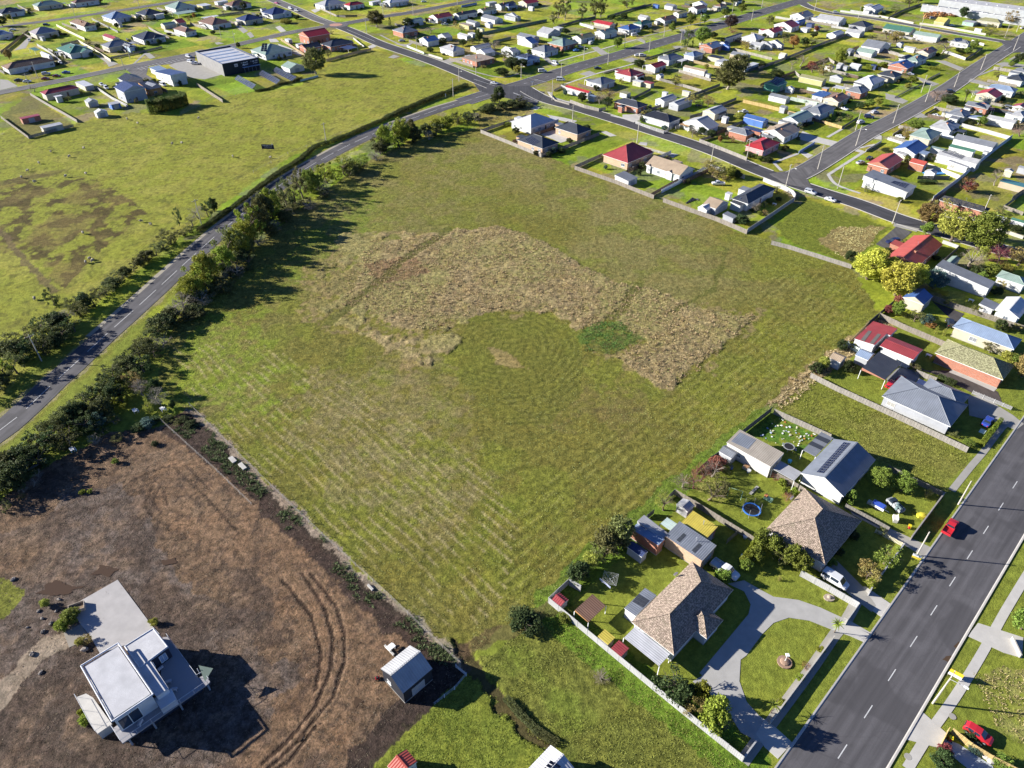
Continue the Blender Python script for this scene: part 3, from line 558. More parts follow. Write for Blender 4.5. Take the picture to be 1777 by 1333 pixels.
# far streets: driveways and paths
for t, pts in (('K', ((1560,760),(1090,1060))), ('K', ((1700,670),(1380,740))), ('K', ((1090,1060),(1200,1190),(1500,1300))), ('K', ((390,905),(700,790))), ('K', ((390,905),(490,1010))), ('K', ((1080,580),(1290,460))), ('K', ((1560,300),(1740,190))),
    ('J', ((0,300),(380,390))), ('J', ((520,470),(700,530),(1150,660),(1740,850))), ('I', ((930,0),(960,60),(1100,110),(1600,260),(1777,310))), ('E', ((530,1180),(600,1260),(800,1310))), ('E', ((690,1100),(1140,950),(1440,870),(1777,780))), ('E', ((660,790),(880,725),(1140,655),(1400,580),(1660,510))),
    ('D', ((0,450),(180,540),(560,690),(830,790),(1240,930),(1560,995),(1777,945))), ('F', ((120,470),(440,395),(660,340),(1000,260),(1300,180))), ('H', ((1110,1000),(1500,855))), ('H', ((1590,770),(1777,670))), ('t1', ((870,480),(1000,360))), ('L', ((0,600),(60,590),(180,640))), ('G', ((1600,1200),(1777,1260)))):
    path('footpath', polyt(t, *pts), 1.4, M_CONC if t in 'KJE' else M_CONCD)
for t, pts in (('K', ((700,760),(830,850),(900,810),(760,760))), ('K', ((760,500),(910,560),(1010,590),(1220,640),(1130,690),(960,650),(850,640),(690,600))), ('K', ((1370,740),(1420,715),(1560,760),(1520,780))), ('K', ((1640,590),(1700,540),(1777,560),(1777,610))), ('J', ((150,290),(390,280),(390,350),(290,390),(150,340))), ('J', ((380,640),(470,650),(460,690),(350,670))), ('J', ((700,800),(760,780),(870,800),(800,840))),
    ('I', ((670,210),(740,180),(800,200),(740,230))), ('I', ((880,290),(1110,330),(1270,370),(1220,400),(960,340))), ('I', ((790,540),(980,470),(1100,560),(1240,600),(1060,650),(950,600))), ('I', ((1570,510),(1640,500),(1777,560),(1700,570))), ('E', ((930,950),(1060,910),(1150,950),(1020,975))), ('E', ((1480,770),(1600,740),(1730,780),(1600,800))), ('E', ((1080,610),(1160,600),(1310,690),(1210,710))), ('E', ((1660,510),(1720,490),(1777,530),(1777,560))), ('E', ((430,730),(520,730),(640,850),(590,850))),
    ('F', ((500,600),(560,590),(690,590),(560,640))), ('F', ((960,250),(1040,240),(1150,260),(1040,285))), ('F', ((580,380),(620,370),(720,400),(620,420))), ('H', ((730,650),(830,660),(1020,740),(1000,760))), ('H', ((640,780),(760,780),(1010,880),(960,910))), ('H', ((370,980),(480,1010),(690,1080),(600,1110),(480,1060))), ('H', ((0,1210),(100,1220),(290,1300),(220,1333),(0,1270))), ('H', ((1090,1010),(1180,1030),(1370,1080),(1310,1100),(1060,1050))), ('H', ((1400,825),(1520,800),(1777,830),(1777,870),(1500,850))),
    ('L', ((340,280),(440,260),(560,320),(480,330))), ('L', ((260,300),(330,270),(480,320),(420,330))), ('D', ((740,810),(860,760),(1040,740),(1080,760),(830,830))), ('D', ((180,560),(330,570),(440,540),(340,610))), ('D', ((100,740),(170,705),(250,725),(170,750))), ('C', ((740,130),(820,110),(860,130),(790,165))), ('C', ((1470,600),(1540,570),(1580,600),(1500,625))), ('C', ((190,500),(290,500),(330,540),(220,545))), ('C', ((280,350),(340,330),(420,400),(350,415))), ('C', ((310,560),(420,600),(650,690),(600,720),(360,640))),
    ('B', ((620,810),(790,780),(960,830),(1220,960),(1000,1020),(830,1000),(540,840))), ('B', ((1540,430),(1590,410),(1640,470),(1590,490))), ('B', ((1340,280),(1400,280),(1560,400),(1500,430))), ('B', ((220,690),(290,680),(370,740),(300,760))), ('B', ((1130,550),(1180,540),(1250,560),(1160,575))), ('A', ((100,1030),(0,1020),(0,1160),(230,1110))), ('A', ((1190,680),(1400,770),(1520,820),(1400,860),(1360,800))), ('A', ((250,590),(360,480),(400,490),(330,620),(180,650)))):
    slab('driveway', polyt(t, *pts), M_CONC if t in 'KIJC' else M_CONCD)
slab('car_park', polyt('B', (0,900),(120,840),(540,740),(750,690),(870,700),(880,800),(620,820),(280,850),(250,960),(420,1060),(400,1110),(200,1010),(60,950)), M_ASPHP, .02)
for k in range(13):
    a = at('B', 130+k*48, 870-k*11.5); b = at('B', 200+k*48, 905-k*12); structure(ribbon('bay_line', [Vector((a.x,a.y,0)), Vector((b.x,b.y,0))], .09, -.09, .03, M_LINE))
# puddles on the bare lot
M_PUD = mat('glass', (.075,.048,.028))
for t, pts in (('t13', ((200,150),(330,40),(480,50),(580,90),(480,160),(300,160))), ('t14', ((690,840),(720,850),(760,880),(720,900),(700,930),(680,880))), ('t14', ((290,1160),(330,1090),(350,1100),(310,1170))), ('t9', ((1080,1230),(1200,1210),(1250,1260),(1120,1270))), ('t9', ((620,1333),(680,1260),(840,1290),(760,1350))), ('t16', ((1210,590),(1280,545),(1310,590),(1250,615))), ('t16', ((1290,500),(1330,465),(1340,490),(1310,520)))):
    P = polyt(t, *pts); cx = sum((p for p in P), Vector())/len(P); mm = MB(); ring = []
    for i in range(40):
        k = i/40*len(P); a = P[int(k)]; b = P[(int(k)+1) % len(P)]; q = a.lerp(b, k % 1); ring.append(cx+(q-cx)*(.35+.85*float(fbm(np.array([q.x*1.0]), np.array([q.y*1.0]), .9, 5)[0])))
    mm.poly([(p.x, p.y, .055 if t != 't16' else .06) for p in (ring if sum(ring[i].x*ring[(i+1)%40].y-ring[(i+1)%40].x*ring[i].y for i in range(40)) > 0 else ring[::-1])]); structure(mm.build('puddle', M_PUD, uv=False))
# ------------------------------------------------------------------ plants
LEAF = {'broad':(.17,.215,.038),'dark':(.058,.082,.028),'gum':(.125,.128,.042),'olive':(.15,.155,.052),'yellow':(.40,.37,.060),'autumn':(.28,.225,.075),'orange':(.30,.15,.055),
 'red':(.24,.075,.065),'purple':(.08,.055,.045),'bare':(.20,.155,.115),'pinkbare':(.33,.21,.175),'bluegreen':(.085,.14,.115),'cypress':(.095,.125,.032),'wattle':(.23,.265,.038),'scrub':(.088,.10,.036),'grey':(.24,.215,.175),'gold':(.31,.31,.060)}
PWORD = {'broad':'bright green','dark':'dark green','gum':'olive-brown evergreen','olive':'olive green','yellow':'yellow-leaved','autumn':'yellow-brown autumn','orange':'orange-leaved','red':'red-leaved','purple':'purple-leaved','bare':'bare brown','pinkbare':'bare pinkish','bluegreen':'blue-green','cypress':'conical dark green','wattle':'yellow-green','scrub':'dark scrubby','grey':'grey leafless','gold':'golden'}
def leaf_mesh(name, C, size, n_out=None, seed=1, long=1.0, droop=None):
    """C: leaf centres (n,3). Builds one quad per leaf, random tilt, as one mesh"""
    g = np.random.default_rng(seed); n = len(C)
    a = g.normal(size=(n,3)); a /= np.linalg.norm(a, axis=1)[:, None]; b = g.normal(size=(n,3)); b -= (b*a).sum(1)[:, None]*a; b /= np.linalg.norm(b, axis=1)[:, None]
    s = size*(.6+.8*g.random(n))[:, None]; a = a*s*long; b = b*s*.62
    v = np.stack([C-a, C-b*.9, C+a, C+b], 1).reshape(-1, 3).astype(np.float32)
    me = bpy.data.meshes.new(name); me.vertices.add(4*n); me.vertices.foreach_set('co', v.ravel())
    me.loops.add(4*n); me.loops.foreach_set('vertex_index', np.arange(4*n, dtype=np.int32)); me.polygons.add(n)
    me.polygons.foreach_set('loop_start', (np.arange(n)*4).astype(np.int32)); me.polygons.foreach_set('loop_total', np.full(n, 4, np.int32))
    at_ = me.attributes.new('leafv', 'FLOAT', 'FACE'); at_.data.foreach_set('value', g.random(n).astype(np.float32)); me.update(); me.validate()
    return me
def cloud(seed, ncl, per, rc, shape):
    g = np.random.default_rng(seed); pts = []
    while len(pts) < ncl:
        p = g.uniform(-1, 1, 3)
        if shape(p): pts.append(p)
    out = []
    for p in pts:
        k = int(per*(.5+g.random())); r = rc*(.6+.8*g.random()); d = g.normal(size=(k,3)); d /= np.linalg.norm(d, axis=1)[:, None]
        out.append(p+d*(r*g.random(k)**.4)[:, None]*np.array([1,1,.75]))
    return np.concatenate(out)
def ell(lo, hi): return lambda p: lo < (p[0]**2+p[1]**2+p[2]**2) < hi
PROTO = {}
def proto(form, k):
    key = (form, k)
    if key in PROTO: return PROTO[key]
    sd = hash(form) % 1000 if False else sum(map(ord, form))*13+k*101
    if form == 'round': C = cloud(sd, 60, 62, .27, ell(.12,.70)); me = leaf_mesh('crown', C*.5, .036, seed=sd)
    elif form == 'big': C = cloud(sd, 105, 80, .22, lambda p: .2 < p[0]**2+p[1]**2+p[2]**2 < .8 and p[2] > -.75); me = leaf_mesh('crown', C*.5, .024, seed=sd)
    elif form == 'gum': C = cloud(sd, 34, 70, .22, lambda p: .15 < p[0]**2+p[1]**2+p[2]**2 < .85); me = leaf_mesh('crown', C*.5, .026, seed=sd)
    elif form == 'loose': C = cloud(sd, 24, 60, .26, ell(.2,.8)); me = leaf_mesh('crown', C*.5, .028, seed=sd)
    elif form == 'cone':
        C = cloud(sd, 70, 40, .16, lambda p: math.hypot(p[0],p[1]) < .92*min(1.0, (1-p[2])/2*1.5+.06) and math.hypot(p[0],p[1]) > .4*(1-p[2])/2); me = leaf_mesh('crown', C*.5, .022, seed=sd)
    elif form == 'twig':
        g = np.random.default_rng(sd); C = cloud(sd, 40, 26, .30, ell(.1,.7)); me = leaf_mesh('crown', C*.5, .05, seed=sd, long=1.0)
        co = np.empty(len(me.vertices)*3, np.float32); me.vertices.foreach_get('co', co); co = co.reshape(-1,4,3); mid = (co[:,0]+co[:,2])/2; co[:,1] = mid+(co[:,1]-mid)*.13; co[:,3] = mid+(co[:,3]-mid)*.13; me.vertices.foreach_set('co', co.ravel())
    elif form == 'hedge':
        g = np.random.default_rng(sd); C = g.uniform(-.5, .5, (3400,3)); C = C[(np.abs(C[:,1]) > .3) | (C[:,2] > .25)]; C += (g.random(C.shape)-.5)*.08; me = leaf_mesh('crown', C, .052, seed=sd)
    elif form == 'palm':
        g = np.random.default_rng(sd); mb = MB()
        for i in range(26):
            a = 2*math.pi*i/26*1.618*3; el = g.uniform(-.2, 1.1); d = Vector((math.cos(a)*math.cos(el), math.sin(a)*math.cos(el), math.sin(el))); sd2 = d.cross(Vector((0,0,1))).normalized()
            p = Vector((0,0,0)); L = []
            for s in range(5): L.append(p.copy()); p = p+d*.12; d = (d+Vector((0,0,-.22))).normalized()
            for s in range(4):
                w0 = .05*(1-s/5); w1 = .05*(1-(s+1)/5); mb.poly([L[s]-sd2*w0, L[s]+sd2*w0, L[s+1]+sd2*w1, L[s+1]-sd2*w1])
        me = make_mesh('crown', mb.v, mb.f, mat('leaf', LEAF['broad']), uv=False); at_ = me.attributes.new('leafv', 'FLOAT', 'FACE'); at_.data.foreach_set('value', [random.random() for _ in mb.f])
    if not me.materials: me.materials.append(mat('leaf', LEAF['broad']))
    PROTO[key] = me; return me
TRUNK = {}
M_BARK = mat('wood', (.15,.115,.085)); M_BARKG = mat('wood', (.30,.26,.21))
def trunk(k, twiggy=False):
    if (k, twiggy) in TRUNK: return TRUNK[(k, twiggy)]
    g = random.Random(k*7+twiggy); mb = MB(); p = Vector((0,0,0)); r = .045
    for s in range(3):
        q = p+Vector((g.uniform(-.05,.05), g.uniform(-.05,.05), .17)); mb.tube(p, q, r, r*.82, 7); p = q; r *= .82
    for i in range(6 if not twiggy else 12):
        a = 2*math.pi*i/6+g.random(); q = p+Vector((math.cos(a)*.2, math.sin(a)*.2, g.uniform(.12,.3))); mb.tube(p-Vector((0,0,g.uniform(0,.14))), q, r*.6, r*.3, 5)
        for j in range(2):
            w = q+Vector((math.cos(a+g.uniform(-.8,.8))*.15, math.sin(a+g.uniform(-.8,.8))*.15, g.uniform(.05,.2))); mb.tube(q, w, r*.3, r*.1, 4)
    me = make_mesh('trunk', mb.v, mb.f, M_BARK, uv=False); TRUNK[(k, twiggy)] = me; return me
FORM = {'bare':'twig','pinkbare':'twig','grey':'twig','cypress':'cone','gum':'gum','olive':'loose','autumn':'loose','purple':'loose'}
def plant(loc, w, h, kind, form=None, name=None, low=None):
    k = random.randrange(3); form = form or FORM.get(kind, 'big' if w > 7.5 else 'round')
    bush = h < 3.3
    name = name or ('shrub' if bush else 'palm_tree' if form == 'palm' else 'tree')
    root = empty(name, (loc[0], loc[1], 0), random.uniform(0, 6.28))
    low = (.02 if bush or form in ('cone','hedge') else .06 if kind in ('yellow','wattle') else .16) if low is None else low
    c = link('foliage' if bush else 'crown', proto(form, k), root)
    c.material_slots[0].link = 'OBJECT'; c.material_slots[0].material = mat('leaf', LEAF[kind])
    ch = h*(1-low)
    if form == 'palm': c.location = (0,0,h*.75); c.scale = (w, w, w)
    else: c.location = (0,0,h*low+ch/2); c.scale = (w*1.06, w*random.uniform(.9,1.08), ch*1.1)
    t = link('stem' if bush else 'trunk', trunk(k, form == 'twig'), root); t.scale = (w*1.0, w*1.0, h*(.95 if form == 'twig' else .8)) if form != 'palm' else (w*1.2, w*1.2, h*1.35)
    if form == 'palm': t.scale = (w*.8, w*.8, h*1.2)
    t.material_slots[0].link = 'OBJECT'; t.material_slots[0].material = M_BARKG if kind in ('gum','grey','bare') else M_BARK
    return root
PLACE = {'A':'in the top-left housing block','B':'in the block behind the black warehouse','C':'beside the roundabout','D':'in the block right of the roundabout','E':'around the main road junction','F':'along the upper main road','G':'round the grassy reserve strip at top','H':'in the top-right corner block','I':'near the white and black hip-roofed houses','J':'along the field-side street','K':'at the side street corner','L':'in the right-hand backyards','M':'near the salmon-roofed house','N':'near the blue-roofed cream house','O':'in the curved white-walled yard','P':'beside the maroon-roofed sheds','Q':'in the brown-tiled house backyard','R':'behind the big brown-tiled house','S':'behind the solar-panelled house','V':'in the front yard of the solar house','X':'beside the white house parking slab','Z':'beside the small dark shed','t9':'in the wooded corner of the bare lot','t11':'along the right fence of the field','t12':'around the solar-panelled house','t15':'beside the long white paling fence','t16':'along the front road','t8':'at the right end of the field','t5':'left of the country road','t2':'along the country road','t13':'around the white modern house','t14':'near the small dark shed','b':'on the front lawn','t1':'in the paddock corner yards','e':'in the bottom-right garden','c':'at the top of the bare lot','d':'on the left edge of the bare lot','a':'beside the big brown-tiled house','0':'along the country road','t4':'in the right-hand block'}
TREES = """
C 805 955 13 14 gum big;C 1580 350 12 11 gum big;C 965 740 5 5 olive;C 420 300 9 3 gold;C 560 250 5 3 dark;C 1010 440 4 2 olive;A 130 770 5 6 autumn round;A 40 340 8 7 dark;A 1150 570 4 3 olive;A 1260 630 4 3 dark;A 820 800 3 2 olive;A 1510 370 4 4 dark;A 1260 370 6 4 dark;A 880 1310 4 3 olive;A 440 1180 5 3 bare
B 260 270 5 4 olive;B 1250 190 8 5 bare;B 1510 130 6 6 dark;B 1440 620 3 3.5 dark;B 820 290 5 4 autumn;B 870 240 3 4 orange;B 1110 440 4 2.5 dark;B 500 190 5 3 dark
D 125 330 2 8 dark cone;D 360 350 9 6 dark;D 640 430 8 4 bare;D 1265 560 6 9 cypress round;D 1360 570 5 4 dark;D 810 570 6 4 dark;D 1060 590 7 4 dark;D 1180 560 6 3 olive;D 1480 650 9 6 bare;D 1650 670 6 4 olive;D 1700 900 11 7 dark;D 1560 970 9 4 dark;D 970 350 5 4 autumn;D 1050 410 6 3.5 olive;D 990 150 7 4 autumn;D 640 670 5 3 dark;D 1410 260 5 4 olive;D 1600 760 7 5 olive;D 1760 940 6 4 gold;D 920 150 4 3 olive
E 600 310 7 9 gum;E 740 265 9 15 gum;E 660 230 8 13 gum;E 960 240 8 11 gum;E 1130 230 9 14 gum;E 1200 225 10 13 gum;E 1540 100 12 10 gum;E 1420 615 6 6.5 broad big;E 960 1310 5 4.5 dark;E 1270 1300 10 7 autumn twig;E 60 890 9 5 dark;E 200 860 7 4.5 dark;E 750 440 6 4 dark;E 1500 260 6 5 dark;E 1350 260 5 4 dark;E 1690 850 6 3 olive;E 720 1120 4 2 olive
F 685 600 7.5 15 cypress;F 870 560 12 10 broad big;F 1240 370 9 9 purple big;F 725 320 8 7 broad;F 490 410 6 5.5 broad;F 905 300 7 6 broad;F 1165 215 7 5.5 broad;F 1385 160 7 6 broad;F 1740 310 6.5 6 olive;F 1200 1150 17 15 gum big;F 1330 960 12 11 gum big;F 535 1095 7 5.5 olive;F 1440 630 8 4.5 autumn;F 1000 490 8 4 dark;F 60 860 8 4 dark;F 1260 420 8 3 red twig;F 1590 660 3 2.5 olive;F 1640 870 5 3.5 dark;F 930 880 3 2.5 gold;F 1300 60 9 8 dark;F 1100 60 6 5 dark;F 220 420 4 2 gold;F 760 1320 6 4 autumn;F 930 1330 6 4 autumn
G 420 610 8 7 orange round;G 300 550 9 6 olive;G 550 590 6 5 dark;G 650 580 8 4.5 olive;G 505 855 8 7 bare;G 395 885 6 5 bare;G 200 1010 8 5 dark;G 1010 815 8 9 wattle big;G 800 970 9 6.5 autumn;G 660 930 9 5 red twig;G 790 860 7 5 bare;G 640 880 5 4 orange;G 115 295 6 5 broad;G 1620 500 10 5 olive;G 1705 545 8 7 autumn;G 1230 810 6 3 broad;G 1150 890 3 3 olive;G 1250 910 3 3 olive;G 710 410 4 4 red;G 680 490 5 4 dark;G 1300 140 4 3 broad;G 1420 520 7 4 olive;G 590 590 4 3 autumn
H 130 540 9 7 autumn;H 720 690 14 7 bare;H 975 240 7 8 dark;H 1330 465 9 8 olive;H 1600 310 10 9 autumn;H 1120 640 6 6 broad;H 1040 700 5 4 broad;H 640 1300 11 6 pinkbare;H 1010 1310 6 6 broad palm;H 335 1070 6 4 broad;H 800 1320 9 4 dark;H 300 90 13 9 olive;H 420 40 10 9 dark;H 120 170 9 5 olive;H 1720 790 7 5 dark;H 1610 850 4 2.5 broad;H 1430 990 5 3 olive;H 280 1130 4 2.5 gold;H 960 670 8 2.5 dark
K 1500 210 5 3 dark;K 1600 200 6 4 broad;K 1230 370 5 2 olive;K 220 880 4 2 broad;K 145 850 3 2 broad;K 300 890 5 1.8 dark;K 80 840 4 2 dark;K 1720 170 5 4 gold;K 1345 350 5 2.5 olive
L 370 480 8 4.5 broad;L 280 570 6 4 autumn;L 725 490 4 6 broad palm;L 800 150 9 4 dark;L 1010 130 7 6 broad palm;L 1215 425 6 4 broad;L 1650 470 4.5 4 autumn;L 1720 570 9 6 pinkbare;L 1390 1200 6 6.5 bare;L 1040 1280 8 5.5 orange twig;L 1700 320 7 4.5 olive;L 1560 220 7 3 olive;L 760 300 4 2 olive;L 240 530 5 4 bare;L 760 920 4 2 bare;L 590 880 6 3 bare
J 1050 580 5 5 bare;J 1290 585 5 3.5 dark;J 1160 545 4 3.5 dark;J 980 195 5 5 autumn;J 1250 190 6 5.5 autumn;J 1640 340 5 3 gold;J 1400 640 2.5 3 orange;J 410 380 3 2 dark;J 1080 130 6 4 olive
O 560 420 6 4.5 bare;O 620 450 7 6 autumn;O 700 500 7 5 olive;O 640 500 6 4 autumn;O 860 510 5 5 gold;O 930 500 6 3 dark;O 770 540 4 3 autumn;O 1185 950 4 4 bare;O 1300 990 2.5 2.2 autumn;O 1240 985 1.8 1.5 broad;O 1010 1090 6 3 dark;O 1360 300 4 2 dark
I 270 130 6 8 dark;I 210 150 5 5 scrub;I 130 230 7 3 scrub;I 330 215 7 3.5 scrub;I 450 210 7 3.5 scrub;I 560 200 6 3 scrub;I 650 195 5 2.5 olive;I 60 260 6 3 scrub;I 1340 120 5 4.5 dark;I 1560 150 8 6 bare;I 1660 200 6 5 dark
M 520 450 9 8 autumn big;M 830 660 12 11 gold big;M 1180 770 13 13 broad big;M 510 570 4.5 4.5 broad;M 1060 1010 10 7 bare;M 1400 990 8 8 red twig;M 1690 970 9 7 autumn;M 700 310 6 6 autumn;M 1220 900 4 5 gold;M 1330 1100 6 4 broad;M 1200 1080 6 3 dark;M 600 1260 8 6 bluegreen;M 1500 1050 6 3 gold;M 1530 480 5 3 olive;M 1650 530 6 2.5 dark;M 1060 20 6 4 red;M 140 740 3 2.5 olive;M 1450 300 5 3 olive
t8 700 610 11 10 yellow big;t8 760 560 8 8 yellow big;t8 890 720 11 11 yellow big;t8 1010 670 8 8 yellow big;t8 830 620 7 8 yellow big;t8 590 480 5 3 dark;t8 640 560 5 4 gold
N 1740 1140 6 7 autumn round;N 140 350 4 4.5 broad;N 370 430 5 3.5 olive;N 510 460 4 3 bluegreen;N 150 210 3.2 3 red;N 640 580 1.1 3 gold cone;N 740 605 1.1 3 gold cone;N 790 230 4 3 olive;N 1150 340 4 3 olive;N 1330 830 4.5 3 olive;N 1570 930 5 2.5 gold;N 1640 960 4 2.5 broad;N 750 100 2.5 2 gold;N 1690 540 3 2 autumn;N 20 320 3 2.5 red;N 260 370 3 2 olive;N 570 500 3 1.5 orange
P 680 1065 3.6 3 dark;P 355 1030 3 3.5 gold;P 260 1090 4 3 dark;P 1510 1060 4 2.4 olive;P 590 790 3 3 dark;P 740 770 3 2 broad
t12 780 720 5.4 4.6 broad big;t12 935 755 4.6 4.8 broad big;t12 575 835 3 3.2 broad;t12 1105 795 2 2.2 autumn;t12 815 1255 6 4.5 broad loose;t12 55 1190 4 5 broad;t12 180 1260 4.5 5 broad;t12 235 1300 4 4.5 broad;t12 100 1240 3.5 3 olive;t12 450 1260 2.5 1.6 broad;t12 500 1190 2.2 1.6 dark;t12 600 1080 2.6 1.8 dark;t12 710 1330 5 3.2 autumn;t12 800 1060 2.4 1.8 olive;t12 1390 440 3 1.4 broad;t12 1290 370 4 1.4 olive
t11 1320 690 4.5 5 red twig;t11 1270 740 4.5 4.5 red twig;t11 1400 660 5 4 bare;t11 1380 820 7 5.5 autumn twig;t11 1430 790 6 5 olive;t11 1200 730 5 3 bare;t11 1070 890 5.5 4.5 gold twig;t11 770 1110 6 6.5 olive round;t11 690 1160 7 5 olive round;t11 650 1220 5 4 olive;t11 575 1270 4 3.6 gold round;t11 500 1310 3.5 2.4 wattle;t11 1730 1140 4 5 broad;t11 1690 1230 3.5 3.5 broad;t11 1630 1290 2.5 2.5 broad;t11 1430 600 4 3 red;t11 1500 620 3 2 olive
t15 1130 820 7 5 dark loose;t15 1200 860 4 4 dark;t15 1400 1040 5.5 7 wattle round;t15 1320 860 3 4.5 wattle;t15 1260 950 4 4 autumn;t15 1480 1050 3 3 bare;t15 120 350 6 2.4 dark;t15 60 300 4 2 olive;t15 400 310 3 1.4 broad;t15 480 40 5 4 dark;t15 1470 50 3.4 3 broad;t15 640 720 3.5 1.2 bare
t16 475 405 2.6 3.4 wattle palm;t16 40 955 2.6 3.2 wattle palm;t16 700 40 4.5 3.5 autumn;t16 730 90 2.4 1.8 wattle;t16 1755 380 5 4.5 broad;t16 275 650 2 1.4 orange twig;t16 380 530 1.6 .8 wattle;t16 240 720 1.6 .8 wattle;t16 110 890 1.6 .8 wattle;t16 1400 1110 2 1.2 dark;t16 1220 1230 2.4 2 red;t16 1200 1300 3.4 2.6 dark;t16 1440 1210 2.4 1 bluegreen;t16 1620 1310 3 1.6 broad;t16 98 45 1 1.1 autumn
S 840 975 2.6 1.6 red twig;S 1000 1240 2.6 2 red twig;S 930 1050 2.2 1.6 wattle;S 1085 1160 1.8 1.8 wattle;S 960 1160 1.6 1.8 wattle;S 1020 1060 2 1.2 bare
X 10 560 3.6 2.2 broad;X 60 500 2.6 1.8 broad;X -60 640 2.6 2 wattle;X 190 790 2.6 1.4 autumn;X 130 800 2 1.2 gold;X 950 590 1.6 1.3 gold;X 900 575 1 .8 wattle;X -250 390 1.8 1.8 gold
t13 565 965 1.4 1.4 wattle;t13 590 1020 2.0 1.6 wattle
c 210 700 2.0 1.0 dark;c 160 400 2.4 5 gold cone;c 260 330 5 5 grey;c 375 360 1.8 2.4 dark;c 415 420 1.4 2.4 broad;c 100 250 5 5 grey;c 240 250 4 5 dark;c 20 190 5 5 autumn;c 60 560 4 1.4 dark;c 140 520 4 1.6 bluegreen;c 200 490 3.5 1.4 dark;c 330 470 3 1.2 dark;c 400 500 3 1.0 olive;c 470 480 3 1.0 dark;c 530 520 3 1.1 dark
d 1065 125 1.7 1.2 broad;d 760 400 1.4 .8 wattle;d 830 395 1.2 .8 wattle;d 350 250 3.5 2 grey;d 310 340 3.5 2 grey;d 220 390 3 1.8 grey;d 60 560 3.4 2.6 olive;d 200 440 1.8 1 olive
"""
def put_plants():
    for line in TREES.strip().splitlines():
        for e in line.split(';'):
            p = e.split(); t, x, y, w, h, kind = p[0], float(p[1]), float(p[2]), float(p[3]), float(p[4]), p[5]
            o = plant(at(t, x, y), w, h, kind, p[6] if len(p) > 6 else None)
            bush = h < 3.3
            pend(o, PWORD[kind]+(' shrub' if bush else ' palm' if 'palm' in e else ' tree'), PLACE[t], 'shrub' if bush else 'tree', ('shrubs ' if bush else 'trees ')+PLACE[t])
put_plants()
# thickets along the curving country road: (pixel x, y of the foot, crown width, height, kind)
THICK = [(905,182,6,3,'scrub'),(888,185,5,3,'dark'),(865,190,6,3.4,'scrub'),(848,197,6,3.2,'scrub'),(828,205,5,3,'dark'),(812,207,6,3,'scrub'),(795,213,5,3.4,'wattle'),(775,224,6,4,'wattle'),(757,229,6,4.5,'wattle'),(740,236,5,4,'scrub'),
 (712,240,7,7,'gum'),(698,247,7,7,'wattle'),(684,250,7,6.5,'wattle'),(668,258,7,6.5,'wattle'),(655,264,6,5,'scrub'),(648,276,5,3.4,'grey'),(628,288,6,4.5,'wattle'),(612,298,6,5,'wattle'),(598,304,7,5.5,'wattle'),(583,312,6,5,'wattle'),(568,318,7,6,'wattle'),(553,328,7,6,'wattle'),(540,334,6,5.5,'wattle'),(526,344,7,6.5,'wattle'),(512,352,7,6,'wattle'),(500,362,7,6.5,'wattle'),(487,370,7,6.5,'wattle'),(474,382,7,7,'wattle'),(560,336,5,3.4,'grey'),(530,356,5,3.6,'scrub'),(500,380,6,4,'grey'),(474,402,6,4,'grey'),
 (462,392,7,7,'wattle'),(452,406,7,7,'wattle'),(440,418,8,7.5,'wattle'),(428,430,7,7,'wattle'),(418,446,7,7,'wattle'),(404,456,8,7,'wattle'),(392,470,7,6.5,'wattle'),(378,482,7,6,'wattle'),(364,495,7,6,'wattle'),(350,508,7,6,'wattle'),(336,520,7,5.5,'wattle'),(322,536,6.5,5,'grey'),(310,546,6,5,'grey'),(430,462,6,4.5,'scrub'),(408,480,6,4.5,'grey'),(384,505,6,4.5,'scrub'),(356,528,6,4,'grey'),(338,546,6,4,'scrub'),
 (296,560,6,4,'scrub'),(284,572,6,4.5,'scrub'),(272,584,6,4,'olive'),(262,598,6,4.5,'scrub'),(250,606,5,4,'olive'),(246,622,6,5,'scrub'),(232,632,6,4.5,'dark'),(220,640,5,4,'olive'),(214,656,6,5,'scrub'),(198,664,6,4.5,'scrub'),(190,680,6,5,'dark'),(174,690,6,5,'scrub'),(164,706,6,5,'dark'),(148,716,6,5,'scrub'),(136,730,6,5.5,'dark'),(118,740,6,5,'olive'),(106,756,6.5,5.5,'scrub'),(90,764,6,5,'scrub'),(78,782,6.5,6,'dark'),(60,790,6,5,'scrub'),(46,808,7,6,'dark'),(28,816,6,5.5,'scrub'),(12,834,7,6,'dark'),(-4,846,7,6,'scrub'),(-20,866,7,6,'dark'),(250,645,5,4.5,'dark'),(236,668,5,4.5,'olive'),(204,696,6,5,'dark'),(182,722,6,5,'scrub'),(150,752,6,5.5,'dark'),(122,776,6,5.5,'scrub'),(70,812,6,5.5,'dark'),(36,842,6,5.5,'dark'),(270,620,5,3.4,'scrub'),(282,602,5,3.4,'grey'),
 (215,706,4,3.6,'wattle'),(200,735,4,2.6,'olive'),(168,744,4.5,4,'bluegreen'),(180,752,4,2.5,'dark'),(205,765,3,1.6,'olive'),(167,768,3.4,2.4,'grey')]
gq = random.Random(4)
for (x, y, w, h, kind) in [q for q in THICK if 200 < q[1] < 560]:
    if gq.random() < .75: THICK.append((x+gq.uniform(-4,10), y+gq.uniform(2,9), gq.uniform(4.5,7), gq.uniform(3,5), gq.choice(('scrub','olive','scrub','grey','dark'))))
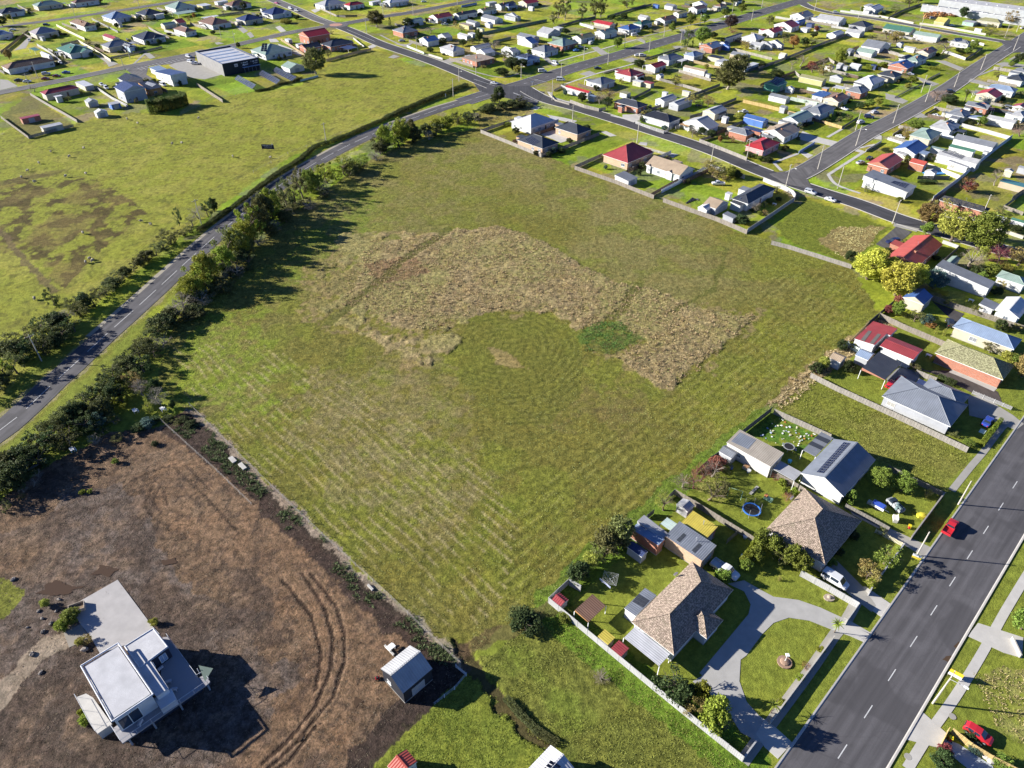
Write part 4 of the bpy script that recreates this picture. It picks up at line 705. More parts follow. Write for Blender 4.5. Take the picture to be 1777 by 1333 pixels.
for (x, y, w, h, kind) in THICK:
    if kind == 'wattle' and gq.random() < .35: kind = gq.choice(('olive','scrub','broad'))
    o = plant(at0(x, y), w*random.uniform(1.0,1.3), h*(1.5 if h > 5 and 270 < y < 545 and kind != 'grey' else 1.3 if y < 270 else .92)*random.uniform(.85,1.2), kind, 'twig' if kind == 'grey' else random.choice(('big','gum','loose','big')) if kind in ('wattle','broad','olive') else random.choice(('round','loose','gum')), name='roadside_shrub', low=.03)
    pend(o, PWORD[kind]+' bush', 'in the thicket between country road and field' if y < 640 else 'in the wooded corner beside the country road', 'bush', 'thicket right of the country road')
LEFTT = [(362,376,6,6.5,'dark'),(372,366,4,6,'dark'),(345,380,6,5,'grey'),(334,392,5,4,'grey'),(312,392,4,7,'dark'),(330,404,4,3,'scrub'),(296,424,7,7,'olive'),(284,432,6,4,'scrub'),(318,410,4,2.5,'scrub'),(272,444,5,4,'olive'),(256,452,5,4,'scrub'),(244,462,5,3.6,'olive'),(232,470,5,3.6,'scrub'),(220,480,5,3.6,'scrub'),(208,490,6,4,'scrub'),(196,500,6,4,'scrub'),(186,512,6,4.5,'olive'),(174,520,6,4,'scrub'),(164,532,6,4.5,'scrub'),(150,536,6,5,'dark'),(140,548,6,5,'olive'),(128,540,6,5,'olive'),(95,530,4,7,'dark'),(118,560,6,5.5,'grey'),(104,566,6,5.5,'dark'),(130,576,6,5,'dark'),(112,590,7,6,'dark'),(92,582,7,6,'olive'),(76,576,6,5.5,'dark'),(98,604,7,6,'dark'),(80,616,6,6,'scrub'),(60,608,7,6.5,'dark'),(52,592,6,5.5,'olive'),(44,628,7,6,'dark'),(28,622,7,6.5,'scrub'),(30,648,7,6,'olive'),(12,656,7,5.5,'wattle'),(2,672,6,5,'scrub'),(-14,660,7,6,'dark'),(20,600,5,4,'olive'),(-10,690,6,5,'scrub')]
for (x, y, w, h, kind) in LEFTT:
    o = plant(at0(x, y), w*random.uniform(.8,1.15), h*random.uniform(.75,1.05), kind, 'twig' if kind == 'grey' else random.choice(('round','loose','gum')), name='roadside_shrub', low=.04)
    pend(o, PWORD[kind]+' bush', 'in the thicket left of the country road', 'bush', 'thicket left of the country road')
# clipped and wild hedges
def hedge(pts, w, h, kind, label, seg=2.2):
    L = smooth_line(pts, seg); root = empty('hedge', L[0])
    for i in range(len(L)-1):
        a, b = L[i], L[i+1]; c = link('foliage', proto('hedge', i % 3), root); d = b-a; hh = h*random.uniform(.85,1.12)
        c.location = (a+b)/2-L[0]+Vector((0,0,hh*.47)); c.rotation_euler = (0,0,math.atan2(d.y,d.x)); c.scale = (d.length*1.25, w*random.uniform(.85,1.2), hh)
        c.material_slots[0].link = 'OBJECT'; c.material_slots[0].material = mat('leaf', LEAF[kind])
    return tag(root, label, 'hedge')
hedge(poly0((447,330),(490,299),(520,280),(545,258)), 2.2, 1.5, 'scrub', 'low dark hedge left of the country road below the billboard', 3)
hedge(poly0((545,258),(580,246),(615,232),(670,208)), 2.0, 1.5, 'scrub', 'low dark hedge left of the country road right of the billboard', 3)
hedge(poly0((670,208),(720,185),(770,165),(810,150)), 2.4, 1.9, 'scrub', 'low dark hedge along paddock nearest the road junction', 3)
hedge(poly0((345,402),(390,372),(447,330)), 1.8, 1.3, 'scrub', 'low dark hedge left of the country road above the shaded bend', 3)
hedge(polyt('t1', (1020,775),(1140,755),(1275,715)), 5.0, 6.0, 'cypress', 'tall dense clipped hedge below the grey two-storey building', 1.3)
hedge(polyt('N', (680,1160),(780,1215),(870,1260)), 1.6, 1.3, 'dark', 'low dark green hedge beside the olive-roofed house driveway')
hedge(polyt('t12', (1480,450),(1540,370),(1610,285)), 1.1, 1.2, 'wattle', 'clipped light green hedge beside the blue car')
hedge(polyt('R', (1530,900),(1600,820),(1690,700),(1760,590)), 1.6, 2.2, 'wattle', 'bright green hedge between brick shed yard and front lawn')
hedge(polyt('G', (1350,880),(1480,890),(1600,850)), 3.0, 2.4, 'wattle', 'clipped bright hedge left of the blue-roofed brick house')
hedge(polyt('H', (450,870),(560,890),(690,905)), 2.0, 1.6, 'wattle', 'clipped hedge in front of the blue-roofed brick house')
hedge(polyt('L', (430,1175),(530,1170),(640,1175)), 2.0, 1.2, 'dark', 'rounded dark hedge on the lawn behind white solar house')
hedge(polyt('C', (30,1180),(200,1150),(330,1095),(520,1060),(620,1010)), 1.2, 1.0, 'scrub', 'ragged weed line along paddock fence below the solar arrays', 3)
hedge(polyt('t15', (0,870),(80,960),(200,1080),(330,1160)), 1.2, .7, 'scrub', 'ragged dark weeds along the muddy ditch at bottom', 2)
# ------------------------------------------------------------------ buildings
TANG = {'A':47.5,'B':47.5,'C':46,'D':41}
HP = {'A':'top-left block','B':'behind black warehouse','C':'near the roundabout','D':'right of roundabout','E':'at main junction','F':'along upper main road','G':'by grassy reserve','H':'top-right block','I':'above the field','J':'on field-side street','K':'at side-street corner','L':'right-hand block','M':'by salmon-roofed house','N':'behind right field fence','O':'in white-walled yard','P':'at maroon sheds','t12':'on front road','t11':'beside field fence','t4':'right-hand block','R':'behind brown-tiled house','S':'beside solar house','Q':'in brown-tiled backyard','a':'on front road','Z':'on bare lot','t1':'top-left paddock edge','t15':'along white fence','t14':'at bottom edge'}
WIN = {}
def window_parts(w, h):
    k = (round(w,1), round(h,1))
    if k not in WIN:
        mb = MB(); mb.box(-w/2, w/2, -.02, .03, 0, h); pane = make_mesh('window', mb.v, mb.f, M_GLASS, uv=False)
        mb = MB(); t = .055
        for (x0,x1,z0,z1) in ((-w/2-t,w/2+t,-t,0),(-w/2-t,w/2+t,h,h+t),(-w/2-t,-w/2,0,h),(w/2,w/2+t,0,h),(-.03,.03,0,h)): mb.box(x0, x1, -.06, .02, z0, z1)
        mb.box(-w/2-.12, w/2+.12, -.14, .02, -t-.05, -t); fr = make_mesh('frame', mb.v, mb.f, M_FRAME, uv=False); WIN[k] = (pane, fr)
    return WIN[k]
DOORM = {}
CURT = [mat('glass', c) for c in ((.22,.23,.25),(.34,.33,.30),(.12,.14,.17))]
def add_window(root, x, y, z, rz, w, h):
    p, f = window_parts(w, h); o = link('window', p, root)
    if random.random() < (.5 if root.location.y > 200 else .2): o.material_slots[0].link = 'OBJECT'; o.material_slots[0].material = random.choice(CURT); o.location = (x, y, z); o.rotation_euler = (0,0,rz); link('frame', f, o)
def add_door(root, x, y, rz, w=.95, h=2.05, garage=False, m=None):
    k = (w, h, garage)
    if k not in DOORM:
        mb = MB()
        if garage:
            for i in range(6): mb.box(-w/2, w/2, -.05-.02*(i % 2), .02, i*h/6, (i+1)*h/6-.02)
        else: mb.box(-w/2, w/2, -.05, .02, 0, h); mb.box(w*.34, w*.4, -.1, -.04, h*.45, h*.5, 1)
        DOORM[k] = make_mesh('door', mb.v, mb.f, [M_STEEL if garage else M_DOOR, M_STEEL], mb.m, uv=False)
    o = link('roller_door' if garage else 'door', DOORM[k], root); o.location = (x, y, .12); o.rotation_euler = (0,0,rz)
def roof_mesh(rt, a, b, h, tp, axis):
    """solid roof over the rectangle a x b (local x, y) with its eaves at z = h; returns MB and slope planes"""
    mb = MB(); X, Y = a/2, b/2; t = .14; pl = {}
    base = [(-X,-Y,h),(X,-Y,h),(X,Y,h),(-X,Y,h)]; up = [(p[0],p[1],h+t) for p in base]
    side = [(0,1,5,4),(1,2,6,5),(2,3,7,6),(3,0,4,7)]
    if rt == 'f':
        mb.solid(base+up, [(3,2,1,0),(4,5,6,7)]+side); pl = {k: (Vector((0,0,h+t)), Vector((0,0,1))) for k in ('x-','x+','y-','y+')}
    elif rt[0] == 's':
        hi = {'1':(1,2),'2':(0,3),'3':(2,3),'4':(0,1)}[rt[1]]; r = tp*(a if rt[1] in '12' else b)
        up = [(p[0],p[1],p[2]+(r if i in hi else 0)) for i, p in enumerate(up)]
        mb.solid(base+up, [(3,2,1,0),(4,5,6,7)]+side, [0,0]+[1]*4)
        q = [Vector(p) for p in up]; n = (q[1]-q[0]).cross(q[3]-q[0]).normalized(); pl = {k: (q[0], n) for k in ('x-','x+','y-','y+')}
    elif rt[0] == 'g':
        r = tp*(Y if axis == 'x' else X)
        rid = [(-X,0,h+t+r),(X,0,h+t+r)] if axis == 'x' else [(0,-Y,h+t+r),(0,Y,h+t+r)]
        if axis == 'x': fs = [(4,5,9,8),(6,7,8,9),(7,4,8),(5,6,9)]
        else: fs = [(7,4,8,9),(5,6,9,8),(4,5,8),(6,7,9)]
        mb.solid(base+up+rid, [(3,2,1,0)]+fs+side, [0,0,0,1,1]+[2]*4)
        if axis == 'x': mb.box(-X-.02, X+.02, -.14, .14, h+t+r-.05, h+t+r+.05)
        else: mb.box(-.14, .14, -Y-.02, Y+.02, h+t+r-.05, h+t+r+.05)
    else:
        S = min(X, Y); r = tp*S
        rid = [(-X+S,0,h+t+r),(X-S+.02,0,h+t+r)] if X >= Y else [(0,-Y+S,h+t+r),(0,Y-S+.02,h+t+r)]
        if X >= Y: fs = [(4,5,9,8),(6,7,8,9),(7,4,8),(5,6,9)]
        else: fs = [(7,4,8,9),(5,6,9,8),(4,5,8),(6,7,9)]
        mb.solid(base+up+rid, [(3,2,1,0)]+fs+side, [0]*5+[2]*4)
        A = [Vector(p) for p in up]; Rg = [Vector(p) for p in rid]
        for i, j in (((0,0),(3,0),(1,1),(2,1)) if X >= Y else ((0,0),(1,0),(2,1),(3,1))):
            mb.tube(A[i]+Vector((0,0,.02)), Rg[j]+Vector((0,0,.02)), .09, .09, 5)
        mb.tube(Rg[0]+Vector((0,0,.02)), Rg[1]+Vector((0,0,.021)), .1, .1, 5)
    if rt[0] in 'gh':
        r = tp*(min(X, Y) if rt[0] == 'h' else (Y if axis == 'x' else X))
        ry = (r/Y if (rt[0] == 'g' and axis == 'x') or (rt[0] == 'h') else 0); 
        sl = tp
        pl = {'x-': (Vector((-X,0,h+t)), Vector((-sl,0,1)).normalized()), 'x+': (Vector((X,0,h+t)), Vector((sl,0,1)).normalized()),
              'y-': (Vector((0,-Y,h+t)), Vector((0,-sl,1)).normalized()), 'y+': (Vector((0,Y,h+t)), Vector((0,sl,1)).normalized())}
    return mb, pl
class House: pass
def block(root, cx, cy, a, b, rt, roof, wall, h=2.75, tp=None, axis=None, over=.45, opts=(), z0=0.0, primary=True):
    """one rectangular volume of a building, in the building's own frame"""
    tp = tp*1.25 if tp else (.10 if rt[0] == 's' else .40 if rt[0] == 'h' else .38)
    if axis is None: axis = 'x' if a >= b else 'y'
    if rt in ('g1','g2'): axis = 'x' if rt == 'g1' else 'y'; rt = 'g'
    wm = wallmat(wall); rm = roofmat(roof); off = Vector((cx, cy, 0))
    mb, pl = roof_mesh(rt, a, b, h, tp, axis)
    ro = mb.build('roof', [rm, wm, M_FRAME if wall != 'black' else M_DARK], root); ro.location = off
    wa, wb = a/2-over, b/2-over
    if 'car' in opts:
        for sx in (-1, 1):
            for sy in (-1, 1):
                p = MB(); p.box(-.06,.06,-.06,.06,z0,h); o = p.build('post', M_WHITE, root, uv=False); o.location = (cx+sx*(wa+.2), cy+sy*(wb+.2), 0)
    else:
        mb = MB(); mb.box(-wa, wa, -wb, wb, z0+.12, h); w = mb.build('wall', wm, root); w.location = off
        mb = MB(); mb.box(-wa-.04, wa+.04, -wb-.04, wb+.04, z0-.05, z0+.14); o = mb.build('foundation', M_CONCD, root); o.location = off
        shed = 'S' in opts
        if 'w0' not in opts:
            for (L, rz, px_, py_, ux, uy) in ((2*wb, -math.pi/2, -wa, 0, 0, 1), (2*wa, 0, 0, -wb, 1, 0), (2*wb, math.pi/2, wa, 0, 0, 1), (2*wa, math.pi, 0, wb, 1, 0)):
                back = rz > 0
                if shed:
                    if L > 2.2 and not back:
                        if rz == 0: add_door(root, cx+px_, cy+py_-.0, rz, min(2.6, L*.55), min(2.1, h-z0-.35), True)
                        elif L > 3.5: add_window(root, cx+px_, cy+py_+L*.2, z0+1.1, rz, .9, .7)
                    continue
                n = max(1, int(L/3.4)); n = n if not back else max(1, n//2)
                for i in range(n):
                    s = (i+.5)/n*L-L/2+random.uniform(-.25,.25)
                    if n > 2 and i == n//2 and rz == 0: add_door(root, cx+px_+ux*s, cy+py_+uy*s, rz); continue
                    w = random.choice((1.2,1.5,1.8)) if L/n > 2.6 else .9
                    for fl in range(2 if h-z0 > 5 else 1): add_window(root, cx+px_+ux*s, cy+py_+uy*s, z0+.95+2.8*fl, rz, w, 1.15)
    if 'c' in opts:
        mb = MB(); mb.box(-.4,.4,-.3,.3,0,1.9 if rt != 'f' else 1.2); mb.box(-.46,.46,-.36,.36,1.75,1.9); ch = mb.build('chimney', M_BRICKC, ro); ch.location = (-a*.18, -b*.12, h+.35)
    if 'v' in opts:
        mb = MB(); mb.tube((0,0,0),(0,0,.9),.07,.07,7); mb.tube((0,0,.9),(0,0,1.05),.12,.12,7); v = mb.build('flue', M_STEEL, ro, uv=False); v.location = (a*.12, -b*.1, h+.5)
    return ro, pl
def rect(t, xl, yl, xr, yr, z, ang):
    Lp = at(t, xl, yl, z); Rp = at(t, xr, yr, z) if not isinstance(xr, tuple) else at(*xr, z); d = Rp-Lp
    e1 = Vector((math.cos(R(ang)), math.sin(R(ang)), 0)); e2 = Vector((e1.y, -e1.x, 0))
    a = d.dot(e1); b = d.dot(e2); c = (Lp+Rp)/2
    return c, a, b
ROOFTYPE = {'h':'hip','g':'gable','s':'sloping','f':'flat'}
LAST = {}
def building(spec, prev=None):
    p = spec.split(); add = p[0] == '+'; p = p[1:] if add else p
    t = p[0]; xl, yl, xr, yr = map(float, p[1:5]); rt, roof, wall = p[5:8]; opts = p[8:]
    kv = dict(o.split('=', 1) for o in opts if '=' in o); fl = [o for o in opts if '=' not in o]
    h = float(kv.get('h', 2.4 if 'S' in fl or 'car' in fl else 3.0)); ang = float(kv.get('a', TANG.get(t, ANG))); z0 = float(kv.get('z0', 0))
    c, a, b = rect(t, xl, yl, xr, yr, h+.12, ang)
    if a < 1.6 or b < 1.6: print('THIN', spec, round(a,1), round(b,1)); a = max(a, 2.2); b = max(b, 2.2)
    if a > 30 or b > 30: print('BIG', spec, round(a,1), round(b,1))
    small = 'S' in fl or 'car' in fl
    if add: root = prev; off = Matrix.Rotation(-root.rotation_euler.z, 3, 'Z') @ (Vector((c.x, c.y, 0))-Vector(root.location)); off.z = 0
    else:
        nm = kv.get('n', 'carport' if 'car' in fl else 'shed' if 'S' in fl else 'house'); root = empty(nm, (c.x, c.y, 0), R(ang)); off = Vector((0,0,0))
    ro, pl = block(root, off.x, off.y, a, b, rt, roof, wall, h, float(kv['p']) if 'p' in kv else None, None, .15 if small else .45, fl, z0)
    M = Matrix.Translation(root.location) @ Matrix.Rotation(root.rotation_euler.z, 4, 'Z') @ Matrix.Translation(off)
    root_pl = {k: (M @ q[0], (M.to_3x3() @ q[1])) for k, q in pl.items()}
    if not add:
        rn = roof[4:] if roof.startswith('tile') else roof; rn = ROOFW.get(rn, rn); wn = {'buff':'buff brick'}.get(wall, wall)
        kind = {'house':'house','shed':'shed','carport':'carport'}.get(root.name.split('.')[0], root.name.split('.')[0].replace('_', ' '))
        if 'l' in kv: tag(root, kv['l'].replace('_', ' '), kv.get('cat', kind))
        else: pend(root, (wn+' ' if kind != 'carport' else 'open ')+kind+' with '+rn+' '+ROOFTYPE[rt[0]]+' roof', HP[t], kv.get('cat', kind), kind+'s '+HP[t])
    return root, ro, root_pl
def array(ro, plane, t, quad, nx, ny, m, name='solar_panel', gap=.08, lift=.07, single=False):
    """panels lying on a roof plane, given the pixel corners of the array (left, top, right, bottom)"""
    q = [on_plane(t, x, y, plane[0], plane[1]) for x, y in quad]; n = plane[1]
    bpy.context.view_layer.update() if False else None
    W = Matrix.Translation(ro.parent.location) @ Matrix.Rotation(ro.parent.rotation_euler.z, 4, 'Z') @ Matrix.Translation(ro.location); inv = W.inverted()
    joint = MB()
    for i in range(nx):
        for j in range(ny):
            def P(u, v): return (q[0].lerp(q[1], u)).lerp(q[3].lerp(q[2], u), v)
            du = gap/max(.5, (q[1]-q[0]).length); dv = gap/max(.5, (q[3]-q[0]).length)
            c4 = [P(i/nx+du, j/ny+dv), P((i+1)/nx-du, j/ny+dv), P((i+1)/nx-du, (j+1)/ny-dv), P(i/nx+du, (j+1)/ny-dv)]
            lo = [inv @ (p+n*lift*.3) for p in c4]; hi = [inv @ (p+n*lift) for p in c4]
            mb = joint if single else MB(); mb.solid(lo+hi, [(3,2,1,0),(4,5,6,7),(0,1,5,4),(1,2,6,5),(2,3,7,6),(3,0,4,7)] if (hi[1]-hi[0]).cross(hi[3]-hi[0]).dot(inv.to_3x3() @ n) > 0 else [(0,1,2,3),(7,6,5,4),(4,5,1,0),(5,6,2,1),(6,7,3,2),(7,4,0,3)])
            if not single: mb.build(name, m, ro)
    if single: joint.build(name, m, ro)
BUILD = """
A -60 150 310 140 h charcoal white;A 410 62 800 42 h mint cream c;A 905 25 1275 0 h brown white;A -140 420 150 430 h skyblue white;A 365 410 755 400 h mauve cream p=.36;A 885 278 1240 322 h tilebrown white c;A 1300 207 1700 207 h skyblue white c;A 1310 458 1540 490 g2 maroon cream S;A 1290 577 1690 562 h grey cream;A 720 622 1190 642 h green white c;+ A 990 655 1195 650 g2 green white;A 10 850 700 785 h tilebrown white;A 520 672 660 715 g2 white white S;A 505 465 570 475 f grey grey S;A 510 1185 1022 1130 h maroon cream;+ A 685 1235 805 1230 f white white w0;A 960 1055 1205 1090 f white cream S;A 370 620 520 640 f green green car;A 1430 275 1570 300 g1 pale white S
t1 -40 85 90 40 f green grey S;t1 270 865 430 850 f pale cream S;t1 575 690 670 690 g2 pale cream S;t1 640 765 735 760 g2 white white S;t1 735 705 825 705 f pale blue S;t1 130 805 275 790 f maroon brick S
B -120 1005 215 1010 g2 black grey h=3.4 a=44;B -170 1120 245 1130 g2 navy grey h=5.6 a=44 n=building l=grey_two-storey_building_with_dark_roof_behind_the_tall_clipped_hedge cat=building;B 155 1095 455 1120 s3 black timber h=3.4 a=44 l=timber_shed_with_black_roof_and_skylight_strips_behind_tall_hedge cat=shed n=shed;B 345 920 778 988 s4 navy white h=3.6 a=44 l=white_workshop_with_dark_blue_sloping_roof_beside_gravel_yard cat=workshop n=workshop;+ B 275 868 545 895 f skyblue white h=3.0;B 110 165 480 165 h charcoal cream c;+ B 340 185 482 175 f white white;B 480 80 878 80 h mint white;B 580 165 895 150 f mint white car;B 60 465 500 465 h charcoal white;+ B 300 480 500 470 h charcoal white;B 590 370 900 392 h brown white;+ B 640 380 790 350 g2 brown white;B 430 315 640 305 g1 mint cream S;B 575 275 765 285 g1 maroon cream S;B 910 275 1345 285 h brown white;B 955 225 1185 205 f white white car;B 1390 240 1755 232 h navy cream;B 1245 55 1605 40 h brown white c;B 890 60 1090 62 f white yellow S;B -80 575 105 600 h grey paleblue;B 1710 120 1800 115 g1 white white S;B 1120 20 1300 10 f white white S
C -45 642 498 645 h mint white a=44;C 350 848 652 850 g2 mint white S a=44;C 570 440 988 430 g1 red brick a=44 h=4.6;C 860 565 1295 545 h charcoal brick a=44;+ C 575 600 880 590 g1 black brick;C 395 500 500 505 f white white S;C 535 565 650 560 f pale white S;C 90 155 492 152 h navy white;+ C 300 150 492 155 g2 navy white;C 780 50 1190 35 h pale white;C 1155 60 1425 45 h red white;C 1480 20 1640 10 f white white S;C 1110 605 1335 610 f navy navy car S
D 30 20 375 5 h white white;D 290 275 562 255 g1 mint white h=3.2 a=44;D 620 215 938 203 g1 maroon white h=3.2 c a=44;D 930 185 1255 155 g1 charcoal white h=3.2 c a=44;D 1245 130 1502 112 g1 olive white h=3.2 c a=44;D 1475 65 1748 45 g1 charcoal white h=3.2 c a=44;D 150 385 492 390 h grey brick c;D 490 505 762 512 g1 blue white c;D 755 610 1092 632 h pale white c;D 1040 735 1475 745 f tan brick c;D 735 455 928 470 g1 pale grey S;D 988 440 1172 462 g2 pale white S;D 1008 300 1198 322 f tan yellow S;D 1098 272 1285 290 g2 grey grey S;D 1290 220 1578 245 g2 grey white S;D 1612 195 1790 225 g1 pale grey S;D 1338 300 1452 310 g1 white grey S;D 1245 355 1332 372 f mint cream S;D 1120 425 1242 432 f white white S;D 1155 605 1425 585 g1 pale white S;D 1228 655 1478 662 g1 white white S;D 1600 645 1790 655 g1 pale white;D 1350 30 1500 25 f pale grey S
E 80 738 432 740 h skyblue paleblue;E 130 520 405 545 g1 blue white S;E 122 455 418 480 g2 grey grey S;E 298 632 668 630 h grey white;E 515 550 922 545 h mint brick;E 828 480 1138 462 g1 olive white c h=3;E 1118 415 1424 402 g1 mint white c;+ E 1195 415 1422 402 g1 green white;E 1418 360 1728 350 h blue white c;E 1615 300 1875 285 h green white c;E 1110 290 1402 312 g2 red cream h=2.6;E 378 410 692 405 g2 pale grey S;E 590 350 730 355 f white grey S;E 138 30 412 22 g1 red cream;E -60 70 112 68 h navy paleblue;E -40 200 180 215 g2 grey grey S;E 270 90 355 95 g2 white white S;E 740 1118 1092 1182 g2 red white;E 1028 1045 1398 1035 h grey white;E 1385 935 1752 935 h maroon white c;+ E 1635 985 1772 965 g1 red white;E 1040 1230 1165 1235 f skyblue paleblue S;E -80 640 175 650 g2 white grey S;E 1445 1185 1595 1190 f olive white S;E 1610 1035 1770 1045 f white cream S
F 143 845 428 830 g1 red white h=3;F 300 748 640 725 h grey white;F 545 775 702 765 f white grey car;F 635 700 902 690 h skyblue white;F 832 590 1142 585 g1 skyblue brick c;+ F 1090 555 1240 560 g1 navy white;F 1162 488 1402 432 g1 navy white h=3.4;F 1378 480 1692 478 h white white;F 632 862 955 908 g2 tan pale S;F 945 720 1165 732 f black cream S;F 1040 785 1275 780 f pale white S;F 1232 695 1505 712 g2 grey tan S;F 1350 860 1612 815 f white white S;F 1482 570 1702 575 g2 pale grey S;F 1630 545 1800 560 g2 pale grey S;F 112 1052 268 1062 f maroon cream S;F 285 965 392 965 g1 white white S;F 618 1165 738 1180 f white cream S;F 275 250 562 232 g1 brown white c h=3;+ F 500 170 698 155 g1 yellow white h=2.8;F 698 108 948 95 g1 brown white h=3.2;F 1022 75 1205 68 h brown cream;F 745 45 955 62 g1 white white;F 392 72 562 75 g2 grey white S;F 240 55 335 62 f blue blue S;F 50 215 218 220 g2 pale white S;F 360 1180 450 1185 f white white S;F 1300 10 1400 5 g1 charcoal white;F 1120 575 1225 605 g1 blue blue S;F 930 945 990 955 f grey white S
G 15 398 298 388 g1 red white c;G 165 318 512 325 g1 maroon white h=3;G 372 198 692 190 g1 grey white c h=3;G 705 240 1112 255 g2 pale white;G 1128 318 1462 315 h charcoal grey;G 848 438 1082 420 g1 white white S;G 1088 408 1342 415 g2 pale white S;G 1318 110 1592 95 g1 white white h=3;+ G 1320 70 1455 55 f pale white;G 1562 365 2000 388 g2 green cream;G 432 278 582 262 g1 blue blue S;G 588 300 702 300 f navy navy S;G 512 360 642 362 f white white S;G 0 565 162 590 g1 pale grey S;G 70 545 305 572 g1 grey white S;G 232 698 352 698 g2 cream white S;G 1290 590 1662 580 g2 grey white S;G 1222 658 1508 665 g2 mint white S;G 1098 658 1215 645 g2 grey grey S;G 822 850 958 855 g1 grey pale S;G 972 838 1082 828 g2 pale grey S;G 1060 850 1140 850 f pale grey S;G 1142 838 1312 842 g2 white grey S;G 492 985 852 1025 g2 olive yellow S h=2.6;G 888 982 1068 1002 g1 grey grey S;G 45 1068 345 1058 g1 green green S h=3.4;G 318 1125 442 1135 g1 white white S;G 102 1228 388 1255 g2 grey pale S;G 652 1215 912 1200 f blue white;G 795 1270 1145 1252 g1 brown cream h=3 c;G 1088 1160 1405 1152 h grey brick;G 1202 1048 1612 1018 h white white;G 1495 955 1825 955 h charcoal cream c;G 1632 838 1990 838 g1 blue brick c;G 928 1120 1102 1125 f white white car;G 785 1130 892 1130 f pale timber S;G 690 350 772 340 g1 pale grey S;G 1420 830 1500 840 f navy navy S
H 352 438 725 465 g2 mint white;H 828 528 1115 545 h grey white;H 380 668 675 645 g1 brown cream h=3 c;H 248 770 548 738 h mint white c;H 162 750 362 722 h charcoal white;H 620 278 835 265 g2 yellow yellow S h=2.8;H 988 275 1185 275 f pale mint2 S;H 1168 258 1522 278 h olive cream;H 1540 1010 1840 1000 h charcoal white;H 1302 1120 1705 1148 h skyblue white;H 1152 1210 1515 1205 g1 red cream h=3;H 1635 905 1840 905 h grey white;H 1145 372 1242 382 g2 white white S;H 140 555 240 555 g1 grey grey S;H 232 608 400 620 g2 pale white S;H 30 560 60 555 f white white S;H -20 545 75 555 f pale white S
I 412 378 992 360 h white white p=.38;I 978 452 1465 478 h charcoal buff p=.38;I 488 610 1040 648 h charcoal buff p=.38
J -108 805 556 772 h maroon buff p=.5;J 445 930 1080 985 g2 tan white p=.38;+ J 452 940 640 905 g1 tan white;+ J 698 1020 890 1005 g1 tan white;J 48 1085 348 1095 s3 grey white S;J 30 120 480 160 h charcoal brick;+ J 80 175 200 175 h charcoal brick;J 400 295 905 335 h black white;+ J 590 340 770 340 g2 black white;J 922 385 1398 420 g1 pale white;+ J 925 395 1110 385 f white white;J 1178 242 1498 222 g1 pale cream S h=3;J 1340 275 1498 255 f brown white car;J 1422 325 1528 325 g2 pale white S;J 1505 495 1850 515 h grey brick;J 570 92 852 65 g1 pale white S h=2.8;J 745 140 1052 105 g1 pale grey S h=2.8;J 885 410 1045 420 f timber timber car;J 1490 450 1640 455 f pale cream S
K 2 318 328 352 g2 blue blue S h=3;K 18 688 482 648 h red pink;+ K 130 700 320 700 h red pink;K 230 505 735 490 g1 tan white c;+ K 255 520 470 470 g2 tan white;K 498 342 912 298 g1 mint white h=3;K 775 240 1192 198 h grey white;+ K 725 215 900 170 f pale white;K 462 195 585 190 g2 grey grey S;K 212 548 440 562 f grey grey car;K -10 455 280 490 f navy brick S
L 302 895 552 905 g2 salmon brick S h=2.8;L 92 730 548 700 g1 blue white h=3;+ L 425 780 575 770 f skyblue white;L 302 550 728 520 h mint cream;L 562 440 972 418 h pale white c;L 782 275 1112 258 h grey white c;L 1028 320 1255 325 s4 skyblue white car;L 1018 160 1365 185 g2 grey brick;+ L 1150 150 1370 180 g1 navy brick;L 1298 330 1695 375 g2 pale white S h=2.8;L 655 800 1235 880 g2 pale white S h=3.2;+ L 795 905 1080 955 s3 pale white h=2.6;L 812 700 1165 748 g2 green white S h=2.8;L 1465 1140 1850 1190 f teal tan S;L 1525 1000 1655 1010 g1 pale cream S;L 845 485 1045 495 f charcoal timber car;L 868 600 1450 665 g2 grey white S;L 580 700 765 735 f mint white S;L 1280 215 1400 210 f salmon timber car;L 1620 185 1850 185 g1 maroon white;L 1605 290 1850 270 h pale white;L 1700 960 1850 970 f pale grey S;L 500 1015 670 1025 g1 pale white S;L 1250 760 1335 760 f pale white S
t4 700 1118 952 1092 g1 salmon brick h=3;t4 668 1230 1042 1275 s3 grey white h=3
M 688 120 1345 240 h tileblack brick p=.38;+ M 690 130 985 180 h tileblack brick;M 5 865 738 700 g1 salmon brick h=2.9 p=.32 c;M 1358 378 1558 355 f white white S;M 1605 380 1810 405 g2 green white S;M 622 1030 1412 1180 s3 grey white S h=3.2;M 748 940 962 880 g1 mint white S;M 1415 1110 1860 1150 h mint white
N 858 498 1752 662 h skyblue cream p=.40;N 632 832 1655 990 h tileolive brick p=.40;N 218 118 608 105 g1 blue cream S h=2.9 p=.36;N 1400 280 1860 215 g1 white white p=.35;+ N 1195 215 1465 205 s3 grey white
O 885 775 1455 650 h charcoal white p=.38;O 510 850 850 820 g2 tan grey S h=2.6;O 448 885 648 885 g1 white white S;O 770 985 968 1000 s3 grey grey S h=2.0;O 800 705 905 705 f white white S
P 760 650 1170 605 s4 maroon white S h=3.2;+ P 905 512 1305 545 s4 maroon white h=3.0;+ P 1085 745 1645 790 g2 maroon white h=3.4 p=.14;P 850 1048 1365 965 s3 charcoal brick car h=2.8;P 430 895 665 885 g2 tan pale S;P 770 860 1025 845 g2 skyblue grey S
"""
ROOF['cream'] = (.5,.46,.36); ROOF['timber'] = (.34,.2,.09); WALL['mint2'] = (.30,.42,.38); WALL['pale'] = (.55,.53,.50); WALL['navy'] = (.05,.07,.16); WALL['mint'] = (.35,.45,.38)
HB = {}
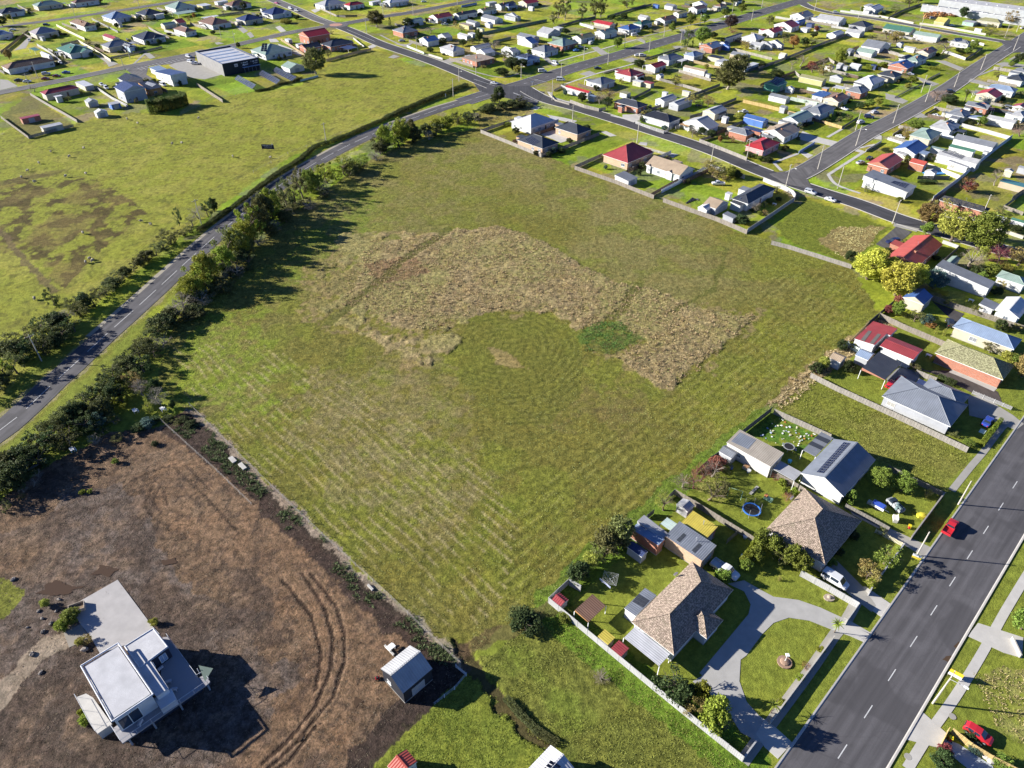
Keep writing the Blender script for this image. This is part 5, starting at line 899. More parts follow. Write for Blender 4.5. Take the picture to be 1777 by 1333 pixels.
for line in BUILD.strip().splitlines():
    root = None
    for e in line.split(';'):
        root, ro, pl = building(e, root); HB[e] = (root, ro, pl); LAST['h'] = root
def annexes():
    g = random.Random(19)
    for key, (root, ro, pl) in list(HB.items()):
        p = key.split()
        if p[0] in ('+','t1','t4','a') or 'S' in p or 'car' in p or any(o.startswith('l=') for o in p) or root.location.y < 200 or g.random() < .3: continue
        bb = [Vector(c) for c in ro.bound_box]; X = max(abs(c.x) for c in bb); Y = max(abs(c.y) for c in bb); roof, wall = p[6], p[7]
        for s in range(g.choice((1,1,2))):
            side = g.choice(('e','n','w')); da, db = g.uniform(2.4,4.5), g.uniform(2.6,5.0)
            cx, cy = {'e':(X+da/2-.5, g.uniform(-Y*.5,Y*.5)), 'n':(g.uniform(-X*.5,X*.5), Y+db/2-.5), 'w':(-X-da/2+.5, g.uniform(-Y*.3,Y*.6))}[side]
            block(root, cx, cy, da, db, g.choice(('f','s3','s1','f')), g.choice((roof, roof, 'pale', 'grey')), wall if wall != 'brick' else g.choice(('brick','white')), 2.45+.05*s, .06, None, .15, ('w0',) if g.random() < .6 else ('w0','car'))
        mb = MB(); mb.tube((0,0,0),(0,0,1.3),.035,.03,5)
        for k in range(4): mb.tube((-.5+.12*k,0,1.25-.0*k),(.5-.12*k,0,1.25-.0*k),.015,.015,3) if k == 0 else mb.tube((-.35,.18*k,1.25),(.35,.18*k,1.25),.015,.015,3)
        o = mb.build('aerial', M_STEEL, ro, uv=False); o.location = (g.uniform(-X*.3,X*.3), 0, max(c.z for c in bb)-.2)
annexes()
def hb(prefix): return next(v for k, v in HB.items() if k.startswith(prefix))
for pre, side, t, quad, nx, ny in (('I 488', 'x-', 'I', ((600,600),(690,565),(800,640),(700,690)), 5, 4), ('t4 668','x-','L',((60,1160),(110,1140),(310,1180),(250,1235)),6,2), ('L 655','x-','L',((715,765),(775,725),(1030,820),(975,862)),7,2),
        ('G 45','y-','G',((115,1055),(190,985),(320,1015),(200,1100)),5,2), ('G 1088','x-','G',((1095,1150),(1170,1120),(1300,1180),(1230,1200)),6,2), ('H 828','y-','H',((880,490),(980,485),(985,525),(900,540)),3,3), ('H 380','y-','H',((575,625),(615,608),(655,640),(610,650)),2,2), ('H 248','y-','H',((435,735),(475,715),(520,740),(480,762)),3,2),
        ('L 562','y-','L',((790,365),(835,350),(895,380),(850,410)),2,2),('L 1018','y-','L',((1140,150),(1200,130),(1330,180),(1260,195)),4,1),('C -45','y-','C',((90,660),(110,560),(180,555),(170,665)),4,2),('E 80','x-','E',((120,720),(210,690),(330,700),(240,750)),5,2)):
    v = hb(pre); array(v[1], v[2][side], t, quad, nx, ny, M_SOLAR, single=True)
v = hb('B 155'); array(v[1], v[2]['y-'], 'B', ((225,1075),(255,1045),(390,1085),(335,1120)), 5, 1, mat('plain', (.6,.62,.66)), 'skylight', .5, .05)
# black warehouse with white roof, skylight strips, parapet and wall signs
wh = empty('warehouse'); c, a, b = rect('B', 880, 662, 1690, 742, 6.6, 41); wh.location = (c.x, c.y, 0); wh.rotation_euler = (0,0,R(41)); X, Y = a/2, b/2
mb = MB(); mb.box(-X, -X+.25, -Y, Y, 0, 6.6); mb.build('concrete_wall', mat('plain', (.20,.195,.19)), wh)
mb = MB(); mb.box(-X+.26, X, -Y, -Y+.25, 0, 6.6); mb.build('front_wall', wallmat('black'), wh)
mb = MB(); mb.box(-X+.26, X, Y-.25, Y, 0, 6.6); mb.build('rear_wall', wallmat('black'), wh); mb = MB(); mb.box(X-.25, X, -Y+.26, Y-.26, 0, 6.6); mb.build('side_wall', wallmat('black'), wh)
mb = MB(); mb.box(-X+.26, X-.26, -Y+.26, Y-.26, 5.9, 6.05); rf = mb.build('roof', roofmat('white'), wh)
M_SKYL = mat('corr', (.16,.22,.34)); M_PAR = mat('plain', (.10,.13,.22))
for k in range(4):
    y = -Y+b*(.22+.19*k); mb = MB(); mb.box(-X*.86, X*.86, y-b*.028, y+b*.028, 6.055, 6.12); mb.build('skylight', M_SKYL, rf)
mb = MB(); mb.box(-X-.03, X+.03, -Y-.06, -Y+.5, 6.602, 6.75); mb.box(-X-.03, X+.03, Y-.5, Y+.06, 6.602, 6.75); mb.box(-X-.06, -X+.55, -Y+.5, Y-.5, 6.602, 6.74); mb.box(X-.5, X+.06, -Y+.5, Y-.5, 6.602, 6.74); mb.build('parapet_cap', M_PAR, wh)
mb = MB(); mb.box(X*.02, X*.98, -Y-1.7, -Y-.02, 3.0, 3.15); mb.build('awning', mat('plain', (.28,.36,.5)), wh)
for k in range(5):
    mb = MB(); mb.box(-.05,.05,-.05,.05,0,3.0); o = mb.build('awning_post', M_STEEL, wh, uv=False); o.location = (X*(.08+.21*k), -Y-1.55, 0)
mb = MB(); mb.box(-1.0,1.0,-.06,0,0,1.6); sg = mb.build('wall_sign', mat('plain', (.6,.52,.54)), wh, uv=False); sg.location = (-X*.28, -Y-.01, 3.9)
mb = MB(); mb.box(-.45,.45,-.09,-.061,.6,1.0); mb.build('sign_emblem', mat('plain', (.2,.08,.12)), sg, uv=False)
def glyphs(parent, x0, x1, y, z, hgt, m, seed, name='lettering', jag=.0):
    g = random.Random(seed); mb = MB(); x = x0
    while x < x1:
        w = hgt*g.uniform(.35,.75); k = g.random()
        if k > .12:
            mb.box(x, x+w*.3, y-.03, y, z, z+hgt*g.uniform(.75,1.05)); mb.box(x+w*.3, x+w*.85, y-.03, y, z+hgt*g.choice((0,.35,.7)), z+hgt*g.choice((.25,.6,.95))+.02)
        x += w
    return mb.build(name, m, parent, uv=False)
M_LET = mat('plain', (.62,.62,.66))
glyphs(wh, X*.02, X*.36, -Y-.02, 5.0, .85, M_LET, 3); glyphs(wh, X*.04, X*.36, -Y-.02, 3.8, .85, M_LET, 4); glyphs(wh, X*.55, X*.93, -Y-.02, 5.0, .7, M_LET, 5); glyphs(wh, X*.66, X*.88, -Y-.02, 4.0, .6, M_LET, 6)
tag(wh, 'black warehouse with white roof and blue skylight strips beside the car park', 'warehouse')
# long factory roofs at the top right edge
def hall(t, L, Rr, h, roof, wall, label, ang=-45+90, rt='g2'):
    c, a, b = rect(t, *L, *Rr, h+.12, 44.6); root = empty('factory_hall', (c.x, c.y, 0), R(44.6)); block(root, 0, 0, a, b, rt, roof, wall, h, .16, None, .2, ('w0',))
    n = int(b/7)
    for k in range(n):
        mb = MB(); mb.box(-.7,.7,-.5,.5,0,.25); o = mb.build('roof_light', mat('plain', (.62,.63,.64)), root, uv=False); o.location = (-a*.28, -b/2+(k+.5)*b/n, h+.12+.16*a*.22+.12)
    tag(root, label, 'factory hall', 'factory halls at the top right')
hall('H', (465,60), (1330,165), 4.5, 'grey', 'grey', 'grey-roofed factory hall behind the orange log pile, left end'); hall('H', (1075,135), (2000,270), 4.5, 'pale', 'grey', 'pale-roofed factory hall behind the cream house, right end'); hall('H', (690,0), (1990,120), 5.5, 'pale', 'grey', 'long pale-roofed factory hall farthest back at top right')
# ------------------------------------------------------------------ near houses
ROOF['rust'] = (.25,.19,.145); ROOF['moss'] = (.42,.34,.06); ROOF['slate'] = (.155,.17,.20); ROOF['beige'] = (.30,.265,.22); ROOF['aqua'] = (.42,.52,.48)
NEAR = """
a 188 578 1125 284 h tilerust white h=2.8 p=.43 n=house l=large_white_house_with_brown_tiled_hip_roof_and_curved_driveway cat=house v;+ a 640 555 1032 562 h tilerust white h=2.75 p=.40
a 123 722 545 872 f white white car h=2.6 n=patio_roof l=white_flat_patio_roof_on_posts_beside_the_large_brown-tiled_house cat=patio_roof
a 123 452 417 342 s4 slate white S h=2.5 n=sunroom l=small_white_sunroom_with_grey_roof_against_the_large_brown-tiled_house cat=sunroom
R 550 520 1204 662 s1 slate buff h=3.0 S l=brick_shed_with_grey_roof_and_two_dark_skylights_behind_brown-tiled_house n=shed cat=shed v
R 752 352 1222 415 s1 moss brick h=2.8 S l=shed_with_bright_yellow_mossy_roof_behind_the_large_brown-tiled_house n=shed cat=shed v
R 225 320 560 520 s3 pale grey h=2.7 S;R 110 430 540 590 s4 skyblue brick h=2.5 S;R 55 655 330 720 g2 navy grey h=2.0 S;R 490 360 705 365 f aqua white h=2.4 car;R 690 115 930 130 g1 pale grey h=2.0 S
S 228 502 958 662 s1 beige pale h=3.3 S l=long_beige_shed_with_half_grey_roof_behind_the_solar-panelled_house n=shed cat=shed;S 128 618 388 625 g2 grey grey h=2.2 S;S 822 842 1198 890 f pale white h=2.5 car
t12 247 636 760 545 g1 slate white h=3.0 p=.36 n=house l=white_house_with_dark_grey_gable_roof_carrying_a_row_of_solar_panels cat=house;+ S 1212 598 1602 445 f grey white h=2.7 car
t12 10 1018 664 960 h tilerust white h=2.8 p=.42 n=house l=brown-tiled_hip-roofed_house_between_solar-panelled_house_and_white_van cat=house
t12 803 108 1392 168 h slate grey h=2.8 p=.36 n=house l=grey_L-shaped_house_with_grey_hip_roof_above_the_empty_grass_lot cat=house;+ t12 1050 75 1408 100 h slate brick h=2.8 p=.36;+ t12 1012 40 1160 32 f navy white h=2.6 car
Z 180 630 982 628 g1 pale black h=3.2 p=.46 S n=shed l=small_black-walled_shed_with_ribbed_gable_roof_on_the_bare_lot cat=shed
Q 215 600 495 640 g2 maroon white h=1.5 S;Q 640 840 1235 735 s3 brown timber h=2.3 car n=pergola l=old_brown_panelled_pergola_roof_beside_the_white_paling_fence cat=pergola;t15 620 430 740 440 f moss cream h=2.0 S;t15 722 505 825 520 f maroon cream h=1.9 S
t14 915 1320 1120 1290 g2 salmon white h=2.6 S;t15 145 1335 470 1345 g1 white white h=2.8
"""
for line in NEAR.strip().splitlines():
    root = None
    for e in line.split(';'):
        root, ro, pl = building(e, root); HB[e] = (root, ro, pl)
v = hb('t12 247'); array(v[1], v[2]['y+'], 't12', ((352,630),(540,424),(590,431),(404,638)), 14, 2, M_SOLAR, 'solar_panel', .09, .1)
v = hb('+ S 1212'); M_SKD = mat('plain', (.045,.05,.06), .3)
array(v[1], v[2]['y+'], 'S', ((1275,525),(1325,485),(1480,560),(1440,600)), 1, 1, M_SKD, 'skylight', .02, .04); array(v[1], v[2]['y+'], 'S', ((1355,445),(1405,405),(1560,475),(1520,520)), 1, 1, M_SKD, 'skylight', .02, .04)
v = hb('R 550'); array(v[1], v[2]['y+'], 'R', ((690,570),(785,480),(825,510),(735,605)), 2, 1, M_SKD, 'skylight', .03, .04); array(v[1], v[2]['y+'], 'R', ((888,705),(985,612),(1028,640),(930,742)), 2, 1, M_SKD, 'skylight', .03, .04)
v = hb('a 123 452'); array(v[1], v[2]['y+'], 'a', ((195,392),(255,320),(355,382),(295,448)), 3, 2, M_SKD, 'skylight', .03, .05)
v = hb('P 760'); array(v[1], v[2]['y+'], 'P', ((840,665),(940,545),(985,558),(890,685)), 1, 1, mat('plain', (.12,.11,.10)), 'skylight', .02, .05); array(v[1], v[2]['y+'], 'P', ((955,705),(1060,585),(1105,598),(1005,722)), 1, 1, mat('plain', (.12,.11,.10)), 'skylight', .02, .05)
v = hb('S 228'); array(v[1], v[2]['y+'], 'S', ((285,490),(400,370),(610,470),(505,590)), 1, 1, roofmat('slate'), 'roof_sheet', .01, .04)
v = hb('t15 145'); array(v[1], v[2]['y-'], '0', ((941,1336),(955,1318),(975,1330),(962,1346)), 3, 2, M_SOLAR, 'solar_panel')
# ribs on the roof of the small dark shed are real
v = hb('Z 180'); ro = v[1]
# white modern house with raised deck
def quad_block(root, t, pts, z0, z1, name, m):
    P = [at(t, x, y, z1)-Vector(root.location) for x, y in pts]; mb = MB(); mb.prism([(p.x, p.y) for p in P], z0, z1); return mb.build(name, m, root)
c = at('X', 540, 1130, 6.5); mh = empty('modern_house', (c.x, c.y, 0)); ZR = 6.5
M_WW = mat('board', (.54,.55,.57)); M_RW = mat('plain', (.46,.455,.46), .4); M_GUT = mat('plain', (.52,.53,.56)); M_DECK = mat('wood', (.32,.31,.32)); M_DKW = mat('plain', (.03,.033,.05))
main = [(130,1050),(540,800),(925,1363),(475,1663)]
quad_block(mh, 'X', [(160,1060),(535,832),(895,1360),(482,1630)], 6.36, ZR, 'roof', M_RW)
gut = MB(); P = [at('X', x, y, ZR+.12)-Vector(mh.location) for x, y in main]
for i in range(4):
    a, b = P[i], P[(i+1) % 4]; gut.tube((a.x,a.y,ZR+.1), (b.x,b.y,ZR+.1), .14, .14, 6)
gut.build('gutter', M_GUT, mh)
W = [p.copy() for p in P]; cc = sum(W, Vector())/4; W = [cc+(p-cc)*.93 for p in W]; mb = MB(); mb.prism([(p.x,p.y) for p in W], 0, 6.36); wl = mb.build('wall', M_WW, mh)
def wall_win(parent, p, q, u0, u1, z0, z1, m=M_GLASS, name='window', proud=.05):
    d = (q-p).normalized(); n = Vector((d.y, -d.x, 0)); a = p.lerp(q, u0)+n*proud; b = p.lerp(q, u1)+n*proud; mb = MB()
    mb.solid([(a.x,a.y,z0),(b.x,b.y,z0),(b.x,b.y,z1),(a.x,a.y,z1)]+[((a-n*.12).x,(a-n*.12).y,z0),((b-n*.12).x,(b-n*.12).y,z0),((b-n*.12).x,(b-n*.12).y,z1),((a-n*.12).x,(a-n*.12).y,z1)], [(0,1,2,3),(7,6,5,4),(0,4,5,1),(1,5,6,2),(2,6,7,3),(3,7,4,0)])
    o = mb.build(name, m, parent, uv=False); fr = MB()
    for (A, B) in (((a,z0),(b,z0)),((b,z0),(b,z1)),((b,z1),(a,z1)),((a,z1),(a,z0)),((a.lerp(b,.5),z0),(a.lerp(b,.5),z1))): fr.tube((A[0].x,A[0].y,A[1]),(B[0].x,B[0].y,B[1]),.06,.06,4)
    fr.build('frame', M_FRAME, o, uv=False)
wall_win(mh, W[3], W[2], .05, .60, 2.75, 5.5); wall_win(mh, W[0], W[3], .15, .4, 3.3, 5.0); wall_win(mh, W[0], W[3], .55, .85, 2.9, 5.2); wall_win(mh, W[3], W[2], .15, .45, .6, 2.0); wall_win(mh, W[0], W[3], .2, .5, .5, 1.9)
Z2 = 5.4
lowa = [(600,835),(930,628),(1098,842),(770,1085)]; lowb = [(640,925),(890,985),(1095,1298),(958,1390)]
quad_block(mh, 'X', lowa, 5.28, Z2, 'lower_roof', M_RW); quad_block(mh, 'X', lowb, 5.24, Z2-.035, 'lower_roof', M_RW)
for pts in (lowa, lowb):
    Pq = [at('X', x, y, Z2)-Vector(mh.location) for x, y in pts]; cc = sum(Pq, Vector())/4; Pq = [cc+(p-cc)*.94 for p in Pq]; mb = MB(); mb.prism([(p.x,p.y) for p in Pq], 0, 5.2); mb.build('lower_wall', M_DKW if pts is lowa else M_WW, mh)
    for i in (range(4) if pts is lowa else ()):
        g2 = MB(); a, b = Pq[i], Pq[(i+1) % 4]; g2.tube((a.x,a.y,Z2+.02),(b.x,b.y,Z2+.02),.1,.1,6); g2.build('gutter', M_GUT, mh)
Pq = [at('X', x, y, Z2)-Vector(mh.location) for x, y in lowa]; cc = sum(Pq, Vector())/4; Pq = [cc+(p-cc)*.94 for p in Pq]
for (u0, u1) in ((.1,.2),(.26,.4),(.62,.85)): wall_win(mh, Pq[3], Pq[2], u0, u1, 2.9, 4.6, mat('glass', (.3,.38,.5)))
wbox = [at('X', x, y, 3.9)-Vector(mh.location) for x, y in ((935,1410),(1125,1300),(1178,1420),(1010,1530))]; mb = MB(); mb.prism([(p.x,p.y) for p in wbox], 2.5, 3.9); mb.build('deck_kitchen', M_WW, mh)
# deck 2.5 m above the ground
deck = [(1030,735),(1085,730),(1420,1185),(1490,1148),(1552,1225),(1530,1250),(585,1905),(480,1740),(900,1440),(1000,1300)]
Dp = [at('X', x, y, 2.5)-Vector(mh.location) for x, y in deck]; mb = MB(); mb.prism([(p.x,p.y) for p in Dp], 2.25, 2.5); mb.build('deck', M_DECK, mh)
ter = [(80,1395),(185,1355),(262,1400),(470,1690),(310,1800),(240,1690)]; Tp = [at('X', x, y, 2.4)-Vector(mh.location) for x, y in ter]; mb = MB(); mb.prism([(p.x,p.y) for p in Tp], 2.15, 2.4); mb.build('terrace', mat('concrete', (.46,.44,.41)), mh)
cc = sum(Tp, Vector())/len(Tp); mb = MB(); mb.prism([(cc.x+(p.x-cc.x)*.9, cc.y+(p.y-cc.y)*.9) for p in Tp], 0, 2.14); mb.build('terrace_wall', mat('plain', (.42,.42,.40)), mh)
M_RAILG = mat('glass', (.20,.24,.28))
for pts, idx, zb in ((Dp, (1,2,3,4,5,6,7), 2.5), (Tp, (0,5,4,3), 2.4)):
    for i, j in zip(idx[:-1], idx[1:]):
        a, b = pts[i], pts[j]; L = (b-a).length; n = max(1, int(L/2.2)); mb = MB(); mb.tube((a.x,a.y,zb+1.0),(b.x,b.y,zb+1.0),.035,.035,5)
        for k in range(n+1): p = a.lerp(b, k/n); mb.tube((p.x,p.y,zb),(p.x,p.y,zb+1.0),.03,.03,5)
        mb.build('balustrade', M_GUT, mh, uv=False)
for p in (Dp[2], Dp[4], Dp[6], Dp[5].lerp(Dp[6],.35), Dp[5].lerp(Dp[6],.7), Dp[7]):
    mb = MB(); mb.box(-.1,.1,-.1,.1,0,2.25); o = mb.build('deck_post', M_STEEL, mh, uv=False); q = p+(sum(Dp, Vector())/len(Dp)-p)*.10; o.location = (q.x, q.y, 0)
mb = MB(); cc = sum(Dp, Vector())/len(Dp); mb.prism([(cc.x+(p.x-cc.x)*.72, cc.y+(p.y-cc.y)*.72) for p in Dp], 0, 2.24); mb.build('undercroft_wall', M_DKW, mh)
tag(mh, 'white two-storey modern house with flat roofs and raised deck on the bare lot', 'house')
for (x, y) in ((1012,1090),(1100,1235),(1165,1320),(790,1690)):
    p = at('X', x, y, 2.5); o = MB(); o.box(-.45,.45,-.3,.3,.35,.45); o.box(-.45,.45,.25,.32,.45,.95)
    for sx in (-.4,.4):
        for sy in (-.25,.25): o.box(sx-.03,sx+.03,sy-.03,sy+.03,0,.35)
    ob = o.build('deck_chair', mat('plain', (.45,.45,.48)), None, uv=False); ob.location = (p.x, p.y, 2.5); ob.rotation_euler = (0,0,random.random()*6); pend(ob, 'pale outdoor chair', 'on the white house deck', 'chair', 'chairs on the deck')
# ------------------------------------------------------------------ fences: each a thing with its posts and panels
FP = {}
def panel_mesh(style, colk):
    k = (style, colk)
    if k in FP: return FP[k]
    mb = MB(); g = random.Random(len(FP))
    if style == 'paling':
        for i in range(14): x = i/14; mb.box(x+.004, x+1/14-.004, -.012-.008*(i % 2), .012, .02+.02*g.random(), .97+.03*g.random())
        for z in (.2,.78): mb.box(0, 1, .013, .06, z, z+.05)
    elif style == 'sheet':
        for i in range(8): x = i/8; mb.box(x, x+.09, -.02, .005, .02, .97); mb.box(x+.09, x+.125, -.005, .02, .02, .97)
        mb.box(0, 1, -.035, .035, .97, 1.0); mb.box(0, 1, -.03, .03, 0, .03)
    elif style == 'picket':
        for i in range(12): x = i/12; mb.box(x+.012, x+.058, -.02, .02, .05, .9+.1*g.random())
        for z in (.25,.7): mb.box(0, 1, .021, .06, z, z+.06)
    elif style == 'wall':
        mb.box(0, 1, -.09, .09, 0, .95); mb.box(-.002, 1.002, -.12, .12, .95, 1.0)
    elif style == 'wire':
        for z in (.3,.55,.8,.97): mb.box(0, 1, -.012, .012, z, z+.014)
    FP[k] = make_mesh('panel', mb.v, mb.f, FCOL[colk], uv=True); return FP[k]
FCOL = {'grey':mat('wood', (.21,.195,.175)),'light':mat('wood', (.30,.275,.245)),'white':mat('plain', (.38,.375,.37)),'tan':mat('wood', (.34,.26,.15)),'brown':mat('wood', (.16,.115,.085)),'green':mat('plain', (.16,.21,.16)),'cream':mat('plain', (.62,.57,.42)),'blue':mat('plain', (.22,.30,.48)),'dark':mat('plain', (.07,.08,.09)),'paleblue':mat('plain', (.50,.55,.62)),'mint':mat('plain', (.45,.52,.46)),'yellow':mat('wood', (.48,.35,.15)),'block':mat('concrete', (.42,.39,.34)),'weathered':mat('wood', (.25,.22,.185))}
FWORD = {'light':'pale timber','grey':'grey timber','brown':'brown timber','tan':'tan timber','yellow':'yellow timber','weathered':'weathered timber','block':'concrete block'}
POSTM = {}
def fence(t, pts, col, style='paling', h=1.7, z=0.0, pl=2.4, label=None, place=None):
    P = [at(t, x, y, z) for x, y in pts]; P = [Vector((p.x, p.y, 0)) for p in P]; root = empty('wall' if style == 'wall' else 'fence', P[0])
    far = P[0].y > 230; pl = pl*1.7 if far else pl
    if col not in POSTM:
        mb = MB(); mb.box(-.055,.055,-.055,.055,0,1.0); POSTM[col] = make_mesh('post', mb.v, mb.f, FCOL[col], uv=False)
    for a, b in zip(P[:-1], P[1:]):
        d = b-a; n = max(1, round(d.length/pl)); rz = math.atan2(d.y, d.x)
        for i in range(n):
            o = link('panel', panel_mesh(style, col), root); p = a+d*(i/n)-P[0]; o.location = p; o.rotation_euler = (0,0,rz); o.scale = (d.length/n, 1, h*random.uniform(.985,1.015))
            if style != 'wall':
                q = link('post', POSTM[col], root); q.location = p; q.rotation_euler = (0,0,rz); q.scale = (1,1,h*1.04)
    if label: tag(root, label, 'wall' if style == 'wall' else 'fence')
    else:
        w = FWORD.get(col, {'mint':'pale green','paleblue':'pale blue'}.get(col, col)); pend(root, w+(' wall' if style == 'wall' else ' picket fence' if style == 'picket' else ' wire fence' if style == 'wire' else ' fence'), place or PLACE[t], 'wall' if style == 'wall' else 'fence', 'fences '+(place or PLACE[t]), sum(P, Vector())/len(P))
    return root
fence('t15', ((285,165),(690,500),(1000,755),(1210,925),(1410,1085),(1625,1255)), 'white', 'sheet', 1.7, 1.7, label='long white paling fence between rough grass lot and brown-tiled house')
fence('t15', ((430,30),(285,165)), 'white', 'sheet', 1.7, 1.7, label='short white fence closing the backyard corner beside the mown field')
fence('Q', ((540,225),(760,350)), 'white', 'wall', 1.8, 1.8, label='white wall with window opening behind the small red-roofed shed')
fence('t15', ((1620,1260),(1710,1140)), 'white', 'wall', 1.0, 1.0, label='white gate wall at the bottom end of the long white fence')
fence('t11', ((1150,745),(1290,825),(1460,930),(1700,1075)), 'weathered', 'paling', 1.7, 1.7, label='weathered timber fence left of the blue trampoline')
fence('R', ((1490,440),(1350,560)), 'grey', 'paling', 1.6, 1.6)
fence('t16', ((255,-20),(450,85),(650,200)), 'white', 'sheet', 1.7, 1.7, label='long white ribbed fence in front of the white van')
fence('t16', ((650,205),(567,322)), 'white', 'sheet', 1.5, 1.5, label='short white fence at the top end of the curved driveway')
fence('t16', ((480,425),(40,1015)), 'block', 'wall', 1.1, 1.1, label='long low block wall along the front lawn of brown-tiled house')
fence('t12', ((957,1115),(800,1325),(745,1400),(718,1450)), 'white', 'wall', 1.1, 1.1, label='white front wall of the brown-tiled house beside white van')
fence('t12', ((765,1018),(957,1115)), 'cream', 'picket', 1.1, 1.1, label='cream picket fence in front of the brown-tiled hip-roofed house')
fence('t12', ((1235,765),(1010,1065)), 'light', 'wall', 1.4, 1.4, label='pale front wall of the solar-panelled house yard')
fence('t12', ((850,580),(1235,765)), 'grey', 'paling', 1.5, 1.5, label='grey paling fence on the lower side of the empty grass lot')
fence('t12', ((560,845),(760,950),(860,1005)), 'grey', 'paling', 1.4, 1.4, label='grey paling fence between solar-panelled house and brown-tiled house')
fence('S', ((700,800),(900,900),(1160,1040),(1250,1100)), 'weathered', 'paling', 1.7, 1.7, label='weathered timber fence below the long beige shed')
fence('t8', ((320,1250),(500,1340),(980,1560),(1400,1760)), 'light', 'paling', 1.7, 1.7, label='long pale timber fence on the upper side of empty grass lot')
fence('t12', ((70,195),(260,280),(460,370)), 'light', 'paling', 1.7, 1.7, label='pale timber fence behind the littered backyard')
fence('S', ((810,50),(440,340)), 'dark', 'paling', 1.8, 1.8, label='shaded dark fence between mown field and littered backyard')
fence('P', ((1100,320),(1420,470),(1777,620),(2010,720)), 'weathered', 'paling', 1.8, 1.8, label='weathered timber fence left of the blue-roofed cream house garden')
fence('N', ((490,45),(900,200),(1200,290),(1777,480)), 'weathered', 'paling', 1.8, 1.8, label='weathered timber fence above the blue-roofed cream house')
fence('t12', ((1430,70),(1580,130),(1700,180)), 'white', 'picket', 1.2, 1.2); fence('N', ((405,1045),(560,1110),(665,1150)), 'light', 'paling', 1.6, 1.6)
fence('P', ((950,430),(700,680)), 'tan', 'sheet', 1.7, 1.7); fence('P', ((1085,315),(945,430)), 'dark', 'sheet', 1.7, 1.7); fence('P', ((420,905),(290,1010)), 'blue', 'sheet', 1.6, 1.6); fence('P', ((690,680),(620,740)), 'blue', 'sheet', 1.6, 1.6); fence('P', ((680,690),(850,790)), 'mint', 'sheet', 1.6, 1.6); fence('P', ((1280,150),(1100,300)), 'dark', 'paling', 1.6, 1.6)
fence('t11', ((1400,520),(1480,470)), 'dark', 'sheet', 1.7, 1.7); fence('t11', ((1090,800),(1150,745)), 'dark', 'paling', 1.6, 1.6); fence('t11', ((960,920),(1010,880)), 'dark', 'paling', 1.5, 1.5); fence('t11', ((1300,610),(1390,530)), 'brown', 'paling', 1.5, 1.5)
fence('t8', ((50,345),(170,375),(380,440),(600,510)), 'light', 'paling', 1.6, 1.6, label='pale timber fence between mown field and vacant lot')
fence('O', ((10,765),(380,900),(700,1010),(1090,1175)), 'weathered', 'paling', 1.8, 1.8, label='weathered rear fence of the white-walled corner yard')
fence('O', ((1095,1160),(1400,960),(1700,755)), 'white', 'sheet', 1.7, 1.7, label='straight white side fence of the corner yard facing vacant lot')
fence('O', ((1700,750),(1710,715),(1680,670),(1600,625),(1500,585),(1300,500)), 'white', 'wall', 1.7, 1.7, label='curved white front wall of the corner yard')
fence('O', ((1060,470),(900,420),(600,330)), 'white', 'wall', 1.7, 1.7, label='white street wall of the corner yard left of its gate')
fence('O', ((-10,655),(380,455),(590,330)), 'paleblue', 'paling', 1.7, 1.7, label='pale blue side fence between corner yard and white gabled house')
fence('J', ((520,1295),(800,1140),(1060,1010)), 'brown', 'paling', 1.6, 1.6)
fence('I', ((1240,945),(1500,1035),(1777,1130),(2050,1240),(2260,1320)), 'weathered', 'paling', 1.7, 1.7, label='long weathered rear fence behind the dark red hip-roofed house')
fence('J', ((180,1015),(400,910),(580,850)), 'brown', 'paling', 1.6, 1.6); fence('J', ((285,660),(500,715),(740,785)), 'white', 'picket', 1.2, 1.2); fence('I', ((1240,940),(1600,780)), 'grey', 'paling', 1.7, 1.7)
fence('I', ((30,480),(400,625),(810,790)), 'light', 'paling', 1.7, 1.7, label='pale rear fence behind white house and black-roofed units'); fence('I', ((30,478),(320,380),(620,285)), 'grey', 'paling', 1.7, 1.7); fence('I', ((440,615),(760,510),(1160,370)), 'brown', 'paling', 1.7, 1.7); fence('I', ((820,790),(1200,650),(1560,510)), 'grey', 'paling', 1.7, 1.7); fence('I', ((1180,95),(1360,160),(1550,205),(1640,190)), 'light', 'paling', 1.7, 1.7)
fence('J', ((1140,600),(1440,710),(1740,830)), 'light', 'paling', 1.6, 1.6); fence('J', ((320,370),(500,440),(680,500)), 'white', 'picket', 1.3, 1.3); fence('J', ((680,500),(880,380)), 'white', 'picket', 1.3, 1.3); fence('J', ((1140,600),(1330,540)), 'grey', 'paling', 1.5, 1.5); fence('J', ((1020,300),(1190,250)), 'dark', 'paling', 1.6, 1.6); fence('J', ((1500,440),(1720,350)), 'dark', 'paling', 1.6, 1.6)
fence('K', ((0,92),(340,170),(680,260)), 'yellow', 'paling', 1.7, 1.7, label='long yellow timber fence across the vacant green lot at side street'); fence('K', ((1050,370),(1270,435)), 'yellow', 'paling', 1.5, 1.5); fence('K', ((1270,440),(1480,310)), 'dark', 'paling', 1.3, 1.3); fence('K', ((718,755),(920,635)), 'blue', 'wall', 1.2, 1.2); fence('K', ((620,60),(950,130)), 'mint', 'sheet', 1.6, 1.6); fence('K', ((880,330),(1050,375)), 'brown', 'paling', 1.3, 1.3); fence('K', ((1580,740),(1777,620)), 'white', 'wall', 1.0, 1.0)
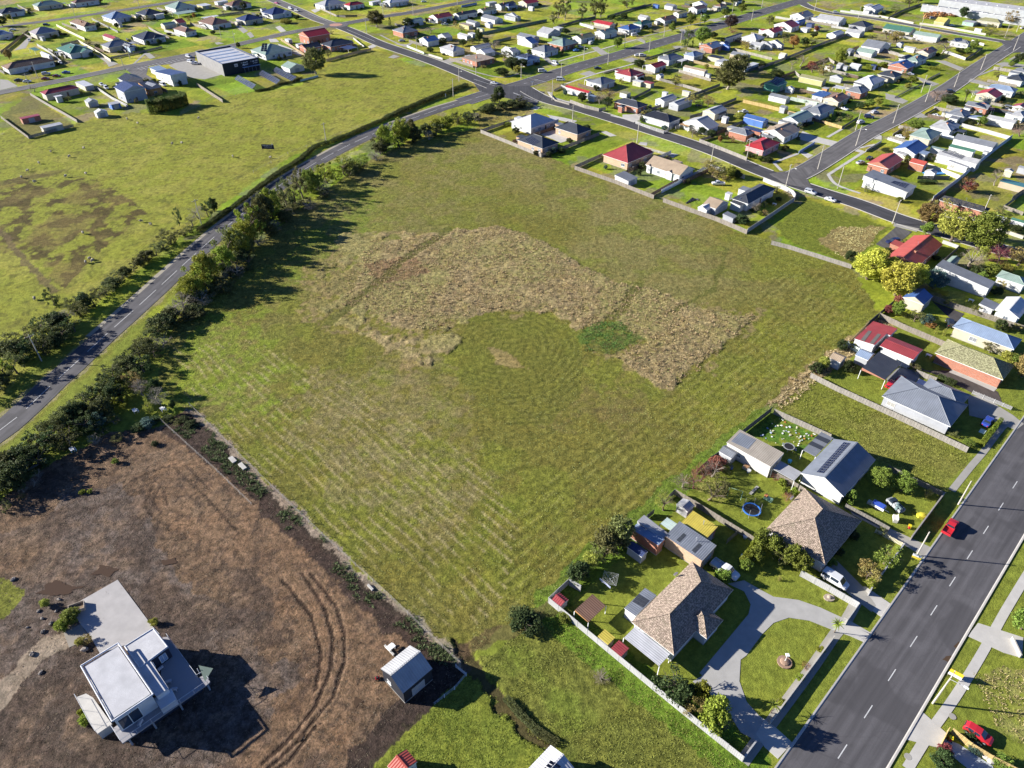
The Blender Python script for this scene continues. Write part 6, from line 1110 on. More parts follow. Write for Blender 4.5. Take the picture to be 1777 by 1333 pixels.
fence('G', ((-20,860),(400,700),(800,540),(1130,420)), 'grey', 'paling', 1.8, 1.8, label='long grey fence along the upper edge of the grassy reserve'); fence('G', ((440,905),(280,965),(0,1075)), 'brown', 'paling', 1.6, 1.6); fence('G', ((870,735),(520,860)), 'brown', 'paling', 1.6, 1.6); fence('G', ((1270,580),(1070,660)), 'brown', 'paling', 1.6, 1.6); fence('G', ((440,905),(500,960)), 'light', 'paling', 1.6, 1.6); fence('G', ((870,735),(950,790)), 'light', 'paling', 1.6, 1.6); fence('G', ((1070,655),(1400,740),(1740,810)), 'light', 'paling', 1.6, 1.6); fence('G', ((880,880),(1250,970)), 'light', 'paling', 1.6, 1.6); fence('G', ((600,1120),(840,1170)), 'mint', 'sheet', 1.6, 1.6); fence('G', ((380,1250),(850,1330)), 'mint', 'sheet', 1.6, 1.6); fence('G', ((1510,600),(1777,680)), 'grey', 'paling', 1.6, 1.6)
fence('F', ((700,1225),(1110,1070)), 'dark', 'paling', 1.7, 1.7); fence('F', ((1110,1333),(1320,1250)), 'dark', 'paling', 1.6, 1.6); fence('F', ((580,890),(990,1010)), 'light', 'paling', 1.6, 1.6); fence('F', ((620,1075),(870,1150)), 'light', 'paling', 1.6, 1.6); fence('F', ((770,770),(1120,860)), 'tan', 'paling', 1.6, 1.6); fence('F', ((1280,615),(1777,740)), 'light', 'paling', 1.6, 1.6); fence('F', ((145,745),(600,610)), 'dark', 'paling', 1.2, 1.2); fence('F', ((330,1000),(620,1080)), 'grey', 'paling', 1.5, 1.5); fence('F', ((1780,790),(1480,890)), 'dark', 'paling', 1.6, 1.6); fence('F', ((0,100),(230,45)), 'dark', 'paling', 1.6, 1.6); fence('F', ((-20,1250),(220,1130)), 'dark', 'paling', 1.6, 1.6)
fence('L', ((620,1335),(950,1090),(1210,870),(1450,680),(1640,540)), 'paleblue', 'sheet', 2.0, 2.0, label='long pale fence separating backyards from the right-hand reserve'); fence('L', ((985,400),(1300,480),(1620,570)), 'white', 'sheet', 1.7, 1.7); fence('L', ((240,810),(600,930),(960,1070)), 'cream', 'sheet', 1.7, 1.7, label='long cream fence beside the salmon-roofed shed in right-hand block'); fence('L', ((420,1075),(830,1075)), 'dark', 'paling', 1.6, 1.6); fence('L', ((95,535),(260,430)), 'light', 'wall', 1.0, 1.0); fence('L', ((340,380),(430,325)), 'dark', 'paling', 1.0, 1.0); fence('L', ((510,270),(690,175)), 'dark', 'paling', 1.2, 1.2); fence('L', ((30,580),(220,640)), 'white', 'wall', 1.1, 1.1); fence('L', ((720,530),(880,570)), 'paleblue', 'sheet', 1.6, 1.6); fence('L', ((1640,1333),(1777,1240)), 'dark', 'paling', 1.7, 1.7)
fence('M', ((440,240),(790,0)), 'brown', 'paling', 1.6, 1.6); fence('M', ((740,640),(940,710)), 'white', 'wall', 1.2, 1.2); fence('M', ((960,700),(760,880),(530,1090)), 'grey', 'paling', 1.5, 1.5); fence('M', ((1420,470),(1777,590)), 'block', 'wall', 1.2, 1.2); fence('M', ((1540,180),(1777,10)), 'dark', 'paling', 1.7, 1.7); fence('M', ((1520,190),(1777,280)), 'weathered', 'paling', 1.5, 1.5)
fence('D', ((1290,415),(1500,375),(1777,315),(2140,245)), 'green', 'sheet', 1.7, 1.7, label='long green fence above the grass strip near main junction'); fence('D', ((1450,520),(1680,470)), 'green', 'sheet', 1.6, 1.6); fence('D', ((340,580),(560,670)), 'mint', 'sheet', 1.2, 1.2); fence('D', ((620,690),(800,745)), 'block', 'wall', 1.1, 1.1); fence('D', ((1040,70),(1240,30)), 'blue', 'sheet', 1.6, 1.6)
fence('E', ((400,405),(560,460),(740,495)), 'green', 'sheet', 1.6, 1.6); fence('E', ((930,290),(1110,345)), 'mint', 'sheet', 1.6, 1.6); fence('E', ((640,330),(900,255),(1140,205)), 'dark', 'paling', 1.6, 1.6); fence('E', ((1290,200),(1777,55)), 'dark', 'paling', 1.6, 1.6); fence('E', ((600,1150),(700,1105)), 'light', 'paling', 1.1, 1.1); fence('E', ((540,1200),(620,1280),(800,1330)), 'light', 'wall', .8, .8); fence('E', ((1240,925),(1440,870)), 'light', 'paling', 1.0, 1.0)
fence('A', ((470,560),(630,650),(785,780)), 'white', 'sheet', 1.6, 1.6); fence('A', ((990,505),(1200,620),(1415,760)), 'cream', 'sheet', 1.6, 1.6); fence('A', ((720,310),(900,400),(1080,485)), 'cream', 'sheet', 1.6, 1.6); fence('A', ((1175,230),(1340,310),(1510,395)), 'white', 'picket', 1.5, 1.5); fence('A', ((380,1190),(620,1333),(800,1430),(980,1535)), 'light', 'paling', 1.6, 1.6); fence('t1', ((0,790),(190,930)), 'weathered', 'paling', 1.5, 1.5); fence('t1', ((190,930),(430,865),(500,850)), 'grey', 'paling', 1.4, 1.4); fence('t1', ((655,590),(760,660),(870,715)), 'white', 'sheet', 1.5, 1.5); fence('A', ((360,380),(180,520),(0,660)), 'tan', 'paling', 1.7, 1.7); fence('A', ((780,560),(1000,510)), 'grey', 'paling', 1.6, 1.6); fence('A', ((1420,730),(1777,660),(2080,590)), 'grey', 'paling', 1.3, 1.3); fence('A', ((220,55),(400,150)), 'light', 'paling', 1.5, 1.5)
fence('B', ((890,1060),(1060,1170),(1225,1275)), 'weathered', 'paling', 1.8, 1.8); fence('B', ((275,340),(400,410),(540,470)), 'light', 'paling', 1.6, 1.6); fence('B', ((1170,185),(1500,140)), 'grey', 'paling', 1.6, 1.6); fence('C', ((930,760),(1250,675),(1510,615)), 'tan', 'paling', 1.7, 1.7); fence('C', ((345,490),(520,600),(650,690)), 'tan', 'paling', 1.6, 1.6); fence('C', ((600,1025),(830,965)), 'mint', 'sheet', 1.0, 1.0); fence('C', ((840,90),(1060,190),(1180,200)), 'light', 'paling', 1.4, 1.4); fence('C', ((1090,190),(1330,190)), 'dark', 'paling', 1.5, 1.5); fence('C', ((1280,480),(1420,590)), 'white', 'paling', 1.2, 1.2)
fence('H', ((1030,745),(1150,670),(1250,600)), 'dark', 'paling', 1.6, 1.6); fence('H', ((740,640),(890,690),(1030,740)), 'white', 'sheet', 1.5, 1.5); fence('H', ((1110,510),(1180,535),(1270,560)), 'white', 'wall', 1.5, 1.5); fence('H', ((440,290),(700,325),(1290,430)), 'block', 'wall', 1.3, 1.3); fence('H', ((-580,130),(-80,200)), 'white', 'wall', 1.3, 1.3); fence('H', ((-80,195),(360,285)), 'block', 'wall', 1.3, 1.3); fence('H', ((520,1050),(330,1130),(120,1240)), 'dark', 'picket', 1.0, 1.0); fence('H', ((700,930),(540,1010)), 'light', 'paling', 1.1, 1.1); fence('H', ((40,215),(250,110),(460,40)), 'dark', 'paling', 1.7, 1.7); fence('H', ((1600,790),(1777,670)), 'dark', 'paling', 1.5, 1.5); fence('H', ((-20,640),(180,690)), 'light', 'paling', 1.5, 1.5)
fence('Z', ((1340,560),(1500,690)), 'paleblue', 'picket', 1.0, 1.0); fence('Z', ((1500,690),(1320,900),(1000,1150)), 'paleblue', 'wire', 1.0, 1.0)
fence('e', ((310,290),(700,600),(1150,870),(1700,1150)), 'yellow', 'paling', 1.5, 1.5, label='new yellow timber fence below the red hatchback'); fence('e', ((230,270),(40,650)), 'yellow', 'paling', 1.3, 1.3); fence('t16', ((1700,430),(1760,560)), 'block', 'wall', .9, .9)
fence('c', ((270,490),(500,700),(780,950),(1100,1260)), 'light', 'wire', 1.1, 0, 5, place='along the bare lot planting strip'); fence('0', ((330,705),(450,825),(560,930),(680,1040),(800,1155)), 'light', 'wire', 1.1, 0, 5, label='wire fence with timber posts between bare lot and mown field')
fence('0', ((440,300),(500,268),(620,222),(800,152)), 'light', 'wire', 1.1, 0, 6, label='wire paddock fence along the country road hedge'); fence('t1', ((1300,715),(1530,680),(1775,620)), 'grey', 'wire', 1.1, 0, 5)
# ------------------------------------------------------------------ power poles, street lights, wires
POLES = []
def pole(t, x, y, h, light=False, cross=True, rz=None):
    p = at(t, x, y); root = empty('power_pole' if cross else 'pole_post', p, R(ANG) if rz is None else rz); far = p.y > 260
    mb = MB(); r = .17 if not far else .19; mb.tube((0,0,-.1),(0,0,h), r, r*.6, 8); mb.build('pole', M_POLE, root, uv=False)
    if cross:
        mb = MB(); mb.box(-1.1,1.1,-.06,.06,h-.7,h-.55); ca = mb.build('crossarm', M_WOOD, root, uv=False)
        mb = MB()
        for k in (-1.0,-.4,.4,1.0): mb.tube((k,0,h-.55),(k,0,h-.4),.05,.04,6)
        mb.build('insulator', M_WHITE, ca, uv=False)
    if light:
        mb = MB(); mb.tube((0,0,h-1.6),(0,-1.9,h-1.2),.05,.04,6); arm = mb.build('lamp_arm', M_STEEL, root, uv=False)
        mb = MB(); mb.box(-.14,.14,-2.6,-1.9,h-1.27,h-1.13); mb.build('lamp_head', M_WHITE, arm, uv=False)
    pend(root, ('tall ' if h > 9 else '')+('timber power pole' if cross else 'bare pale pole'), PLACE[t], 'power pole' if cross else 'pole', 'poles along the streets'); POLES.append((root, h)); return root
for s in """t16 1150 890 9 1;t12 1325 850 7 0 n;t12 1040 1200 7 0 n;t5 285 1170 8.5;t5 1380 235 9.5;t2 500 985 9.5;t2 1367 660 9;t2 1407 558 7 1 n;t2 1120 370 10;t2 1523 512 9;t2 775 225 9;t2 530 115 9
E 180 1010 8 1;E 695 1000 8;E 578 1290 11;E 985 770 8 1;E 1295 830 8;E 1510 610 8;F 195 670 8;F 385 470 8;F 845 330 8 1;F 1255 210 9;F 1510 270 8;F 1640 100 9;F 600 550 8 1;H 435 400 9;H 1220 900 9;H 880 1120 8;H 455 1190 9;H 510 1310 9;H 1640 650 9;H 1530 480 8;H 1680 410 9;K 1440 490 9;K 1445 690 9 1;K 955 990 10;K 545 1210 9 1;K 1210 1240 10;K 35 885 9;L 95 400 9;J 335 650 13;J 1285 910 8;I 1210 380 8;M 85 430 9;M 1225 360 9;A 490 1010 9;A 180 300 8;A 1670 745 8;A 390 1140 8;A 1600 900 7;B 1215 490 8;B 1390 550 7 1 n;B 40 750 8;D 40 220 7;D 425 190 7;D 990 60 7;G 690 140 8;G 1250 240 8;A 975 240 7;B 170 120 7""".replace('\n', ';').split(';'):
    p = s.split(); pole(p[0], float(p[1]), float(p[2]), float(p[3]), len(p) > 4 and p[4] == '1', len(p) < 6)
def wire(i, j, label):
    (a, ha), (b, hb_) = POLES[i], POLES[j]; mb = MB(); A = Vector(a.location)+Vector((0,0,ha-.4)); B = Vector(b.location)+Vector((0,0,hb_-.4)); s = (B-A).cross(Vector((0,0,1))).normalized()
    for k in (-.9, 0, .9):
        P = [A.lerp(B, u/8)+s*k-Vector((0,0,1.2*4*(u/8)*(1-u/8))) for u in range(9)]; mb.path(P, .02, 3)
    o = mb.build('power_line', M_DARK, None, uv=False); tag(o, label, 'power line')
nm = {}
for k, (r, h) in enumerate(POLES): nm[k] = to_px(r.location)
def near(x, y): return min(nm, key=lambda k: (nm[k][0]-x)**2+(nm[k][1]-y)**2)
for (a, b, lab) in (((958,174),(1105,248),'power wires between the poles left of black-roofed street houses'),((1105,248),(1295,279),'power wires over the white house on field-side street'),((1295,279),(1453,328),'power wires passing the red hip-roofed corner house'),((1548,388),(1702,379),'power wires in front of the dark brick house'),((72,627),(350,390),'power wires along the country road lower bend'),((350,390),(567,250),'power wires along the paddock to the billboard')):
    wire(near(*a), near(*b), lab)
# ------------------------------------------------------------------ vehicles
M_TYRE = mat('plain', (.018,.018,.018)); M_RIM = mat('plain', (.35,.35,.36), .3); M_CG = mat('glass', (.02,.03,.045)); M_LAMP = mat('glass', (.7,.7,.66)); M_TAIL = mat('glass', (.4,.02,.02))
CARS = {}
def car_proto(kind):
    if kind in CARS: return CARS[kind]
    # stations: x, half width, bottom, belt, (roof z, roof half width) or None
    S = {'sedan':[(-2.25,.62,.45,.78,None),(-2.1,.82,.3,.95,None),(-1.45,.88,.28,.98,None),(-.95,.89,.28,.98,(1.40,.60)),(.25,.89,.28,.96,(1.42,.62)),(.95,.88,.28,.94,None),(1.75,.84,.28,.86,None),(2.15,.72,.34,.74,None)],
         'hatch':[(-2.05,.68,.42,.9,None),(-1.95,.84,.3,1.0,(1.2,.5)),(-1.5,.88,.28,1.0,(1.46,.60)),(-.6,.89,.28,.98,(1.50,.63)),(.3,.89,.28,.96,(1.46,.62)),(1.0,.87,.28,.94,None),(1.7,.82,.28,.86,None),(2.05,.68,.36,.72,None)],
         'suv':[(-2.3,.78,.5,1.1,(1.3,.6)),(-2.2,.9,.38,1.15,(1.7,.66)),(-1.0,.93,.36,1.14,(1.80,.70)),(.35,.93,.36,1.12,(1.76,.70)),(1.05,.92,.36,1.1,None),(1.9,.9,.36,1.02,None),(2.3,.76,.44,.86,None)],
         'van':[(-2.45,.84,.42,1.1,(1.85,.74)),(-2.35,.92,.34,1.12,(1.95,.78)),(-.8,.95,.32,1.12,(2.0,.80)),(.9,.95,.32,1.1,(1.96,.78)),(1.65,.94,.32,1.08,None),(2.2,.88,.34,.92,None),(2.45,.74,.42,.78,None)],
         'ute':[(-.55,.9,.4,1.08,None),(-.5,.9,.38,1.1,(1.6,.66)),(.35,.92,.38,1.1,(1.74,.68)),(.85,.92,.38,1.08,(1.70,.66)),(1.35,.9,.38,1.04,None),(2.2,.86,.38,.96,None),(2.55,.72,.46,.82,None)]}[kind]
    root = empty('car_'+kind); mb = MB(); rings = []
    for (x, w, zb, zt, rf) in S:
        r = rf or (zt+.02, w*.82)
        rings.append([Vector((x,-w*.9,zb)),Vector((x,-w,(zb+zt)/2)),Vector((x,-w*.96,zt)),Vector((x,-r[1],r[0])),Vector((x,r[1],r[0])),Vector((x,w*.96,zt)),Vector((x,w,(zb+zt)/2)),Vector((x,w*.9,zb))])
    b0 = len(mb.v)
    for r in rings: mb.v += r
    for i in range(len(rings)-1):
        for k in range(7): mb.f.append([b0+i*8+k, b0+i*8+k+1, b0+(i+1)*8+k+1, b0+(i+1)*8+k]); mb.m.append(0)
        mb.f.append([b0+i*8+7, b0+i*8, b0+(i+1)*8, b0+(i+1)*8+7]); mb.m.append(0)
    mb.f.append([b0+k for k in range(8)]); mb.m.append(0); mb.f.append([b0+(len(rings)-1)*8+k for k in range(7,-1,-1)]); mb.m.append(0)
    if kind == 'ute':
        mb.box(-2.55,-.6,-.88,.88,.55,.72)
        for (x0,x1,y0,y1) in ((-2.55,-.6,-.9,-.8),(-2.55,-.6,.8,.9),(-2.57,-2.47,-.9,.9)): mb.box(x0,x1,y0,y1,.5,1.08)
    body = mb.build('body', mat('paint', (.7,.7,.7)), root, uv=False)
    # glass: wherever a roofed ring meets the next one
    for s in (-1, 1):
        for i in range(len(rings)-1):
            A, B = rings[i], rings[i+1]; ra, rb = S[i][4], S[i+1][4]
            if not (ra and rb): continue
            q = (2,3) if s < 0 else (5,4); a0, a1, c0, c1 = A[q[0]], A[q[1]], B[q[0]], B[q[1]]; out = Vector((0, s*.02, .0))
            P = [a0.lerp(a1,.12).lerp(c0.lerp(c1,.12),.06), a0.lerp(a1,.12).lerp(c0.lerp(c1,.12),.94), a0.lerp(a1,.86).lerp(c0.lerp(c1,.86),.94), a0.lerp(a1,.86).lerp(c0.lerp(c1,.86),.06)]
            g = MB(); g.poly([p+out for p in (P if s < 0 else P[::-1])]); g.build('side_window', M_CG, root, uv=False)
    for i in range(len(rings)-1):
        A, B = rings[i], rings[i+1]
        if bool(S[i][4]) != bool(S[i+1][4]):
            front = S[i][4] is not None; a, b = (A, B) if front else (B, A); q = [a[3], a[4], b[5]*.999, b[2]*.999]; mid = sum(q, Vector())/4; n = (q[1]-q[0]).cross(q[3]-q[0]).normalized(); n = n if n.z > 0 else -n
            P = [mid+(p-mid)*.9+n*.03 for p in q]; P = P if (P[1]-P[0]).cross(P[3]-P[0]).z > 0 else P[::-1]; g = MB(); g.poly(P); g.build('windscreen' if front else 'rear_window', M_CG, root, uv=False)
    if S[0][4]:
        g = MB(); w = S[1][1]*.62; x = S[0][0]-.02; g.poly([(x,w,S[0][3]+.04),(x,-w,S[0][3]+.04),(x+.1,-w*.9,S[1][4][0]-.08),(x+.1,w*.9,S[1][4][0]-.08)]); g.build('rear_window', M_CG, root, uv=False)
    ax = (S[0][0]+.75 if kind != 'ute' else -1.6, S[-1][0]-.8); W = S[3][1]
    for x in ax:
        for s in (-1, 1):
            mb = MB(); mb.tube((0,-.11,0),(0,.11,0),.33,.33,14); wh_ = mb.build('wheel', M_TYRE, root, uv=False); wh_.location = (x, s*(W-.08), .33); mb = MB(); mb.tube((0,-.125,0),(0,.125,0),.19,.19,10); mb.build('rim', M_RIM, wh_, uv=False)
    for s in (-1, 1):
        x, w, zb, zt, _ = S[-1]; mb = MB(); mb.box(-.12,.03,-.14,.14,-.07,.07); o = mb.build('headlight', M_LAMP, root, uv=False); o.location = (x-.05, s*w*.72, zt-.06)
        x, w, zb, zt, _ = S[0]; x = -2.57 if kind == 'ute' else x; mb = MB(); mb.box(-.03,.06,-.1,.1,-.12,.12); o = mb.build('tail_light', M_TAIL, root, uv=False); o.location = (x, s*w*.85, zt-.1)
    CARS[kind] = root; return root
CC = {'white':(.58,.58,.58),'silver':(.42,.43,.45),'black':(.02,.022,.028),'blue':(.03,.06,.30),'navy':(.015,.02,.06),'red':(.42,.02,.03),'maroon':(.20,.02,.03),'grey':(.16,.17,.18),'pink':(.45,.12,.22),'cyan':(.05,.20,.55)}
USED = {}
def car(t, x, y, kind, col, ang, label=None, scale=1.0):
    pr = car_proto(kind)
    if kind not in USED: o = pr; USED[kind] = 1; o.name = 'car' if kind != 'van' and kind != 'ute' else kind
    else: o = copy_tree(pr); o.name = 'car' if kind not in ('van','ute') else kind
    p = at(t, x, y); o.location = (p.x, p.y, .05); o.rotation_euler = (0,0,R(ang)); o.scale = (scale,)*3
    for ch in o.children:
        if ch.name.startswith('body'): ch.material_slots[0].link = 'OBJECT'; ch.material_slots[0].material = mat('paint', CC[col])
    w = {'suv':'four-wheel drive','van':'van','ute':'ute','hatch':'hatchback','sedan':'sedan'}[kind]
    if label: tag(o, label, 'van' if kind == 'van' else 'ute' if kind == 'ute' else 'car', 'parked vehicles')
    else: pend(o, col+' '+w+' parked', PLACE[t], 'van' if kind == 'van' else 'ute' if kind == 'ute' else 'car', 'parked vehicles')
E1, E2 = 44.5, -45.5
car('t12', 1520, 295, 'sedan', 'blue', E1, 'blue sedan parked beside the clipped hedge'); car('t12', 1262, 1020, 'ute', 'red', E1, 'red ute parked at the kerb of the front road'); car('t16', 1450, 1110, 'hatch', 'red', E2, 'red hatchback on the lawn above yellow fence')
car('t16', 475, 62, 'van', 'white', E2, 'white people-mover van beside the long white ribbed fence'); car('R', 1310, 985, 'ute', 'white', E2, 'white ute beside the brick shed and rounded bush', 1.1); car('t8', 872, 365, 'suv', 'navy', E1+150, 'dark blue four-wheel drive beside the salmon-roofed house'); car('t8', 312, 25, 'suv', 'silver', E2, 'silver wagon on field-side street at the curved white wall'); car('t8', 447, 75, 'sedan', 'white', E2, 'white sedan on field-side street above the vacant lot'); car('N', 815, 475, 'suv', 'black', E1+25, 'black four-wheel drive left of the blue-roofed cream house')
car('P', 1340, 1205, 'hatch', 'red', E1, 'red car in front of the charcoal carport'); car('P', 1220, 1260, 'hatch', 'red', E1, 'red car half hidden by the grey hip roof'); car('O', 710, 600, 'ute', 'white', 175, 'white ute on the lawn of the white-walled corner yard')
for s in """K 1290 228 sedan white -50;K 1690 275 hatch silver 20;K 1610 335 suv navy -20;K 1505 405 suv silver 30;K 1500 920 sedan silver 30;K 1615 865 sedan black 45;L 650 320 sedan white -45;L 185 590 sedan white -45;H 830 1195 suv black -15;H 310 965 sedan white -30;H 1745 370 sedan white 45;G 965 175 suv silver -15;G 722 248 van white 45;E 1165 890 sedan navy 0;E 1680 725 sedan white 10;E 1740 728 suv white 10;E 620 830 van white -50;E 455 930 van white 10;E 690 1040 van white -10;E 885 660 sedan cyan 35;E 925 620 ute white 30;E 1075 570 van white 60;E 1640 465 van white 15;F 1195 230 hatch white 15;A 380 530 sedan white -60;A 605 335 suv black 0;A 775 820 sedan white -45;A 855 945 sedan blue 20;A 600 965 suv silver 30;A 735 990 sedan maroon 10;A 590 1025 sedan maroon 15;A 245 1045 sedan black 15;A 355 1060 sedan white 10;A 1310 1100 sedan white -50;A 1370 1145 suv white -50;B 800 740 suv white -35;B 825 810 suv white -30;B 890 830 ute white 10;B 470 1105 van white -40;C 300 50 sedan pink -30;C 480 120 suv white -40;C 560 150 suv white -25;C 1205 650 ute white 25;D 1465 1085 sedan white -20;D 280 535 sedan silver 20;D 830 325 ute white 10;J 625 165 sedan cyan 20;H 600 250 suv grey 0;D 560 30 sedan white 15;L 1560 240 sedan white -30;A 165 395 sedan white 30;B 1470 890 van white 5;H 845 340 sedan white 10;F 640 180 sedan white 30;J 1700 270 ute white 10;A 100 510 sedan white -40""".replace('\n', ';').split(';'):
    p = s.split(); car(p[0], float(p[1]), float(p[2]), p[3], p[4], float(p[5]))
for k, r in list(CARS.items()):
    if k not in USED: bpy.data.objects.remove(r)
# ------------------------------------------------------------------ billboard, signs
a = at('0', 455.3, 260.4); b = at('0', 476.5, 261.2); d = b-a; bb = empty('billboard', (a+b)/2, math.atan2(d.y, d.x)); L = d.length
mb = MB(); mb.box(-L/2, L/2, -.05, .05, .55, 2.55); bd = mb.build('board', mat('plain', (.02,.022,.045)), bb, uv=False)
for x in (-L/2+.15, 0, L/2-.15):
    mb = MB(); mb.box(-.06,.06,-.06,.06,0,2.5); o = mb.build('leg', M_WOOD, bb, uv=False); o.location = (x, .13, 0)
glyphs(bb, -L*.4, -L*.22, -.06, 1.85, .42, M_LET, 11); glyphs(bb, -L*.16, L*.36, -.06, 1.9, .34, M_LET, 12); glyphs(bb, -L*.25, L*.34, -.06, 1.3, .28, M_LET, 13)
mb = MB(); mb.box(-.25,.25,-.2,.2,2.56,2.75); mb.tube((.1,0,2.7),(-.1,0,3.6),.03,.02,5); o = mb.build('spotlight', M_STEEL, bb, uv=False); o.location = (L/2-.6, 0, 0)
tag(bb, 'dark billboard with white lettering standing in the paddock', 'billboard')
def small_sign(t, x, y, w, h, z, rz, cols, label):
    p = at(t, x, y); root = empty('for_sale_sign', p, rz); mb = MB(); mb.box(-w/2,w/2,-.03,.03,z,z+h*.45); mb.build('lower_board', mat('plain', cols[0]), root, uv=False); mb = MB(); mb.box(-w/2,w/2,-.03,.03,z+h*.451,z+h); mb.build('upper_board', mat('plain', cols[1]), root, uv=False)
    for s in (-.9,.9): mb = MB(); mb.box(-.04,.04,-.04,.04,0,z+h); o = mb.build('leg', M_WOOD, root, uv=False); o.location = (s*w/2, .08, 0)
    tag(root, label, 'sign')
small_sign('t12', 1030, 1230, 1.6, 1.2, .4, R(-30), ((.7,.55,.05),(.7,.7,.7)), 'white and yellow sign on the verge near the red ute'); small_sign('t16', 1290, 720, 2.0, 1.5, .5, R(-38), ((.7,.68,.7),(.75,.5,.03)), 'yellow and white sign beside the pole on the front road')
p = at('t2', 1315, 670); o = MB(); o.box(-.25,.25,-.02,.02,1.2,2.1); o.tube((0,0.05,0),(0,.05,2.1),.04,.04,5); ob = o.build('road_sign', M_WHITE, None, uv=False); ob.location = p; tag(ob, 'small white road sign beside the country road near junction', 'road sign')
p = at('E', 322, 1110); o = MB(); o.box(-.9,.9,-.03,.03,2.2,2.6); o.tube((0,.05,0),(0,.05,2.6),.04,.04,5); ob = o.build('road_sign', M_WHITE, None, uv=False); ob.location = p; tag(ob, 'white street name sign on the junction corner', 'road sign')
# ------------------------------------------------------------------ ground-mounted solar arrays
for k, (t, q) in enumerate((('B', ((1380,1015),(1432,962),(1662,1088),(1615,1145))), ('C', ((58,955),(112,898),(346,1028),(296,1082))), ('C', ((235,912),(292,858),(556,990),(492,1045))))):
    zl, zh = .5, 3.0; lo0 = at(t, *q[0], zl); hi0 = at(t, *q[1], zh); hi1 = at(t, *q[2], zh); lo1 = at(t, *q[3], zl); c = (lo0+lo1)/2; root = empty('solar_array', (c.x, c.y, 0)); off = Vector((c.x, c.y, 0))
    nx, ny = 7, 4
    for i in range(nx):
        for j in range(ny):
            def P(u, v): return lo0.lerp(lo1, u).lerp(hi0.lerp(hi1, u), v)-off
            c4 = [P(i/nx+.006, j/ny+.02), P((i+1)/nx-.006, j/ny+.02), P((i+1)/nx-.006, (j+1)/ny-.03), P(i/nx+.006, (j+1)/ny-.03)]; n = (c4[1]-c4[0]).cross(c4[3]-c4[0]).normalized(); n = n if n.z > 0 else -n
            mb = MB(); mb.solid([p for p in c4]+[p+n*.05 for p in c4], [(0,1,2,3),(4,5,6,7),(0,1,5,4),(1,2,6,5),(2,3,7,6),(3,0,4,7)]); mb.build('solar_panel', M_SOLAR, root)
    for u in (.1,.5,.9):
        mb = MB(); A = lo0.lerp(lo1,u)-off; B = hi0.lerp(hi1,u)-off; mb.tube((A.x,A.y,0),(A.x,A.y,A.z),.06,.06,5); mb.tube((B.x,B.y,0),(B.x,B.y,B.z-.06),.06,.06,5); mb.tube(A-Vector((0,0,.1)),B-Vector((0,0,.1)),.05,.05,5); mb.build('support', M_STEEL, root, uv=False)
    tag(root, 'tilted ground-mounted solar array in front of the warehouse, '+('leftmost one','middle one','rightmost one')[k], 'solar array', 'ground-mounted solar arrays')
# ------------------------------------------------------------------ sheep
def sheep_proto():
    me = bpy.data.meshes.new('sheep_skel'); V = [(0,0,.62),(.32,0,.64),(-.34,0,.62),(.5,0,.72),(.68,0,.60),(.28,.14,.34),(.28,.15,.02),(.28,-.14,.34),(.28,-.15,.02),(-.3,.14,.36),(-.34,.15,.19),(-.3,.15,.02),(-.3,-.14,.36),(-.34,-.15,.19),(-.3,-.15,.02),(-.46,0,.55)]
    Ed = [(0,1),(0,2),(1,3),(3,4),(1,5),(5,6),(1,7),(7,8),(2,9),(9,10),(10,11),(2,12),(12,13),(13,14),(2,15)]; me.from_pydata(V, Ed, []); o = link('sheep_skel', me)
    o.modifiers.new('skin', 'SKIN'); rad = [.27,.26,.27,.13,.09,.07,.045,.07,.045,.09,.06,.045,.09,.06,.045,.06]
    for i, r in enumerate(rad): me.skin_vertices[0].data[i].radius = (r, r)
    me.skin_vertices[0].data[0].use_root = True; m = o.modifiers.new('sub', 'SUBSURF'); m.levels = 1
    dg = bpy.context.evaluated_depsgraph_get(); out = bpy.data.meshes.new_from_object(o.evaluated_get(dg)); bpy.data.objects.remove(o); out.materials.clear(); out.materials.append(mat('plain', (.34,.30,.24))); out.name = 'sheep'
    out.polygons.foreach_set('use_smooth', [True]*len(out.polygons)); return out
SM = sheep_proto(); sheepN = 0
for t, pts in (('t5', ((970,220),(1035,242),(570,300),(618,476),(634,492),(590,500),(240,752))), ('t1', ((350,1045),(575,1020),(475,1078),(270,1122),(190,1175),(150,1220),(240,1250),(450,1213),(945,850),(872,820),(1180,990),(1245,985),(1595,1078),(1360,815),(590,1195))), ('t2', ((115,1085),))):
    for x, y in pts:
        p = at(t, x, y); o = link('sheep', SM); o.location = (p.x, p.y, -.02); o.rotation_euler = (0,0,random.uniform(0,6.28)); o.scale = (1.25,)*3
        pend(o, 'woolly cream sheep grazing', {'t5':'in the lower paddock','t1':'in the upper paddock','t2':'below the billboard'}[t], 'sheep', 'sheep grazing in the paddock')
